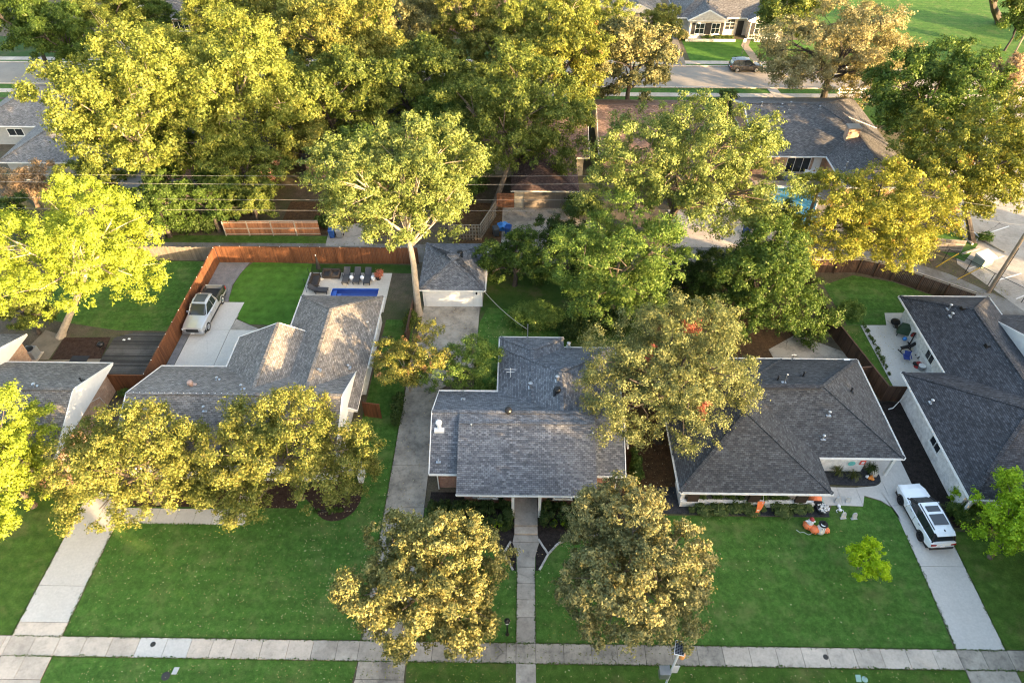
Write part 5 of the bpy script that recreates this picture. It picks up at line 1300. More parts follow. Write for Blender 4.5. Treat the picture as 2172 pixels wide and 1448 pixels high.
def sofa(px, py, w, label, rz, name='wicker_armchair', cat='armchair', seats=1):
    p = at(px, py, .05); t = thing(name, label, cat, (p.x, p.y, .05), rz)
    link('base', MB().box(-w / 2, w / 2, 0, .8, .04, .30).mesh('base', 'wicker'), t); link('backrest', MB().box(-w / 2, w / 2, .66, .80, .301, .72).mesh('backrest', 'wicker'), t)
    for s in (-1, 1): link('arm', MB().box(min(s * w / 2, s * (w / 2 - .12)), max(s * w / 2, s * (w / 2 - .12)), 0, .659, .301, .60).mesh('arm', 'wicker'), t)
    cw = (w - .26) / seats
    for i in range(seats):
        x0 = -w / 2 + .13 + i * cw; link('cushion', MB().box(x0 + .01, x0 + cw - .01, .01, .64, .302, .43).mesh('cushion', 'cushion_dark'), t)
    return t
sofa(693, 591.5, .86, 'brown wicker armchair next to the closed parasol', 0); sofa(711.5, 592, .86, 'brown wicker armchair next to the loungers', 0)
sofa(677, 602, 1.9, 'brown wicker sofa along the turf edge', R(90), 'wicker_sofa', 'sofa', 2)
p = at(681, 590, .05); t = thing('parasol', 'closed black parasol standing behind the wicker sofa', 'parasol', (p.x, p.y, .05))
link('pole', MB().tube([(0, 0, 0), (0, 0, 2.75)], .03, 8).mesh('pole', 'black_metal'), t); link('canopy', MB().lathe([(.05, 2.72), (.07, 2.5), (.12, 2.1), (.19, 1.6), (.24, 1.25), (.16, 1.2)], 10).mesh('canopy', 'black_fabric'), t)
link('base', MB().lathe([(.3, 0), (.3, .08), (.08, .14)], 12).mesh('base', 'stone_grey'), t); link('finial', MB().ball((0, 0, 2.8), .06, 8, 6).mesh('finial', 'white_vinyl'), t)
p = at(803, 592, .05); t = solo('planter', MB().lathe([(.22, 0), (.3, .5), (.3, .55), (.2, .55), (.2, .45)], 12, (p.x, p.y, .05)), 'black_plastic', 'dark planter under the red leaves', 'planter')
for px, py, h_, lab in ((651, 621, 1.8, 'thin dark stake at the turf edge nearer the roof'), (659, 595, 1.6, 'thin dark stake beside the wicker sofa')):
    p = at(px, py); solo('garden_stake', MB().tube([(p.x, p.y, 0), (p.x, p.y, h_)], .02, 5), 'black_metal', lab, 'stake')

# ------------------------------------------------------------------ brick house yard
p = at(205, 758); t = thing('air_conditioner', 'grey air conditioner beside the orange brick gable', 'air conditioner', (*G(72, 757), .03))
link('pad', MB().box(-.6, .6, -.6, .6, 0, .08).mesh('pad', 'concrete'), t); link('casing', MB().box(-.45, .45, -.45, .45, .08, .95).mesh('casing', 'bin_grey'), t)
link('fan_grille', MB().lathe([(.38, .95), (.38, 1.0), (.1, 1.03)], 16).mesh('fan_grille', 'black_metal'), t)
p = at(222, 745); t = thing('kettle_grill', 'black kettle grill standing on brown mulch', 'grill', (p.x, p.y, .03))
link('bowl', MB().lathe([(.08, .62), (.22, .68), (.29, .82), (.30, .86), (.24, 1.0), (.1, 1.08), (.03, 1.1)], 14).mesh('bowl', 'black_metal', smooth=True), t)
for a in (0.3, 2.4, 4.5): link('leg', MB().tube([(.18 * math.cos(a), .18 * math.sin(a), .68), (.38 * math.cos(a), .38 * math.sin(a), 0)], .014, 5).mesh('leg', 'black_metal'), t)
p = at(168, 763); solo('door_mat', MB().box(p.x - .75, p.x + .75, p.y - .45, p.y + .45, .03, .06), 'mat_dark', 'dark rectangular mat at the back door', 'mat')
for i, (px, py) in enumerate(((265, 724), (276, 722))):
    p = at(px, py); solo('paper_scrap', MB().hexa([(p.x - .12, p.y - .07, .19), (p.x + .12, p.y - .09, .19), (p.x + .1, p.y + .08, .19), (p.x - .1, p.y + .07, .19), (p.x - .11, p.y - .06, .23), (p.x + .1, p.y - .08, .26), (p.x + .09, p.y + .07, .22), (p.x - .09, p.y + .06, .25)]), 'white_vinyl', ['small white scrap on the deck, left one', 'larger white scrap on the deck, right one'][i], 'paper')

# ------------------------------------------------------------------ front lawn of the charcoal-roofed house
def pumpkin(m, c, r, mi=0):
    n, k_ = 24, 10; b = len(m.v)
    for i in range(k_ + 1):
        th = math.pi * i / k_
        for j in range(n):
            a = 2 * math.pi * j / n; rr = r * max(.05, math.sin(th)) * (1 + .06 * math.cos(8 * a)); m.v.append((c[0] + rr * math.cos(a), c[1] + rr * math.sin(a), c[2] - r * .82 * math.cos(th)))
    for i in range(k_):
        for j in range(n): j2 = (j + 1) % n; m.f.append((b + i * n + j, b + i * n + j2, b + (i + 1) * n + j2, b + (i + 1) * n + j)); m.m.append(mi)
t = thing('inflatable_decoration', 'inflatable of a white ghost sitting on an orange pumpkin', 'inflatable', (*G(1711, 1118), 0), 0, 'inflatable lawn decorations')
m = MB(); pumpkin(m, (0, 0, .42), .48); link('pumpkin', m.mesh('pumpkin', 'orange_vinyl', smooth=True), t)
m = MB().lathe([(.26, .62), (.32, .78), (.28, 1.0), (.25, 1.2), (.18, 1.36), (.05, 1.42)], 14, (.12, .05, 0)); link('ghost', m.mesh('ghost', 'white_vinyl', smooth=True), t)
link('arm', MB().tube([(-.1, .05, .95), (-.3, .0, 1.1), (-.42, -.02, 1.15)], [.1, .09, .07], 8).mesh('arm', 'white_vinyl', smooth=True), t)
link('arm', MB().tube([(.34, .05, .95), (.5, .0, 1.05)], [.1, .07], 8).mesh('arm', 'white_vinyl', smooth=True), t)
link('cap', MB().lathe([(.24, 1.34), (.2, 1.42), (.12, 1.5), (.03, 1.54)], 12, (.12, .05, 0)).mesh('cap', 'red_plastic'), t)
for x in (.04, .2): link('eye', MB().ball((x, -.18, 1.17), .035, 8, 6).mesh('eye', 'black_plastic'), t)
for x in (-.14, .1): link('pumpkin_eye', MB().ball((x, -.43, .52), .05, 8, 6).mesh('pumpkin_eye', 'black_plastic'), t)
t = thing('inflatable_decoration', 'inflatable ghost in a black pointed hat between two pumpkins', 'inflatable', (*G(1737, 1126), 0), 0, 'inflatable lawn decorations')
for x, r_ in ((-.55, .44), (.58, .33)):
    m = MB(); pumpkin(m, (x, -.05, r_ * .84), r_); link('pumpkin', m.mesh('pumpkin', 'orange_vinyl', smooth=True), t)
    for q in (-.1, .1): link('pumpkin_eye', MB().ball((x + q, -.05 - r_ * .92, r_), .045, 8, 6).mesh('pumpkin_eye', 'black_plastic'), t)
link('ghost', MB().lathe([(.42, 0), (.44, .2), (.38, .6), (.33, .9), (.26, 1.15), (.12, 1.3), (.03, 1.32)], 16, (.05, 0, 0)).mesh('ghost', 'white_vinyl', smooth=True), t)
link('hat', MB().lathe([(.42, 1.14), (.42, 1.17), (.22, 1.2), (.15, 1.42), (.05, 1.68), (.02, 1.7)], 14, (.08, .04, 0)).mesh('hat', 'black_fabric'), t)
for x in (-.06, .14): link('eye', MB().ball((x, -.33, .86), .045, 8, 6).mesh('eye', 'black_plastic'), t)
link('tether', MB().tube([(-.6, -.3, .3), (-1.1, -.4, .02), (-1.5, -.1, .02), (-1.8, -.2, .02), (-2.1, .1, .02)], .02, 5).mesh('tether', 'white_vinyl'), t)
for px, py, lab in ((1775, 1066, 'grey mock tombstone nearest the flower tub'), (1798, 1066, 'grey mock tombstone at the back, nearer the drive'), (1788, 1099, 'grey mock tombstone at the front, nearer the inflatables'), (1811, 1100, 'grey mock tombstone at the front, nearer the drive')):
    p = at(px, py); t = thing('tombstone', lab, 'tombstone', (p.x, p.y, 0), R(8), 'mock tombstones on the lawn')
    prof = [(-.18, 0), (.18, 0), (.18, .4), (.14, .5), (.06, .56), (-.06, .56), (-.14, .5), (-.18, .4)]
    b8 = len(prof); link('slab', MB().faces([(x, y + z * .25, z) for y in (-.03, .03) for x, z in prof], [tuple(range(b8)), tuple(range(2 * b8 - 1, b8 - 1, -1))] + [(i, b8 + i, b8 + (i + 1) % b8, (i + 1) % b8) for i in range(b8)]).mesh('slab', 'stone_grey'), t)
    link('plinth', MB().box(-.22, .22, -.07, .09, 0, .06).mesh('plinth', 'stone_grey'), t)
p = at(1779, 1078); t = thing('bone_decoration', 'small white bony figure lying among the tombstones', 'decoration', (p.x, p.y, 0))
link('skull', MB().ball((0, .12, .14), (.13, .16, .13), 10, 8).mesh('skull', 'white_vinyl', smooth=True), t); link('rib_cage', MB().ball((.02, -.16, .09), (.14, .15, .09), 10, 6).mesh('rib_cage', 'white_vinyl', smooth=True), t)
for a in (-1, 1): link('limb', MB().tube([(a * .1, -.1, .08), (a * .26, -.2, .05), (a * .22, -.36, .03)], .025, 6).mesh('limb', 'white_vinyl'), t)
for o_ in [q for q in bpy.data.objects if q.name.startswith('inflatable_decoration')]: o_.scale = (.74, .74, .74)
# banner on a short staff at the porch
p = at(1638, 1048, 2.3); t = thing('pennant', 'orange and white pennant on a staff at the porch', 'flag', (16.9, 26.35, 0))
link('staff', MB().tube([(.25, .7, 1.7), (-.05, -.1, 2.1), (-.25, -.55, 2.3)], .018, 6).mesh('staff', 'white_metal'), t)
m = MB(); rows = [(.0, .32, 2.12, -.1), (.25, .28, 1.75, -.13), (.55, .22, 1.3, -.16), (.85, .16, .85, -.12), (1.1, .12, .5, -.1)]
for y_ in (0, .012):
    for (a, w0, z0, y0), (b, w1, z1, y1) in zip(rows, rows[1:]):
        q = [(-.15 - w0, y0 - .15 + y_, z0), (-.15 + w0 * .6, y0 - .15 + y_, z0), (-.15 + w1 * .6, y1 - .15 + y_, z1), (-.15 - w1, y1 - .15 + y_, z1)]; m.poly(q if y_ else q[::-1])
link('cloth', m.mesh('cloth', 'orange_vinyl'), t); link('white_figure', MB().hexa([(-.28, -.30, 1.0), (-.12, -.30, 1.0), (-.12, -.285, 1.0), (-.28, -.285, 1.0), (-.32, -.28, 1.7), (-.05, -.28, 1.7), (-.05, -.265, 1.7), (-.32, -.265, 1.7)]).mesh('white_figure', 'white_vinyl'), t)
for x in (-.3, -.12): link('tail', MB().tube([(x, -.25, .55), (x - .04, -.3, .2)], [.06, .03], 6).mesh('tail', 'orange_vinyl'), t)
p = at(1742, 1084); t = thing('flower_tub', 'round dark tub of white flowers by the porch corner', 'planter', (p.x, p.y, .03))
link('tub', MB().lathe([(.3, 0), (.42, .36), (.44, .42), (.38, .42), (.36, .36)], 18).mesh('tub', 'bin_dark'), t)
m = MB(); rg = random.Random(4)
for i in range(60):
    a, r_ = rg.uniform(0, 6.28), .38 * math.sqrt(rg.random()); z = .4 + rg.uniform(0, .16); x, y = r_ * math.cos(a), r_ * math.sin(a); s = .05
    m.hexa([(x - s, y - s, z), (x + s, y - s, z), (x + s, y + s, z), (x - s, y + s, z), (x - s * .5, y - s * .5, z + .05), (x + s * .5, y - s * .5, z + .05), (x + s * .5, y + s * .5, z + .05), (x - s * .5, y + s * .5, z + .05)])
o = link('flowers', m.mesh('flowers', 'flower_white'), t); o['kind'] = 'stuff'
p = at(1725, 1064); t = thing('pumpkin_lantern', 'large black and orange lantern prop on the porch corner', 'decoration', (p.x, p.y, .03))
m = MB(); pumpkin(m, (0, 0, .4), .46); link('pumpkin', m.mesh('pumpkin', 'orange_vinyl'), t); link('black_face', MB().box(-.28, .28, -.52, -.40, .22, .72).mesh('black_face', 'black_fabric'), t)
solo('door_mat', MB().box(21.35, 22.0, 27.35, 28.15, .05, .075), 'slab_green', 'pale green mat beside the porch', 'mat')
for i, (px, py, r_, mt_, lab) in enumerate(((1838, 1013, .13, 'flower_white', 'small white pumpkin in the gravel bed'), (1843, 1016, .14, 'pumpkin', 'small orange pumpkin next to the white one'), (1849, 1018, .13, 'pumpkin', 'small orange pumpkin furthest toward the drive'), (1847, 1012, .11, 'pumpkin', 'tiny orange pumpkin behind the others'))):
    p = at(px, py); m = MB(); pumpkin(m, (p.x, p.y, .05 + r_ * .8), r_); m.tube([(p.x, p.y, .05 + r_ * 1.5), (p.x + .02, p.y, .1 + r_ * 1.9)], .02, 5); solo('pumpkin', m, mt_, lab, 'pumpkin', 'small pumpkins in the gravel bed')
p = at(1852, 1008); solo('hay_bale', MB().hexa([(p.x - .2, p.y - .22, .05), (p.x + .2, p.y - .14, .05), (p.x + .16, p.y + .2, .05), (p.x - .24, p.y + .12, .05), (p.x - .19, p.y - .2, .42), (p.x + .18, p.y - .13, .42), (p.x + .15, p.y + .18, .42), (p.x - .22, p.y + .11, .42)]), 'cream_trim', 'small straw bale behind the pumpkins', 'bale')

# ------------------------------------------------------------------ patio gym and barbecue
def P0(px, py): return (*G(px, py), .03)
t = thing('covered_grill', 'barbecue under a green cover on the right patio', 'grill', P0(1914, 712), R(-25))
link('cover', MB().hexa([(-.65, -.33, .35), (.65, -.33, .35), (.65, .33, .35), (-.65, .33, .35), (-.5, -.25, 1.1), (.5, -.25, 1.1), (.45, .22, 1.25), (-.45, .22, 1.25)]).mesh('cover', 'green_cover'), t)
for x in (-.5, .5):
    for y in (-.25, .25): link('leg', MB().box(x - .03, x + .03, y - .03, y + .03, 0, .4).mesh('leg', 'black_metal'), t)
link('side_shelf', MB().box(-.95, -.66, -.25, .25, .75, .8).mesh('side_shelf', 'black_metal'), t)
solo('exercise_ball', MB().ball((*G(1917, 722), .22), .19, 12, 8), 'tarp_blue', 'pale blue ball below the covered grill', 'ball', smooth=True)
t = thing('kettle_grill', 'black round grill lying near the lawn edge', 'grill', P0(1895, 691))
link('bowl', MB().lathe([(.15, .2), (.34, .3), (.42, .45), (.36, .62), (.1, .72)], 14).mesh('bowl', 'black_metal'), t); link('handle', MB().tube([(-.45, -.1, .4), (-.65, -.15, .55), (-.7, .1, .5)], .03, 6).mesh('handle', 'galvanised'), t)
for a in (0, 2.1, 4.2): link('leg', MB().tube([(.2 * math.cos(a), .2 * math.sin(a), .25), (.3 * math.cos(a), .3 * math.sin(a), 0)], .02, 5).mesh('leg', 'black_metal'), t)
t = thing('leaning_board', 'tall brown board leaning at the white wall', 'board', P0(1918, 689), R(-20))
link('board', MB().hexa([(-.45, -.1, 0), (.45, -.1, 0), (.45, .0, 0), (-.45, .0, 0), (-.45, .35, 2.1), (.45, .35, 2.1), (.45, .43, 2.1), (-.45, .43, 2.1)]).mesh('board', 'copper'), t)
t = thing('weight_bench', 'black weight bench with barbell uprights on the patio', 'weight bench', P0(1911, 746), R(-72))
link('pad', MB().box(-.15, .15, -.2, .9, .45, .53).mesh('pad', 'black_fabric'), t); link('backrest', MB().hexa([(-.14, .9, .45), (.14, .9, .45), (.14, 1.5, .85), (-.14, 1.5, .85), (-.14, .88, .53), (.14, .88, .53), (.14, 1.46, .92), (-.14, 1.46, .92)]).mesh('backrest', 'black_fabric'), t)
for y in (-.1, .9): link('leg', MB().box(-.3, .3, y - .03, y + .03, 0, .06).box(-.03, .03, y - .03, y + .03, .06, .45).mesh('leg', 'black_metal'), t)
t = thing('barbell_rack', 'black rack with red plates and barbell on the patio', 'rack', P0(1938, 742), R(-70))
for x in (-.6, .6): link('upright', MB().box(x - .04, x + .04, -.04, .04, 0, 1.5).box(x - .04, x + .04, -.4, .4, 0, .07).mesh('upright', 'black_metal'), t)
link('bar', MB().tube([(-1.0, 0, 1.15), (1.0, 0, 1.15)], .02, 6).mesh('bar', 'galvanised'), t)
for x, mt_ in ((-.8, 'black_plastic'), (-.72, 'red_plastic'), (.72, 'red_plastic'), (.8, 'black_plastic')):
    m = MB().lathe([(.22, -.02), (.22, .02)], 16); m.v = [(x + z, a, 1.15 + b) for a, b, z in m.v]; link('plate', m.mesh('plate', mt_), t)
t = thing('punch_post', 'tall black post with square head by the patio wall', 'post', P0(1934, 731))
link('post', MB().tube([(0, 0, 0), (.1, .1, 1.9)], .035, 6).mesh('post', 'black_metal'), t); link('head', MB().box(-.05, .3, .02, .16, 1.85, 2.3).mesh('head', 'black_plastic'), t); link('base', MB().box(-.3, .3, -.3, .3, 0, .06).mesh('base', 'black_metal'), t)
t = thing('camp_chair', 'blue folding camp chair on the patio', 'chair', P0(1919, 766), R(-15))
link('seat', MB().hexa([(-.26, -.22, .38), (.26, -.22, .38), (.26, .22, .36), (-.26, .22, .36), (-.26, -.22, .41), (.26, -.22, .41), (.26, .22, .39), (-.26, .22, .39)]).mesh('seat', 'blue_fabric'), t); link('backrest', MB().hexa([(-.27, .2, .4), (.27, .2, .4), (.27, .23, .4), (-.27, .23, .4), (-.27, .34, .9), (.27, .34, .9), (.27, .37, .9), (-.27, .37, .9)]).mesh('backrest', 'blue_fabric'), t)
for s in (-1, 1):
    link('armrest', MB().box(s * .3 - .04, s * .3 + .04, -.25, .25, .58, .61).mesh('armrest', 'blue_fabric'), t)
    link('leg', MB().tube([(s * .28, -.26, 0), (s * .28, .3, .8)], .014, 5).tube([(s * .28, .28, 0), (s * .28, -.24, .58)], .014, 5).mesh('leg', 'galvanised'), t)
t = thing('dumbbell_stack', 'heap of red and black weights beside the rack', 'weights', P0(1946, 776))
for i in range(4):
    m = MB().lathe([(.24, 0), (.24, .06), (.05, .07)], 14, (.3 * (i % 2) - .15, .28 * (i // 2) - .14, .02 + .03 * i)); link('plate', m.mesh('plate', 'red_plastic' if i in (0, 3) else 'black_plastic'), t)
t = thing('exercise_bike', 'dark exercise machine against the patio wall', 'exercise machine', P0(1952, 760), R(20))
link('frame', MB().tube([(-.4, 0, .1), (0, 0, .5), (.1, 0, 1.0)], .05, 6).tube([(.4, 0, .1), (0, 0, .5)], .05, 6).mesh('frame', 'black_metal'), t); link('flywheel', MB().lathe([(.28, -.05), (.28, .05)], 16, (.35, 0, .35)).mesh('flywheel', 'black_plastic'), t); link('saddle', MB().ball((-.1, 0, .9), (.18, .1, .06), 10, 6).mesh('saddle', 'black_fabric'), t)
t = thing('round_bucket', 'grey bucket at the end of the patio wall', 'bucket', P0(1952, 783)); link('shell', MB().lathe([(.22, 0), (.28, .4), (.25, .4), (.2, .1)], 14).mesh('shell', 'bin_grey'), t); link('rim', MB().lathe([(.29, .4), (.29, .44), (.25, .44)], 14).mesh('rim', 'white_vinyl'), t)

# ------------------------------------------------------------------ far patio beside the kidney pool
t = thing('covered_grill', 'black covered grill beside the brick wing', 'grill', (*G(1772, 408), .03)); link('cover', MB().lathe([(.45, .1), (.55, .5), (.5, .9), (.3, 1.1), (.1, 1.15)], 10, (0, 0, 0), 0, 1.3, .9).mesh('cover', 'black_fabric'), t); link('wheel_base', MB().box(-.5, .5, -.3, .3, 0, .12).mesh('wheel_base', 'black_plastic'), t)
def garden_chair(px, py, mat, label, rz):
    t = thing('garden_chair', label, 'chair', (*G(px, py), .03), rz, 'chairs on the far patio')
    link('seat', MB().box(-.28, .28, -.28, .28, .38, .44).mesh('seat', mat), t); link('backrest', MB().hexa([(-.28, .24, .44), (.28, .24, .44), (.28, .29, .44), (-.28, .29, .44), (-.28, .36, 1.0), (.28, .36, 1.0), (.28, .41, 1.0), (-.28, .41, 1.0)]).mesh('backrest', mat), t)
    for x in (-.24, .24):
        for y in (-.24, .24): link('leg', MB().box(x - .025, x + .025, y - .025, y + .025, 0, .38).mesh('leg', 'galvanised'), t)
        link('armrest', MB().box(x * 1.15 - .03, x * 1.15 + .03, -.26, .26, .62, .66).mesh('armrest', mat), t)
garden_chair(1682, 386, 'blue_fabric', 'blue chair nearest the kidney pool', .4); garden_chair(1706, 380, 'white_vinyl', 'white chair in the middle of the far patio', -.5)
t = thing('patio_table', 'white patio table with red cup on the far patio', 'table', (*G(1722, 376), .03)); link('table_top', MB().lathe([(.5, .70), (.5, .74)], 18).mesh('table_top', 'white_vinyl'), t); link('pedestal', MB().lathe([(.25, 0), (.05, .1), (.05, .70)], 10).mesh('pedestal', 'white_vinyl'), t); link('cup', MB().lathe([(.06, .74), (.08, .92)], 10).mesh('cup', 'red_plastic'), t)
t = thing('storage_chest', 'dark blue chest at the corner of the far patio', 'chest', (*G(1672, 382), .03)); link('body', MB().box(-.6, .6, -.3, .3, 0, .5).mesh('body', 'blue_fabric'), t); link('lid', MB().box(-.63, .63, -.33, .33, .502, .58).mesh('lid', 'bin_grey'), t)

# ------------------------------------------------------------------ street furniture in front
p = Vector((8.72, 14.72, 0)); t = thing('solar_beacon', 'white pole with solar panel and grey cabinet by the pavement', 'signal pole', (p.x, p.y, 0))
link('shaft', MB().tube([(0, 0, 0), (0, 0, 5.0)], .065, 12).mesh('shaft', 'white_metal'), t)
sp = link('solar_panel', MB().hexa([(-.26, -.05, 5.0), (.26, -.16, 5.0), (.40, .52, 5.2), (-.10, .62, 5.2), (-.26, -.05, 5.04), (.26, -.16, 5.04), (.40, .52, 5.24), (-.10, .62, 5.24)]).mesh('solar_panel', 'white_metal'), t)
me = MB().box(-.055, .055, -.032, .032, 0, .012).mesh('cell', 'solar_cell')
u, v, o_ = Vector((.52, -.11, 0)), Vector((.15, .675, .2)), Vector((-.26, -.05, 5.041))
for i in range(4):
    for j in range(9):
        q = o_ + u * ((i + .5) / 4 * .9 + .05) + v * ((j + .5) / 9 * .92 + .04); c = link('cell', me, sp, tuple(q + Vector((0, 0, .004)))); c.rotation_euler = (R(16), 0, R(-12))
link('cabinet', MB().hexa([(-.62, -.22, 1.9), (-.1, -.22, 1.9), (-.1, .22, 1.9), (-.62, .22, 1.9), (-.62, -.22, 2.6), (-.1, -.22, 2.6), (-.1, .22, 2.6), (-.62, .22, 2.6)]).mesh('cabinet', 'galvanised'), t)
link('cabinet_lid', MB().box(-.66, -.06, -.26, .26, 2.601, 2.66).mesh('cabinet_lid', 'galvanised'), t)
link('beacon', MB().lathe([(.14, 4.2), (.17, 4.25), (.17, 4.6), (.12, 4.67)], 14, (.3, .12, 0)).mesh('beacon', 'orange_paint'), t); link('beacon_arm', MB().bar((0, 0, 4.4), (.22, .1, 4.4), .05, .05).mesh('beacon_arm', 'galvanised'), t)
link('sign_board', MB().box(.02, .42, .06, .085, 2.1, 3.1).mesh('sign_board', 'white_metal'), t); link('footing', MB().lathe([(.2, 0), (.2, .06), (.1, .2)], 12).mesh('footing', 'concrete'), t)
p = at(1076, 1345); t = thing('lamp_post', 'black garden lamp post beside the front walk', 'lamp post', (p.x, p.y, 0))
link('post', MB().lathe([(.12, 0), (.12, .1), (.06, .2), (.045, 1.5), (.07, 1.6)], 12).mesh('post', 'black_metal'), t); link('lantern', MB().lathe([(.08, 1.6), (.15, 1.7), (.17, 1.95), (.16, 1.96)], 6).mesh('lantern', 'lamp_glass'), t); link('cap', MB().lathe([(.2, 1.96), (.14, 2.05), (.04, 2.14), (.02, 2.2)], 6).mesh('cap', 'black_metal'), t)
for px, py, r_, mt_, lab in ((325, 1366, .16, 'iron_lid', 'small round iron lid in the new pavement slabs'), (1751, 1393, .16, 'iron_lid', 'small round iron lid in the stained right pavement'), (352, 1433, .26, 'iron_lid', 'dark round meter lid in the grass verge'), (1834, 1440, .18, 'slab_green', 'round green lid in the right verge')):
    p = at(px, py); z = .055 if py < 1400 else .02
    solo('service_lid', MB().lathe([(r_, z - .04), (r_, z), (r_ * .85, z + .008), (r_ * .2, z + .012)], 16, (p.x, p.y, 0)), mt_, lab, 'lid')
for px, py, mt_, lab in ((372, 1422, 'stone_grey', 'white rectangular utility box lid in the verge'), (1820, 1438, 'slab_green', 'pale rectangular utility lid in the right verge')):
    p = at(px, py); solo('utility_box', MB().hexa([(p.x - .17, p.y - .2, -.02), (p.x + .13, p.y - .2, -.02), (p.x + .19, p.y + .2, -.02), (p.x - .11, p.y + .2, -.02), (p.x - .17, p.y - .2, .04), (p.x + .13, p.y - .2, .04), (p.x + .19, p.y + .2, .045), (p.x - .11, p.y + .2, .045)]), mt_, lab, 'utility box')
# right background
t = thing('transformer_cabinet', 'green transformer cabinet at the car park corner', 'cabinet', (46.6, 55.6, .02), R(25)); link('body', MB().box(-.8, .8, -.55, .55, 0, 1.0).mesh('body', 'box_green'), t); link('lid', MB().hexa([(-.85, -.6, 1.0), (.85, -.6, 1.0), (.85, .6, 1.0), (-.85, .6, 1.0), (-.85, -.6, 1.08), (.85, -.6, 1.08), (.85, .6, 1.25), (-.85, .6, 1.25)]).mesh('lid', 'stone_grey'), t)
t = thing('street_lamp', 'leaning timber lamp post beside the park', 'street lamp', (*G(2140, 136), 0)); link('shaft', MB().tube([(0, 0, 0), (.1, 0, 4), (.4, 0, 8.0)], [.14, .12, .09], 8).mesh('shaft', 'pole_wood'), t); link('lamp_arm', MB().tube([(.35, 0, 7.4), (-.4, 0, 7.7)], .04, 6).mesh('lamp_arm', 'galvanised'), t); link('lamp_head', MB().ball((-.5, 0, 7.65), (.3, .2, .15), 10, 6).mesh('lamp_head', 'white_vinyl'), t)
t = thing('road_sign', 'thin sign post on the far lawn edge', 'sign', (*G(1573, 118), 0)); link('post', MB().tube([(0, 0, 0), (0, 0, 2.6)], .04, 6).mesh('post', 'galvanised'), t); link('plate', MB().box(-.22, .22, -.05, -.03, 2.0, 2.6).mesh('plate', 'white_metal'), t)
t = thing('road_barrier', 'low white barrier beside the live oak', 'barrier', (*G(1803, 200), 0))
for x in (-1.6, 1.6): link('post', MB().box(x - .08, x + .08, -.08, .08, 0, .9).mesh('post', 'white_vinyl'), t)
for z in (.35, .75): link('rail', MB().box(-1.9, 1.9, -.14, -.085, z - .1, z + .1).mesh('rail', 'white_vinyl'), t)
solo('sign_post', MB().tube([(*G(1826, 200), 0), (*G(1826, 200), 3.4)], .06, 6), 'rail_grey', 'pale leaning post behind the low white barrier', 'post')
t = thing('electric_cabinet', 'cream roadside cabinet at the right edge', 'cabinet', (*G(2152, 206), .02)); link('body', MB().box(-.9, .9, -.5, .5, 0, 1.5).mesh('body', 'cream_trim'), t); link('lid', MB().box(-.95, .95, -.55, .55, 1.502, 1.6).mesh('lid', 'white_metal'), t)
# ------------------------------------------------------------------ trees and plants
TRI = [0]
def leaf_mesh(name, C, Rr, n, size, mat, seed, flat=.75, up=.35, aspect=.55, droop=.2, more=1.9):
    """C: clump centres (k,3), Rr: clump radii; n leaves of given length spread over the clumps"""
    rg = np.random.default_rng(seed); w = Rr ** 2.0; w = w / w.sum(); n = int(n * more); size = size * .86; aspect = aspect * 1.15
    idx = rg.choice(len(C), n, p=w)
    K = 9; u = rg.normal(size=(len(C), K, 3)); u[:, :, 2] += up * .7; u /= np.linalg.norm(u, axis=2)[:, :, None]      # leafy sprays of every clump
    ln = rg.uniform(.65, 1.3, (len(C), K)); kk = rg.integers(0, K, n); t = (.25 + .75 * rg.random(n) ** .6); uu = u[idx, kk]
    off = uu * (t * ln[idx, kk])[:, None] + rg.normal(size=(n, 3)) * (.17 + .08 * rg.random(n))[:, None]
    pos = C[idx] + off * Rr[idx][:, None] * np.array([1, 1, flat]); d = off / (np.linalg.norm(off, axis=1)[:, None] + 1e-6)
    nrm = d * 1.0 + rg.normal(size=(n, 3)) * .5 + np.array([0, 0, up]); nrm /= np.linalg.norm(nrm, axis=1)[:, None]
    ax = uu * .9 + rg.normal(size=(n, 3)) * .7 + np.array([0, 0, -droop]); ax -= nrm * (ax * nrm).sum(1)[:, None]; ax /= np.linalg.norm(ax, axis=1)[:, None]
    sd = np.cross(nrm, ax); L = size * (.6 + .8 * rg.random(n)); W = L * aspect * (.8 + .4 * rg.random(n))
    fold = nrm * (W * .35)[:, None]
    V = np.empty((n, 3, 3), np.float32); q = (rg.random(n) * .5 - .25)[:, None]
    V[:, 0] = pos - ax * (L * .42)[:, None] + sd * (W * .5)[:, None] + fold; V[:, 1] = pos + ax * (L * .58)[:, None] + sd * (W[:, None] * q); V[:, 2] = pos - ax * (L * .42)[:, None] - sd * (W * .5)[:, None] - fold * .3
    me = bpy.data.meshes.new(name); me.vertices.add(3 * n); me.vertices.foreach_set('co', V.reshape(-1))
    me.loops.add(3 * n); me.loops.foreach_set('vertex_index', np.arange(3 * n, dtype=np.int32))
    me.polygons.add(n); me.polygons.foreach_set('loop_start', np.arange(0, 3 * n, 3, dtype=np.int32))
    try: me.polygons.foreach_set('loop_total', np.full(n, 3, dtype=np.int32))
    except Exception: pass
    me.materials.append(MATS[mat]); me.update(calc_edges=True); me.validate(); TRI[0] += n
    return me

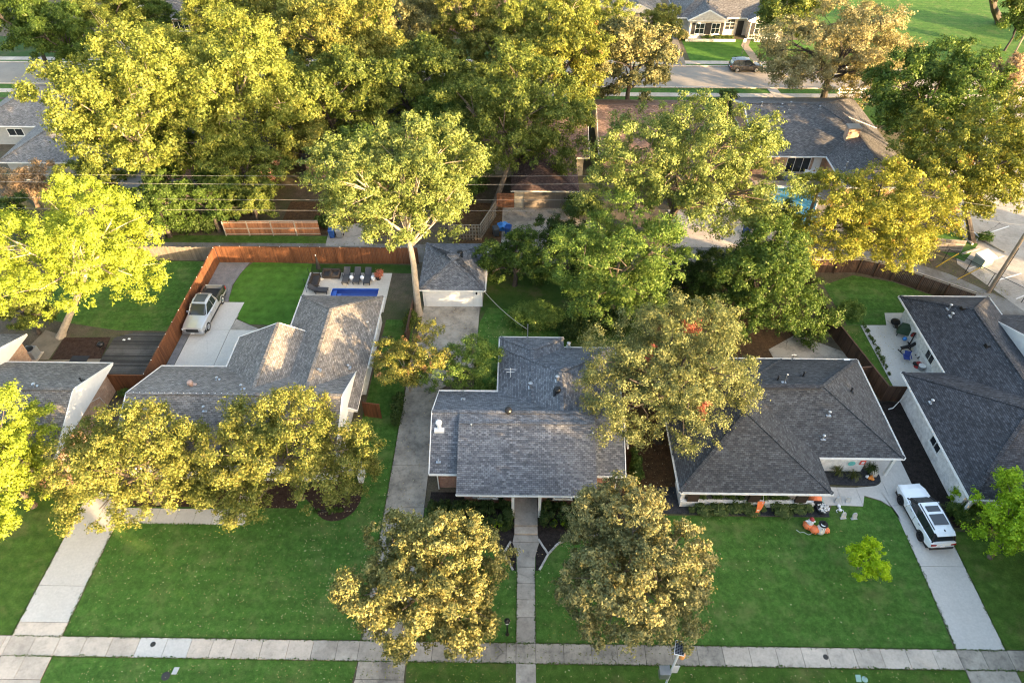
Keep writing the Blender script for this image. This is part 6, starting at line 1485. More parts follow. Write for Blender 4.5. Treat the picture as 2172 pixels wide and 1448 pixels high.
def crown_clumps(rx, ry, rz, seed, lobes, cr, shape='round', low=.55, fill=1.0):
    """clump centres for a crown of half-sizes rx, ry, rz centred at the origin: lobes first, clumps on the lobes"""
    rg = np.random.default_rng(seed); L = []
    for i in range(lobes):
        a = 2 * math.pi * (i / lobes) * 2.4 + rg.uniform(-.3, .3); hgt = -low + (.95 + low) * ((i + .5) / lobes) ** .9
        if shape == 'cone': q = max(.15, .95 - .5 * (hgt + low))
        elif shape == 'spread': q = .72 if hgt < .5 else .35
        elif shape == 'vase': q = .35 + .35 * (hgt + .5)
        else: q = math.sqrt(max(.08, 1 - hgt * hgt * .85)) * .72
        q *= rg.uniform(.75, 1.1)
        L.append((q * math.cos(a), q * math.sin(a), hgt * .72, rg.uniform(.32, .48)))
    L.append((0, 0, .1, .5)); L = np.array(L)
    S = np.array([rx, ry, rz]); mean = (rx + ry + rz) / 3
    pts, rad = [], []
    for x, y, z, r in L:
        k_ = int(max(6, fill * 2.4 * (r * mean / cr) ** 2))
        d = rg.normal(size=(k_, 3)); d[:, 2] += .25; d /= np.linalg.norm(d, axis=1)[:, None]
        p = np.array([x, y, z]) + d * r * (.72 + .38 * rg.random((k_, 1)))
        for q in p:
            dist = np.linalg.norm((q - L[:, :3]), axis=1) / L[:, 3]
            if (dist < .72).sum() > 0 and rg.random() < .7: continue
            pts.append(q * S); rad.append(cr * rg.uniform(.6, 1.3))
    return np.array(pts), np.array(rad), L[:, :3] * S

def limbs(base, top, lobes, C, rt, seed, ctr, twigs=26, lean=.3):
    rg = random.Random(seed); m = MB(); base, top = Vector(base), Vector(top)
    mid = base.lerp(top, .5) + Vector((rg.uniform(-lean, lean), rg.uniform(-lean, lean), 0))
    m.tube([base, base.lerp(mid, .15) + Vector((0, 0, .1)), mid, top], [rt * 1.5, rt * 1.08, rt * .85, rt * .62], 9)
    ends = []
    for q in lobes:
        q = Vector(q) + ctr; s = base.lerp(top, rg.uniform(.6, 1.0)); b = s.lerp(q, .45) + Vector((rg.uniform(-.3, .3), rg.uniform(-.3, .3), (q - s).length * .10))
        L = (q - s).length; m.tube([s, s.lerp(b, .5), b, q], [rt * .5, rt * .42, rt * .3, rt * .13], 6); ends.append((b, q))
    for i in range(twigs):
        c = Vector(C[rg.randrange(len(C))]) + ctr
        b, q = min(ends, key=lambda e: (e[1] - c).length); s = b.lerp(q, rg.uniform(.2, .9)); k_ = s.lerp(c, .5) + Vector((rg.uniform(-.15, .15), rg.uniform(-.15, .15), .12))
        m.tube([s, k_, c], [rt * .16, rt * .1, rt * .04], 4, cap=False)
    return m

PROTO = {}
def tree(label, px, py, zc, rpx, mat, seed, ratio=(1, 1, .8), n=16000, size=.22, lobes=9, cr=.62, shape='round', bark='bark', rt=None, base=None, low=.85, group=None, name='tree', fill=1.0, share=None, twigs=26, aspect=.55, up=.35, cat='tree', flat=.75, droop=.2, pos=None, rad=None):
    """crown centre seen at pixel (px, py) at height zc, half width rpx pixels"""
    if pos is None: c = at(px, py, zc)
    else: c = Vector((pos[0], pos[1], zc))
    r = rad or rpx * 1.08 * depth_at(c) / FOCAL
    n = int(n * 1.34)
    rx, ry, rz = r * ratio[0], r * ratio[1], r * ratio[2]
    b = Vector((c.x, c.y, 0)) if base is None else Vector((*base, 0))
    t = thing(name, label, cat, tuple(b), 0, group); off = c - b
    rt = rt or max(.06, .045 * r + .05)
    if share and share in PROTO:
        me_t, me_c, (sx, sy, sz, sc) = PROTO[share]
        rot = random.Random(seed).uniform(0, 6.28)
        a = link('crown', me_c, t, tuple(off)); a.scale = (rx / sx, ry / sy, rz / sz); a.rotation_euler = (0, 0, rot)
        a2 = link('trunk', me_t, t); s_ = zc / sc; a2.scale = (rx / sx, ry / sy, s_); a2.rotation_euler = (0, 0, rot)
        return t
    C, Rr, Lb = crown_clumps(rx, ry, rz, seed, lobes, cr, shape, low, fill)
    me_c = leaf_mesh('crown', C, Rr, n, size, mat, seed, flat, up, aspect, droop)
    top = off + Vector((0, 0, -rz * .25)); m = limbs((0, 0, -.1), top, Lb, C, rt, seed, off, twigs); me_t = m.mesh('trunk', bark)
    if share: PROTO[share] = (me_t, me_c, (rx, ry, rz, zc))
    link('crown', me_c, t, tuple(off)); link('trunk', me_t, t)
    return t

def shrub(label, px, py, h, w, mat, seed, n=900, size=.14, name='shrub', group=None, aspect=.5, up=.4, d=None, z0=0.03, pos=None, cat='shrub', cr=None, share=None):
    p = at(px, py, z0) if pos is None else Vector((*pos, z0))
    t = thing(name, label, cat, tuple(p), 0, group); d = d or w
    if share and share in PROTO:
        me_t, me_c, (sw, sd_, sh) = PROTO[share]; a = link('foliage', me_c, t); a.scale = (w / sw, d / sd_, h / sh); a.rotation_euler = (0, 0, random.Random(seed).uniform(-.6, .6)); link('stem', me_t, t); return t
    rg = np.random.default_rng(seed); k_ = max(6, int(14 * w * d)); cr = cr or min(.3, h * .35, w * .4)
    a = rg.uniform(0, 6.28, k_); q = np.sqrt(rg.random(k_)); C = np.stack([np.cos(a) * q * (w / 2 - cr * .6), np.sin(a) * q * (d / 2 - cr * .6), cr * .8 + rg.random(k_) * max(.02, h - 1.7 * cr)], 1)
    C[:, 2] = np.minimum(C[:, 2], (h - cr * .7) * (1 - .35 * q ** 2)); Rr = cr * rg.uniform(.75, 1.25, k_)
    me_c = leaf_mesh('foliage', C, Rr, n, size, mat, seed, .9, up, aspect); m = MB()
    for i in range(5): c = C[i % k_]; m.tube([(c[0] * .15, c[1] * .15, -.05), (c[0] * .6, c[1] * .6, c[2] * .6), tuple(c)], [.04, .025, .01], 5, cap=False)
    me_t = m.mesh('stem', 'bark_dark'); link('foliage', me_c, t); link('stem', me_t, t)
    if share: PROTO[share] = (me_t, me_c, (w, d, h))
    return t

def hedge(label, x0, x1, y0, y1, h, mat, seed, n, size=.11, cr=.26, skip=None):
    t = thing('hedge', label, 'hedge', ((x0 + x1) / 2, (y0 + y1) / 2, .02)); rg = np.random.default_rng(seed); cx, cy = (x0 + x1) / 2, (y0 + y1) / 2
    k_ = int((x1 - x0) * (y1 - y0) * 16); C = np.stack([rg.uniform(x0 + cr, x1 - cr, k_) - cx, rg.uniform(y0 + cr, y1 - cr, k_) - cy, rg.uniform(h - .45, h - .2, k_)], 1)
    e = int(k_ * .8); C[:e, 2] = rg.uniform(.15, h - .25, e); s = rg.integers(0, 4, e)
    C[:e, 0] = np.where(s == 0, x0 + cr - cx, np.where(s == 1, x1 - cr - cx, C[:e, 0])); C[:e, 1] = np.where(s == 2, y0 + cr - cy, np.where(s == 3, y1 - cr - cy, C[:e, 1]))
    if skip is not None: C = C[[not skip(c[0] + cx, c[1] + cy) for c in C]]
    link('foliage', leaf_mesh('foliage', C, cr * rg.uniform(.8, 1.2, len(C)), n, size, mat, seed, .9, .5), t)
    m = MB()
    for i in range(8): x = x0 + (x1 - x0) * (i + .5) / 8 - cx; m.tube([(x, 0, -.05), (x + .1, .05, h * .7)], [.04, .015], 5)
    link('stem', m.mesh('stem', 'bark_dark'), t); return t

def grass_tuft(label, px, py, h, mat, seed, n=60, spread=.5, name='ornamental_grass', group=None, z0=.05, pos=None):
    p = at(px, py, z0) if pos is None else Vector((*pos, z0)); t = thing(name, label, 'plant', tuple(p), 0, group); rg = random.Random(seed); m = MB()
    for i in range(n):
        a = rg.uniform(0, 6.28); s = rg.uniform(.25, 1) * spread; hh = h * rg.uniform(.7, 1.1); w = .012; dx, dy = math.cos(a), math.sin(a)
        q = [(dx * .04, dy * .04, 0), (dx * s * .35, dy * s * .35, hh * .75), (dx * s * .75, dy * s * .75, hh), (dx * s * 1.1, dy * s * 1.1, hh * .8)]
        for u, v in zip(q, q[1:]): m.poly([(u[0] - dy * w, u[1] + dx * w, u[2]), (u[0] + dy * w, u[1] - dx * w, u[2]), (v[0] + dy * w * .7, v[1] - dx * w * .7, v[2]), (v[0] - dy * w * .7, v[1] + dx * w * .7, v[2])])
    link('blades', m.mesh('blades', mat), t); return t

# --- front garden trees
tree('golden topped oak on the lawn left of the front walk', 892, 1234, 5.4, 155, 'leaf_oak_autumn', 11, (1, .98, .82), 38000, .165, 14, .44, fill=1.15, bark='bark', rt=.2)
tree('golden topped oak on the lawn right of the front walk', 1335, 1206, 5.8, 158, 'leaf_oak_olive', 12, (1, .95, .85), 38000, .165, 14, .44, fill=1.15, bark='bark', rt=.22)
tree('large olive oak with red sprays between the two dark roofs', 1428, 802, 7.2, 174, 'leaf_oak_red', 13, (1, .92, .78), 42000, .14, 15, .62, fill=1.2, bark='bark_dark', rt=.3, twigs=50)
tree('yellow elm spreading over the left drive', 285, 985, 4.6, 185, 'leaf_gold', 14, (1.02, .66, .66), 30000, .15, 14, .58, 'spread', fill=1.2, low=1.0, bark='bark', rt=.2, twigs=50)
tree('yellow elm leaning over the grey roof front', 606, 968, 5.0, 156, 'leaf_gold', 15, (1, .88, .74), 33000, .15, 14, .55, 'spread', fill=1.25, low=1.0, bark='bark', rt=.2, twigs=50)
tree('bright yellow green tree cut by the left edge', -6, 985, 5.0, 84, 'leaf_maple', 16, (1, 1.7, 1.65), 26000, .16, 11, .55, bark='bark', rt=.2)
tree('glowing yellow green maple over the left back gardens', 175, 535, 7.2, 165, 'leaf_maple', 17, (1, .82, .74), 36000, .17, 13, .68, fill=1.25, bark='bark_pale', rt=.3, base=G(128, 715))
tree('small lime green sapling on the right lawn', 1841, 1190, 2.2, 40, 'leaf_lime', 18, (1, 1.05, .85), 5500, .11, 8, .26, bark='bark_pale', rt=.035, base=G(1820, 1205))
tree('vivid green tree at the lower right edge', 2168, 1112, 4.2, 80, 'leaf_vivid', 19, (1, 1.5, .75), 15000, .16, 10, .55, bark='bark', rt=.14)
tree('multi stemmed crepe myrtle beside the centre drive', 860, 770, 3.4, 80, 'leaf_myrtle', 20, (1, .88, .75), 11000, .13, 10, .42, 'vase', bark='bark_pale', rt=.08)
tree('dark leafy small tree behind the middle house wing', 980, 780, 3.3, 84, 'leaf_green_light', 21, (1, .74, .68), 13000, .11, 9, .42, bark='bark', rt=.08)
# --- back garden trees
tree('tall pale trunked pecan rising over the centre garage', 848, 398, 12.0, 165, 'leaf_pecan', 22, (1, .86, .78), 40000, .19, 13, .72, fill=1.15, bark='bark_pale', rt=.3, base=(-9.4, 47.2), twigs=60)
tree('dense green tree behind the middle house', 1308, 572, 5.6, 134, 'leaf_green_light', 23, (1, .98, 1.0), 30000, .17, 11, .62, fill=1.2, bark='bark', rt=.22)
tree('rounded dark green tree behind the charcoal roof', 1622, 608, 5.2, 132, 'leaf_green', 24, (1, .88, .95), 33000, .17, 12, .62, 'cone', fill=1.2, bark='bark_dark', rt=.22)
tree('orange yellow tree overhanging the alley bend', 1850, 470, 7.6, 150, 'leaf_orange', 25, (1.05, .82, .72), 32000, .18, 12, .68, fill=1.15, bark='bark_dark', rt=.25, base=G(1975, 550))
tree('huge pecan with thick bare limbs above the forecourt', 1462, 372, 11.2, 200, 'leaf_pecan', 26, (1.0, .76, .68), 42000, .19, 13, .80, 'spread', fill=.95, bark='bark', rt=.42, base=G(1390, 500), twigs=60)
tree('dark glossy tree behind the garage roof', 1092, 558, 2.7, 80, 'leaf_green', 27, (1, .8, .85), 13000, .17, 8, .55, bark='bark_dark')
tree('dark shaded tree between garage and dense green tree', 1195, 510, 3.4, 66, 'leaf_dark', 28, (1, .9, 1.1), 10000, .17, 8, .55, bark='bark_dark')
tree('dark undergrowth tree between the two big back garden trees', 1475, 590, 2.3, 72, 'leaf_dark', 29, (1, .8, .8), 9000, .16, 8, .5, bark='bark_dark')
# --- right hand background
tree('dark green round topped tree behind the slate roof', 1978, 215, 9.0, 132, 'leaf_green', 30, (1, .85, .76), 26000, .26, 12, .95, fill=1.1, bark='bark_dark', rt=.3)
tree('rust flecked tree at the right edge above the car park', 2065, 350, 8.5, 150, 'leaf_rust', 31, (1, .85, .82), 32000, .23, 12, .85, fill=1.1, bark='bark_dark', rt=.3, base=G(2062, 512))
tree('pink brown tree behind the dark green one', 2125, 165, 5.5, 40, 'leaf_pink', 32, (1, 1, 1.1), 6000, .26, 7, .8, bark='bark')
tree('wide pale live oak beside the far street', 1768, 122, 7.6, 150, 'leaf_tan', 33, (1.02, .72, .62), 32000, .24, 14, .95, 'spread', fill=1.2, bark='bark_dark', rt=.45, base=G(1745, 216), twigs=50)
tree('green tree behind the gabled house', 1678, 25, 7.0, 62, 'leaf_elm', 34, (1, .9, .85), 9000, .34, 8, 1.2, bark='bark_dark')
tree('dark round shrub tree beside the slate roof', 1535, 222, 2.6, 26, 'leaf_dark', 35, (1, 1, 1), 3500, .2, 6, .5, bark='bark_dark')
tree('dark trunked park tree at the top right', 2110, -25, 11, 100, 'leaf_dark', 36, (1, .8, .55), 12000, .36, 9, 1.3, 'spread', bark='bark_dark', rt=.6, base=G(2122, 48), low=.3)
tree('light leafed tree at the top right corner', 2165, 38, 5, 32, 'leaf_green_light', 37, (1, 1, 1.2), 4000, .3, 6, 1.0, bark='bark_dark')
# --- the mass of trees beyond the alley
BG = 'trees beyond the alley'
tree('tallest yellow tree of the upper left grove', 268, 235, 11.5, 165, 'leaf_yellowgreen', 40, (1, .92, .82), 40000, .25, 14, .95, fill=1.15, bark='bark_pale', rt=.35, group=BG, twigs=50, share='yA')
tree('yellow tree with forked trunk right of the tallest yellow one', 505, 205, 11.5, 128, 'leaf_yellowgreen', 41, (1, 1.05, 1.0), 34000, .24, 13, .95, fill=1.1, bark='bark_pale', rt=.32, base=G(455, 320), group=BG, share='yB')
tree('golden tree at the upper middle left', 715, 85, 10, 128, 'leaf_gold', 42, (1, .8, .75), 28000, .28, 12, 1.05, fill=1.1, bark='bark', group=BG, share='gA')
tree('golden tree behind the forked yellow tree', 590, 45, 9.5, 85, 'leaf_gold', 43, (1, .9, .8), 0, share='gA', group=BG)
tree('green tree with pale tips left of the tall centre pecan', 700, 215, 8.5, 100, 'leaf_elm', 44, (1, .85, .85), 26000, .25, 11, .95, bark='bark_dark', group=BG, share='eA')
tree('small golden tree in front of the green grove', 648, 300, 6.0, 52, 'leaf_gold', 45, (1, .95, .9), 10000, .22, 8, .7, bark='bark_dark', group=BG)
tree('dark olive tree at the top middle', 880, 55, 8.5, 75, 'leaf_oak_olive', 46, (1, .9, .9), 15000, .28, 9, 1.0, bark='bark_dark', group=BG, share='oA')
tree('bright green tree at the top edge', 772, 18, 8.5, 58, 'leaf_vivid', 47, (1, .9, .8), 9000, .32, 8, 1.1, bark='bark_dark', group=BG)
tree('golden tree right of the dark olive one', 1015, 62, 9.5, 85, 'leaf_gold', 48, (1, .9, .85), 0, share='gA', group=BG)
tree('tall yellow tree at the top centre', 1165, 62, 10.5, 105, 'leaf_yellowgreen', 49, (1, .85, .85), 0, share='yA', group=BG)
tree('olive tree with bare twigs beside the far drive', 1345, 125, 8.0, 95, 'leaf_oak_olive', 50, (1, .85, .82), 0, share='oA', group=BG)
tree('golden tree with red sprays near the brown roof', 1185, 140, 9.0, 110, 'leaf_rust', 51, (1, .8, .75), 24000, .26, 11, .95, bark='bark_dark', group=BG)
tree('green tree between the tall pecan and the golden ones', 872, 190, 8.5, 105, 'leaf_elm', 52, (1.05, .8, .8), 0, share='eA', group=BG)
tree('big yellow crowned tree above the tan garage', 1095, 258, 9.0, 140, 'leaf_elm', 53, (1, .82, .9), 36000, .22, 13, .8, fill=1.15, bark='bark', rt=.32, base=G(1048, 440), group=BG, twigs=50)
tree('dark green tree at the top left corner', 55, 45, 8.0, 85, 'leaf_green', 54, (1, .8, .8), 16000, .32, 9, 1.1, bark='bark_dark', group=BG, share='dA')
tree('dark green tree right of the corner one', 135, 85, 7.0, 62, 'leaf_green', 55, (1, .9, .85), 0, share='dA', group=BG)
tree('shaded tree beside the white chimney', 240, 35, 7.5, 80, 'leaf_elm', 56, (1, .8, .7), 0, share='eA', group=BG)
tree('green tree below the forked yellow one', 505, 350, 6.0, 85, 'leaf_elm', 57, (1, .85, .75), 17000, .22, 10, .75, bark='bark_dark', group=BG)
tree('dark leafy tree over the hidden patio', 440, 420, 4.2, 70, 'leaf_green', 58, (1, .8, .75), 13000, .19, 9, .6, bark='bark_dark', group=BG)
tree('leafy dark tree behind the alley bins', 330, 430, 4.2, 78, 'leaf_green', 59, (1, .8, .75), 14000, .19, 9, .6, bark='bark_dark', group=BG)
tree('small green tree above the brown alley fence', 535, 425, 3.6, 50, 'leaf_elm', 60, (1, .8, .8), 8000, .19, 8, .55, bark='bark_dark', group=BG)
tree('yellowish tree in front of the grey left house', 190, 385, 4.6, 62, 'leaf_elm', 61, (1, .85, .85), 10000, .2, 9, .6, bark='bark', group=BG)
tree('dry pinkish shrub tree at the left edge', 50, 385, 3.2, 62, 'leaf_pink', 62, (1, .7, .6), 5000, .18, 8, .5, 'vase', bark='dead_wood', group=BG, twigs=60)
tree('shaded green tree hiding the dark roof', 790, 330, 6.5, 70, 'leaf_green', 63, (1, .9, .8), 0, share='dA', group=BG)
tree('yellow tree at the top between golden crowns', 480, 30, 10, 85, 'leaf_yellowgreen', 64, (1, .9, .8), 0, share='yB', group=BG)
tree('shaded tree at the upper middle under the golden crown', 940, 300, 6.0, 55, 'leaf_green', 65, (1, .9, .8), 0, share='dA', group=BG)
tree('gold green tree left of the far drive', 1405, 55, 6.0, 38, 'leaf_gold', 66, (1, 1, .9), 0, share='gA', group=BG)
tree('dark bushy tree at the left edge below the maple', 45, 650, 3.2, 62, 'leaf_elm', 68, (1, .8, .7), 11000, .15, 9, .5, bark='bark_dark')
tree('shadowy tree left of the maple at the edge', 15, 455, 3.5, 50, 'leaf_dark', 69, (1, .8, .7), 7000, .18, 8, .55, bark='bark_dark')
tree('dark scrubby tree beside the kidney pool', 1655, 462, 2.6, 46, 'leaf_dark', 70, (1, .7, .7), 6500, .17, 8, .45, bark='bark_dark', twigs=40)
tree('green tree filling the gap above the tan garage', 985, 210, 7.0, 70, 'leaf_elm', 160, (1, .9, .85), 0, share='eA', group=BG)
tree('yellow tree low in the upper left grove', 380, 150, 8.5, 95, 'leaf_yellowgreen', 161, (1, .9, .85), 0, share='yB', group=BG)
tree('golden tree near the top between dark olive and yellow', 1095, 130, 8.0, 80, 'leaf_gold', 162, (1, .9, .85), 0, share='gA', group=BG)
tree('golden tree at the top left of the olive one', 800, 120, 8.0, 70, 'leaf_gold', 163, (1, .9, .85), 0, share='gA', group=BG)
tree('dark green tree under the tallest yellow crown', 330, 330, 6.0, 75, 'leaf_green', 164, (1, .9, .8), 0, share='dA', group=BG)
tree('green tree under the golden upper middle crown', 610, 210, 7.5, 75, 'leaf_elm', 165, (1, .9, .85), 0, share='eA', group=BG)
tree('yellow tree beside the red sprayed one', 1280, 70, 8.5, 75, 'leaf_yellowgreen', 166, (1, .9, .85), 0, share='yA', group=BG)
tree('dark tree beside the slatted fence', 985, 365, 5.0, 55, 'leaf_green', 167, (1, .9, .8), 0, share='dA', group=BG)
tree('shaded tree beside the hidden pink brown roof', 930, 240, 7.0, 65, 'leaf_green', 168, (1, .9, .8), 0, share='dA', group=BG)
tree('dark green tree at the top behind the shaded chimney house', 330, 40, 7.0, 45, 'leaf_green', 169, (1, .9, .8), 0, share='dA', group=BG)
# --- unseen trees of neighbouring lots, sized to keep the evening sun off the lawns
RIGHT = [((39, 20), 'beside the drive of the dark roofed house'), ((41, 12), 'on the near corner of the dark roofed lot'), ((50, 6), 'two lots right of the white car'), ((52, 17), 'behind the dark roofed house front'), ((49, -6), 'far across the street to the right'),
         ((58, 25), 'in line with the dark roofed house'), ((62, 37), 'right of the dark rear wing'), ((66, 10), 'furthest along the front street'), ((70, 48), 'in line with the alley bend'), ((84, 62), 'beside the car park'), ((96, 84), 'at the far car park corner'), ((112, 96), 'at the far street end')]
for i, ((x, y), w) in enumerate(RIGHT):
    tree('broad tree outside the right edge, ' + w, 0, 0, 5.4 if i % 3 else 6.0, 0, 'leaf_elm', 200 + i, (1, 1, .95), 15000, .4, 10, 1.3, share='street_tree', group='trees past the right side', pos=(x, y), rad=4.6, bark='bark_dark', rt=.35)
ACROSS = [((-13, 3), 4.6, 'opposite the left lawn'), ((-4, 1.5), 4.6, 'opposite the centre drive'), ((5, 3.5), 4.6, 'opposite the front walk'), ((14, 2), 4.8, 'opposite the right oak'), ((23, 3), 5.6, 'opposite the sapling'), ((30, -2), 7.1, 'opposite the clean drive'), ((38, 3), 7.1, 'opposite the white car'), ((44, 6.5), 6.4, 'right of the white car'), ((36, -6), 7.8, 'furthest back opposite the clean drive')]  # unseen trees added to shade the left drive, lawns and middle roof
for i, ((x, y), zc, w) in enumerate(ACROSS):
    tree('added shade tree across the near street below the picture, ' + w, 0, 0, zc, 0, 'leaf_elm', 230 + i, (1, 1, 1.15 if zc > 5 else .95), 0, share='street_tree', group='added shade trees across the near street', pos=(x, y), rad=4.0 if zc < 5 else 5.0)

# turned red sprays in the olive oak
oak = [o for o in bpy.data.objects if o.get('label', '').startswith('large olive oak')][0]
for px, py, z, r in ((1467, 692, 9.6, .75), (1492, 872, 8.2, .4), (1378, 750, 9.5, .3)):
    c = at(px, py, z) - Vector(oak.location); C = np.array([[c.x, c.y, c.z], [c.x + .3, c.y + .5, c.z + .2], [c.x - .2, c.y - .4, c.z - .1]]); link('red_spray', leaf_mesh('red_spray', C, np.array([r, r * .7, r * .6]), int(900 * r), .13, 'leaf_red', int(px)), oak)

# --- bushes, hedges and plants
hedge('dark clipped hedge left of the front door', -6.3, -.38, 24.75, 26.75, 1.25, 'leaf_hedge', 71, 16000, skip=lambda x, y: x < -4.6 and y < 25.4)
hedge('dark clipped hedge right of the front door', 1.58, 6.6, 24.9, 26.75, 1.2, 'leaf_hedge', 72, 13000)
SH = 'small round green shrubs in the front bed'
for i, (px, py, lab) in enumerate(((962, 1108, 'round shrub at the far left of the front bed'), (985, 1108, 'second round shrub from the left in the front bed'), (1000, 1108, 'third round shrub from the left in the front bed'), (1023, 1110, 'fourth round shrub from the left in the front bed'), (1047, 1110, 'round shrub second from the walk, left bed'), (1064, 1111, 'round shrub nearest the walk, left bed'), (1173, 1109, 'round shrub nearest the walk, right bed'), (1196, 1106, 'round shrub second from the walk, right bed'))):
    shrub(lab, px, py + 3, .5, .55, 'leaf_vivid', 80 + i, 420, .09, group=SH, share='round')
BS = 'feathery shrubs in the black gravel bed'
for i, (px, py, w, lab) in enumerate(((1466, 1086, .4, 'tiny feathery shrub at the left end of the gravel bed'), (1491, 1088, 1.0, 'first large feathery shrub of the gravel bed'), (1523, 1086, 1.1, 'second large feathery shrub of the gravel bed'), (1555, 1082, 1.0, 'pale feathery shrub of the gravel bed'), (1580, 1080, .9, 'feathery shrub behind its neighbour'), (1592, 1090, .9, 'feathery shrub at the gravel bed edge'), (1613, 1082, .6, 'narrow feathery shrub left of the pennant'), (1656, 1088, 1.2, 'wide feathery shrub right of the pennant'), (1690, 1084, .95, 'feathery shrub second from the flower tub'), (1710, 1082, .7, 'slim feathery shrub nearest the flower tub'))):
    shrub(lab, px, py, .85 * (.7 + .3 * w), w, 'leaf_oleander', 90 + i, int(900 * w), .16, group=BS, aspect=.22, up=.8, share='feather')
PS = 'plants inside the porch wall'
for i, x in enumerate((13.1, 14.2, 15.2, 15.9, 17.5, 18.3, 18.9)):
    shrub('plant number %s from the left behind the low porch wall' % ('one two three four five six seven'.split()[i]), 0, 0, .9, .7, 'leaf_green', 110 + i, 420, .13, group=PS, pos=(x, 27.55), z0=.2, share='porch')
grass_tuft('arching grass clump left in the gravel corner bed', 1773, 1008, .8, 'leaf_blade', 120, 110, .6, group='grass clumps by the white wall'); grass_tuft('arching grass clump in the middle of the corner bed', 1806, 1015, .7, 'leaf_blade', 121, 110, .6, group='grass clumps by the white wall')
grass_tuft('dark purple fountain grass beside the straw bale', 1841, 1004, 1.0, 'leaf_hedge', 122, 260, .55, group='grass clumps by the white wall')
shrub('upright oleander bush behind the middle house', 1133, 692, 2.5, 5.4, 'leaf_green_light', 123, 10000, .22, aspect=.2, up=.9, d=3.0, cr=.5)
shrub('clipped light green bush beside the white wing wall', 748, 1018, .8, .95, 'leaf_green_light', 124, 1500, .08)
shrub('bright climbing shrub at the white porch post', 2030, 1062, 1.5, 1.5, 'leaf_vivid', 125, 1600, .14, d=1.2)
shrub('broad green shrub beside the white car', 2048, 1098, 1.0, 3.0, 'leaf_green_light', 126, 4500, .13, d=2.0, cr=.35)
shrub('leafy shrub along the right wall of the middle house', 1347, 1000, 1.6, 1.0, 'leaf_green', 127, 3000, .14, d=3.2)
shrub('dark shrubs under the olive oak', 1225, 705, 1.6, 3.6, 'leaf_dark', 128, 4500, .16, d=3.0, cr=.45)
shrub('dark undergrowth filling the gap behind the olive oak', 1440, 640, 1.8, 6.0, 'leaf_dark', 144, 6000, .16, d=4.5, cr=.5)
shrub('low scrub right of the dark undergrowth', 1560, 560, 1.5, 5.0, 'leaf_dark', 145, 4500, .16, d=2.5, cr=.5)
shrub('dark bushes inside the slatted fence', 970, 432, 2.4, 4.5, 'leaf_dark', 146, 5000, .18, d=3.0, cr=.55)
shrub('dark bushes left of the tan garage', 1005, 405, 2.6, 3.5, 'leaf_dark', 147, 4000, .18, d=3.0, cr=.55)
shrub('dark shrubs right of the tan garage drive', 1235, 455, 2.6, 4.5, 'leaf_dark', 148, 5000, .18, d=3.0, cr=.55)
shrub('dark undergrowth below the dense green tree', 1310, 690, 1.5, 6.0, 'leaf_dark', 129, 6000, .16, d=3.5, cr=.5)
shrub('ivy tangle on the fence beside the centre drive', 845, 880, 1.7, 1.0, 'leaf_dark', 130, 2600, .13, d=3.4, cr=.35)
shrub('scrub beside the garage drive', 872, 690, 1.3, 1.2, 'leaf_elm', 131, 2200, .13, d=3.0, cr=.35)
shrub('loose bush at the patio fence corner', 1800, 670, 1.6, 2.4, 'leaf_green_light', 132, 3200, .14, d=2.4, cr=.4)
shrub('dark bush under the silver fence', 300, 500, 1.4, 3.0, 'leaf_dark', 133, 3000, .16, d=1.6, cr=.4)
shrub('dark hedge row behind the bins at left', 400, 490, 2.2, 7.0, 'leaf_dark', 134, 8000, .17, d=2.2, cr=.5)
shrub('shrub at the left end of the gabled house front', 1447, 84, 1.6, 2.0, 'leaf_oak_olive', 135, 1500, .2, d=1.6, cr=.4)
shrub('low bushes along the gabled house front', 1520, 84, .7, 6.0, 'leaf_green', 136, 2400, .18, d=.8)
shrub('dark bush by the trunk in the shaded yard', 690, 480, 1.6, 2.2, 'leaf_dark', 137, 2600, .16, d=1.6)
shrub('weedy clump at the car park corner', 2085, 512, 1.2, 1.8, 'leaf_green_light', 138, 1600, .16, d=1.2)
shrub('low green cover under the yellow elm', 700, 1085, .35, 2.4, 'leaf_green', 139, 1800, .09, d=.5)
shrub('red leafed potted bush beside the pool deck', 806, 588, .9, .9, 'leaf_red', 140, 800, .13, z0=.45)
shrub('weeds along the patio fence foot', 1858, 740, .35, .5, 'leaf_green', 141, 1600, .09, d=7.0)
shrub('small bush by the brick house corner', 268, 838, .7, 1.0, 'leaf_green_light', 142, 900, .1)
shrub('dark leafy mound below the right porch', 2095, 1098, .9, 2.4, 'leaf_dark', 143, 2600, .14, d=1.6)
# dead branches beside the forecourt
p = at(1600, 470); t = thing('dead_tree', 'bare dead branches beside the forecourt bins', 'dead tree', (p.x + .5, p.y + .6, 0)); m = MB(); rg = random.Random(77)
m.tube([(0, 0, 0), (.1, .1, 1.2), (-.1, .2, 2.4)], [.1, .08, .05], 7)
def twig(s, d, L, r, k_):
    e = s + d * L; m.tube([s, s.lerp(e, .5) + Vector((rg.uniform(-.1, .1), rg.uniform(-.1, .1), .05)), e], [r, r * .8, r * .5], 5, cap=False)
    if k_:
        for _ in range(3): twig(s.lerp(e, rg.uniform(.4, 1)), (d + Vector((rg.uniform(-.9, .9), rg.uniform(-.9, .9), rg.uniform(-.5, .5)))).normalized(), L * .65, r * .55, k_ - 1)
for i in range(6): twig(Vector((-.05, .15, rg.uniform(1.2, 2.4))), Vector((rg.uniform(-1, 1), rg.uniform(-1, .4), rg.uniform(-.1, .8))).normalized(), 1.3, .045, 2)
link('branches', m.mesh('branches', 'dead_wood'), t)
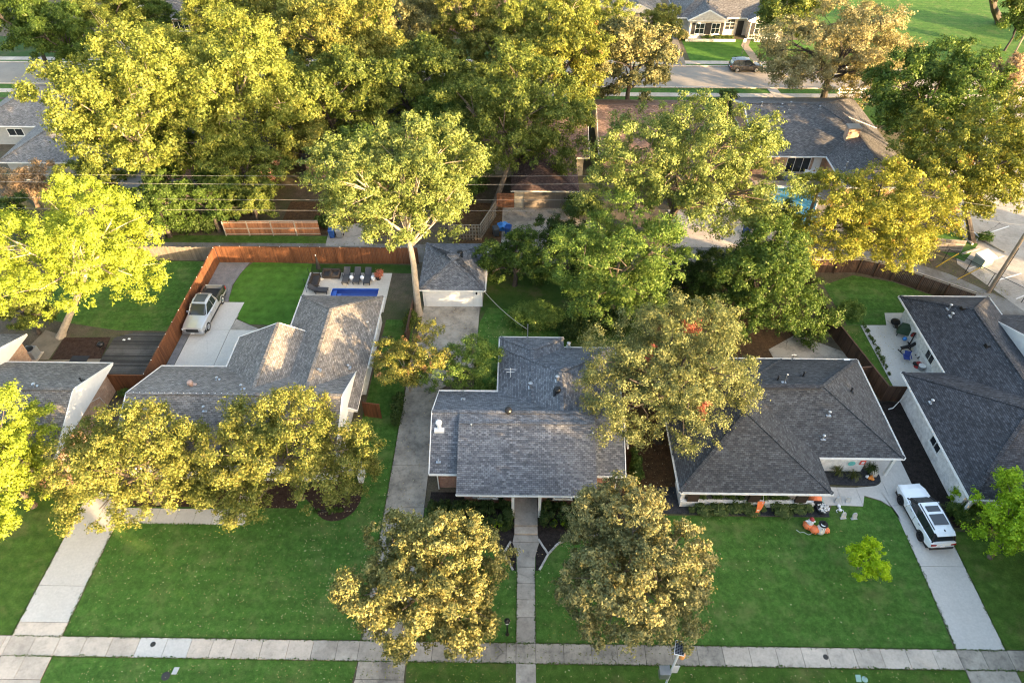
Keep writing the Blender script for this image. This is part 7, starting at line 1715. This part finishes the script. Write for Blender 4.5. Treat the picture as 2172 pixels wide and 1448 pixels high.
# fallen leaves on lawns and drives
def litter(name, label, rects, n, size, seed, mat='leaf_fallen'):
    rg = np.random.default_rng(seed); ar = np.array([(r[1] - r[0]) * (r[3] - r[2]) for r in rects]); id_ = rg.choice(len(rects), n, p=ar / ar.sum()); r = np.array(rects)[id_]
    x = r[:, 0] + (r[:, 1] - r[:, 0]) * rg.random(n); y = r[:, 2] + (r[:, 3] - r[:, 2]) * rg.random(n); z = np.full(n, .0) + r[:, 4] + rg.random(n) * .015
    a = rg.uniform(0, 6.28, n); s = size * (.5 + rg.random(n)); tilt = rg.normal(0, .3, n) * s; V = np.empty((n, 4, 3), np.float32)
    for q, (u, w) in enumerate(((-1, 0), (0, -.5), (1, 0), (0, .5))):
        V[:, q, 0] = x + s * (u * np.cos(a) - w * np.sin(a)) * .5; V[:, q, 1] = y + s * (u * np.sin(a) + w * np.cos(a)) * .5; V[:, q, 2] = z + .012 + np.abs(tilt) * (.5 if q % 2 else .2)
    m = bpy.data.meshes.new(name); m.from_pydata(V.reshape(-1, 3).tolist(), [], np.arange(4 * n).reshape(-1, 4).tolist()); m.materials.append(MATS[mat]); o = link(name, m, None, (0, 0, 0), 'stuff'); o['label'] = label; o['category'] = 'leaves'
litter('fallen_leaves', 'scattered pale fallen leaves on lawns and drives', [(-28, -9.6, 17.3, 27, .015), (-15, -9.6, 17.3, 29, .015), (1.3, 10, 17.3, 24, .015), (-6.5, 0, 17.3, 24, .015), (-26, 26, 13, 15.8, .015), (-9.4, -6.7, 17, 38, .05), (-9, -4, 42, 48, .05), (-3.6, 12, 42, 47, .015), (9, 11.4, 28, 40, .025), (29, 36, 38, 46, .04)], 4200, .085, 31)
litter('fallen_leaves', 'brown leaf litter lying under the two front oaks', [(-6.5, -1.5, 17.2, 21, .015), (-6.5, -.2, 13.2, 15.9, .015), (2.0, 9.5, 17.2, 21.5, .015), (-9.4, -6.7, 15, 22, .05), (-4, 9, 16, 17.1, .05)], 1500, .09, 34, 'leaf_rust')
litter('fallen_leaves', 'sparse pale leaves on the right lawn', [(9, 26, 17.4, 26, .015)], 160, .10, 32)
litter('fallen_leaves', 'brown drifts of leaves along the alley', [(-5, 6, 63.5, 65.0, .025), (-60, 44, 55.0, 58.4, .02), (42, 47, 50, 55, .02)], 3500, .12, 33, 'leaf_rust')

# grass creeping over the edges of pavement and drives
rg = np.random.default_rng(9); P_, D_ = [], []
for (x0, y0), (x1, y1), nx, ny in (((-31, 17.15), (30, 17.15), 0, -1), ((-31, 15.95), (30, 15.95), 0, 1), ((-28.1, 17.2), (-28.1, 25), -1, 0), ((-31.2, 17.2), (-31.2, 27), 1, 0), ((-9.5, 17.2), (-9.45, 38), 1, 0), ((-6.62, 17.2), (-6.66, 24), -1, 0), ((0, 17.2), (0, 22), 1, 0), ((1.2, 17.2), (1.2, 22), -1, 0), ((26.85, 17.2), (26.85, 25), 1, 0), ((29.82, 17.2), (29.82, 26), -1, 0), ((-28.1, 25), (-20, 25), 0, 1)):
    L = math.hypot(x1 - x0, y1 - y0); m_ = int(L * 34); t_ = rg.random(m_); cl = np.abs(np.sin(t_ * L * 1.7) + np.sin(t_ * L * 4.1 + 1)) * .5; r_ = rg.random(m_) ** 1.6 * .13 * (.3 + cl)
    P_.append(np.stack([x0 + (x1 - x0) * t_ + nx * (r_ - .03), y0 + (y1 - y0) * t_ + ny * (r_ - .03), np.full(m_, .06)], 1))
P_ = np.concatenate(P_); o = link('grass', leaf_mesh('grass', P_, np.full(len(P_), .03), len(P_), .09, 'leaf_grass', 5, .6, .8, .5), None, (0, 0, 0), 'stuff'); o['label'] = 'ragged grass creeping over the pavement edges'; o['category'] = 'grass'
import sys; sys.stderr.write('LEAF TRIS %d\n' % TRI[0])
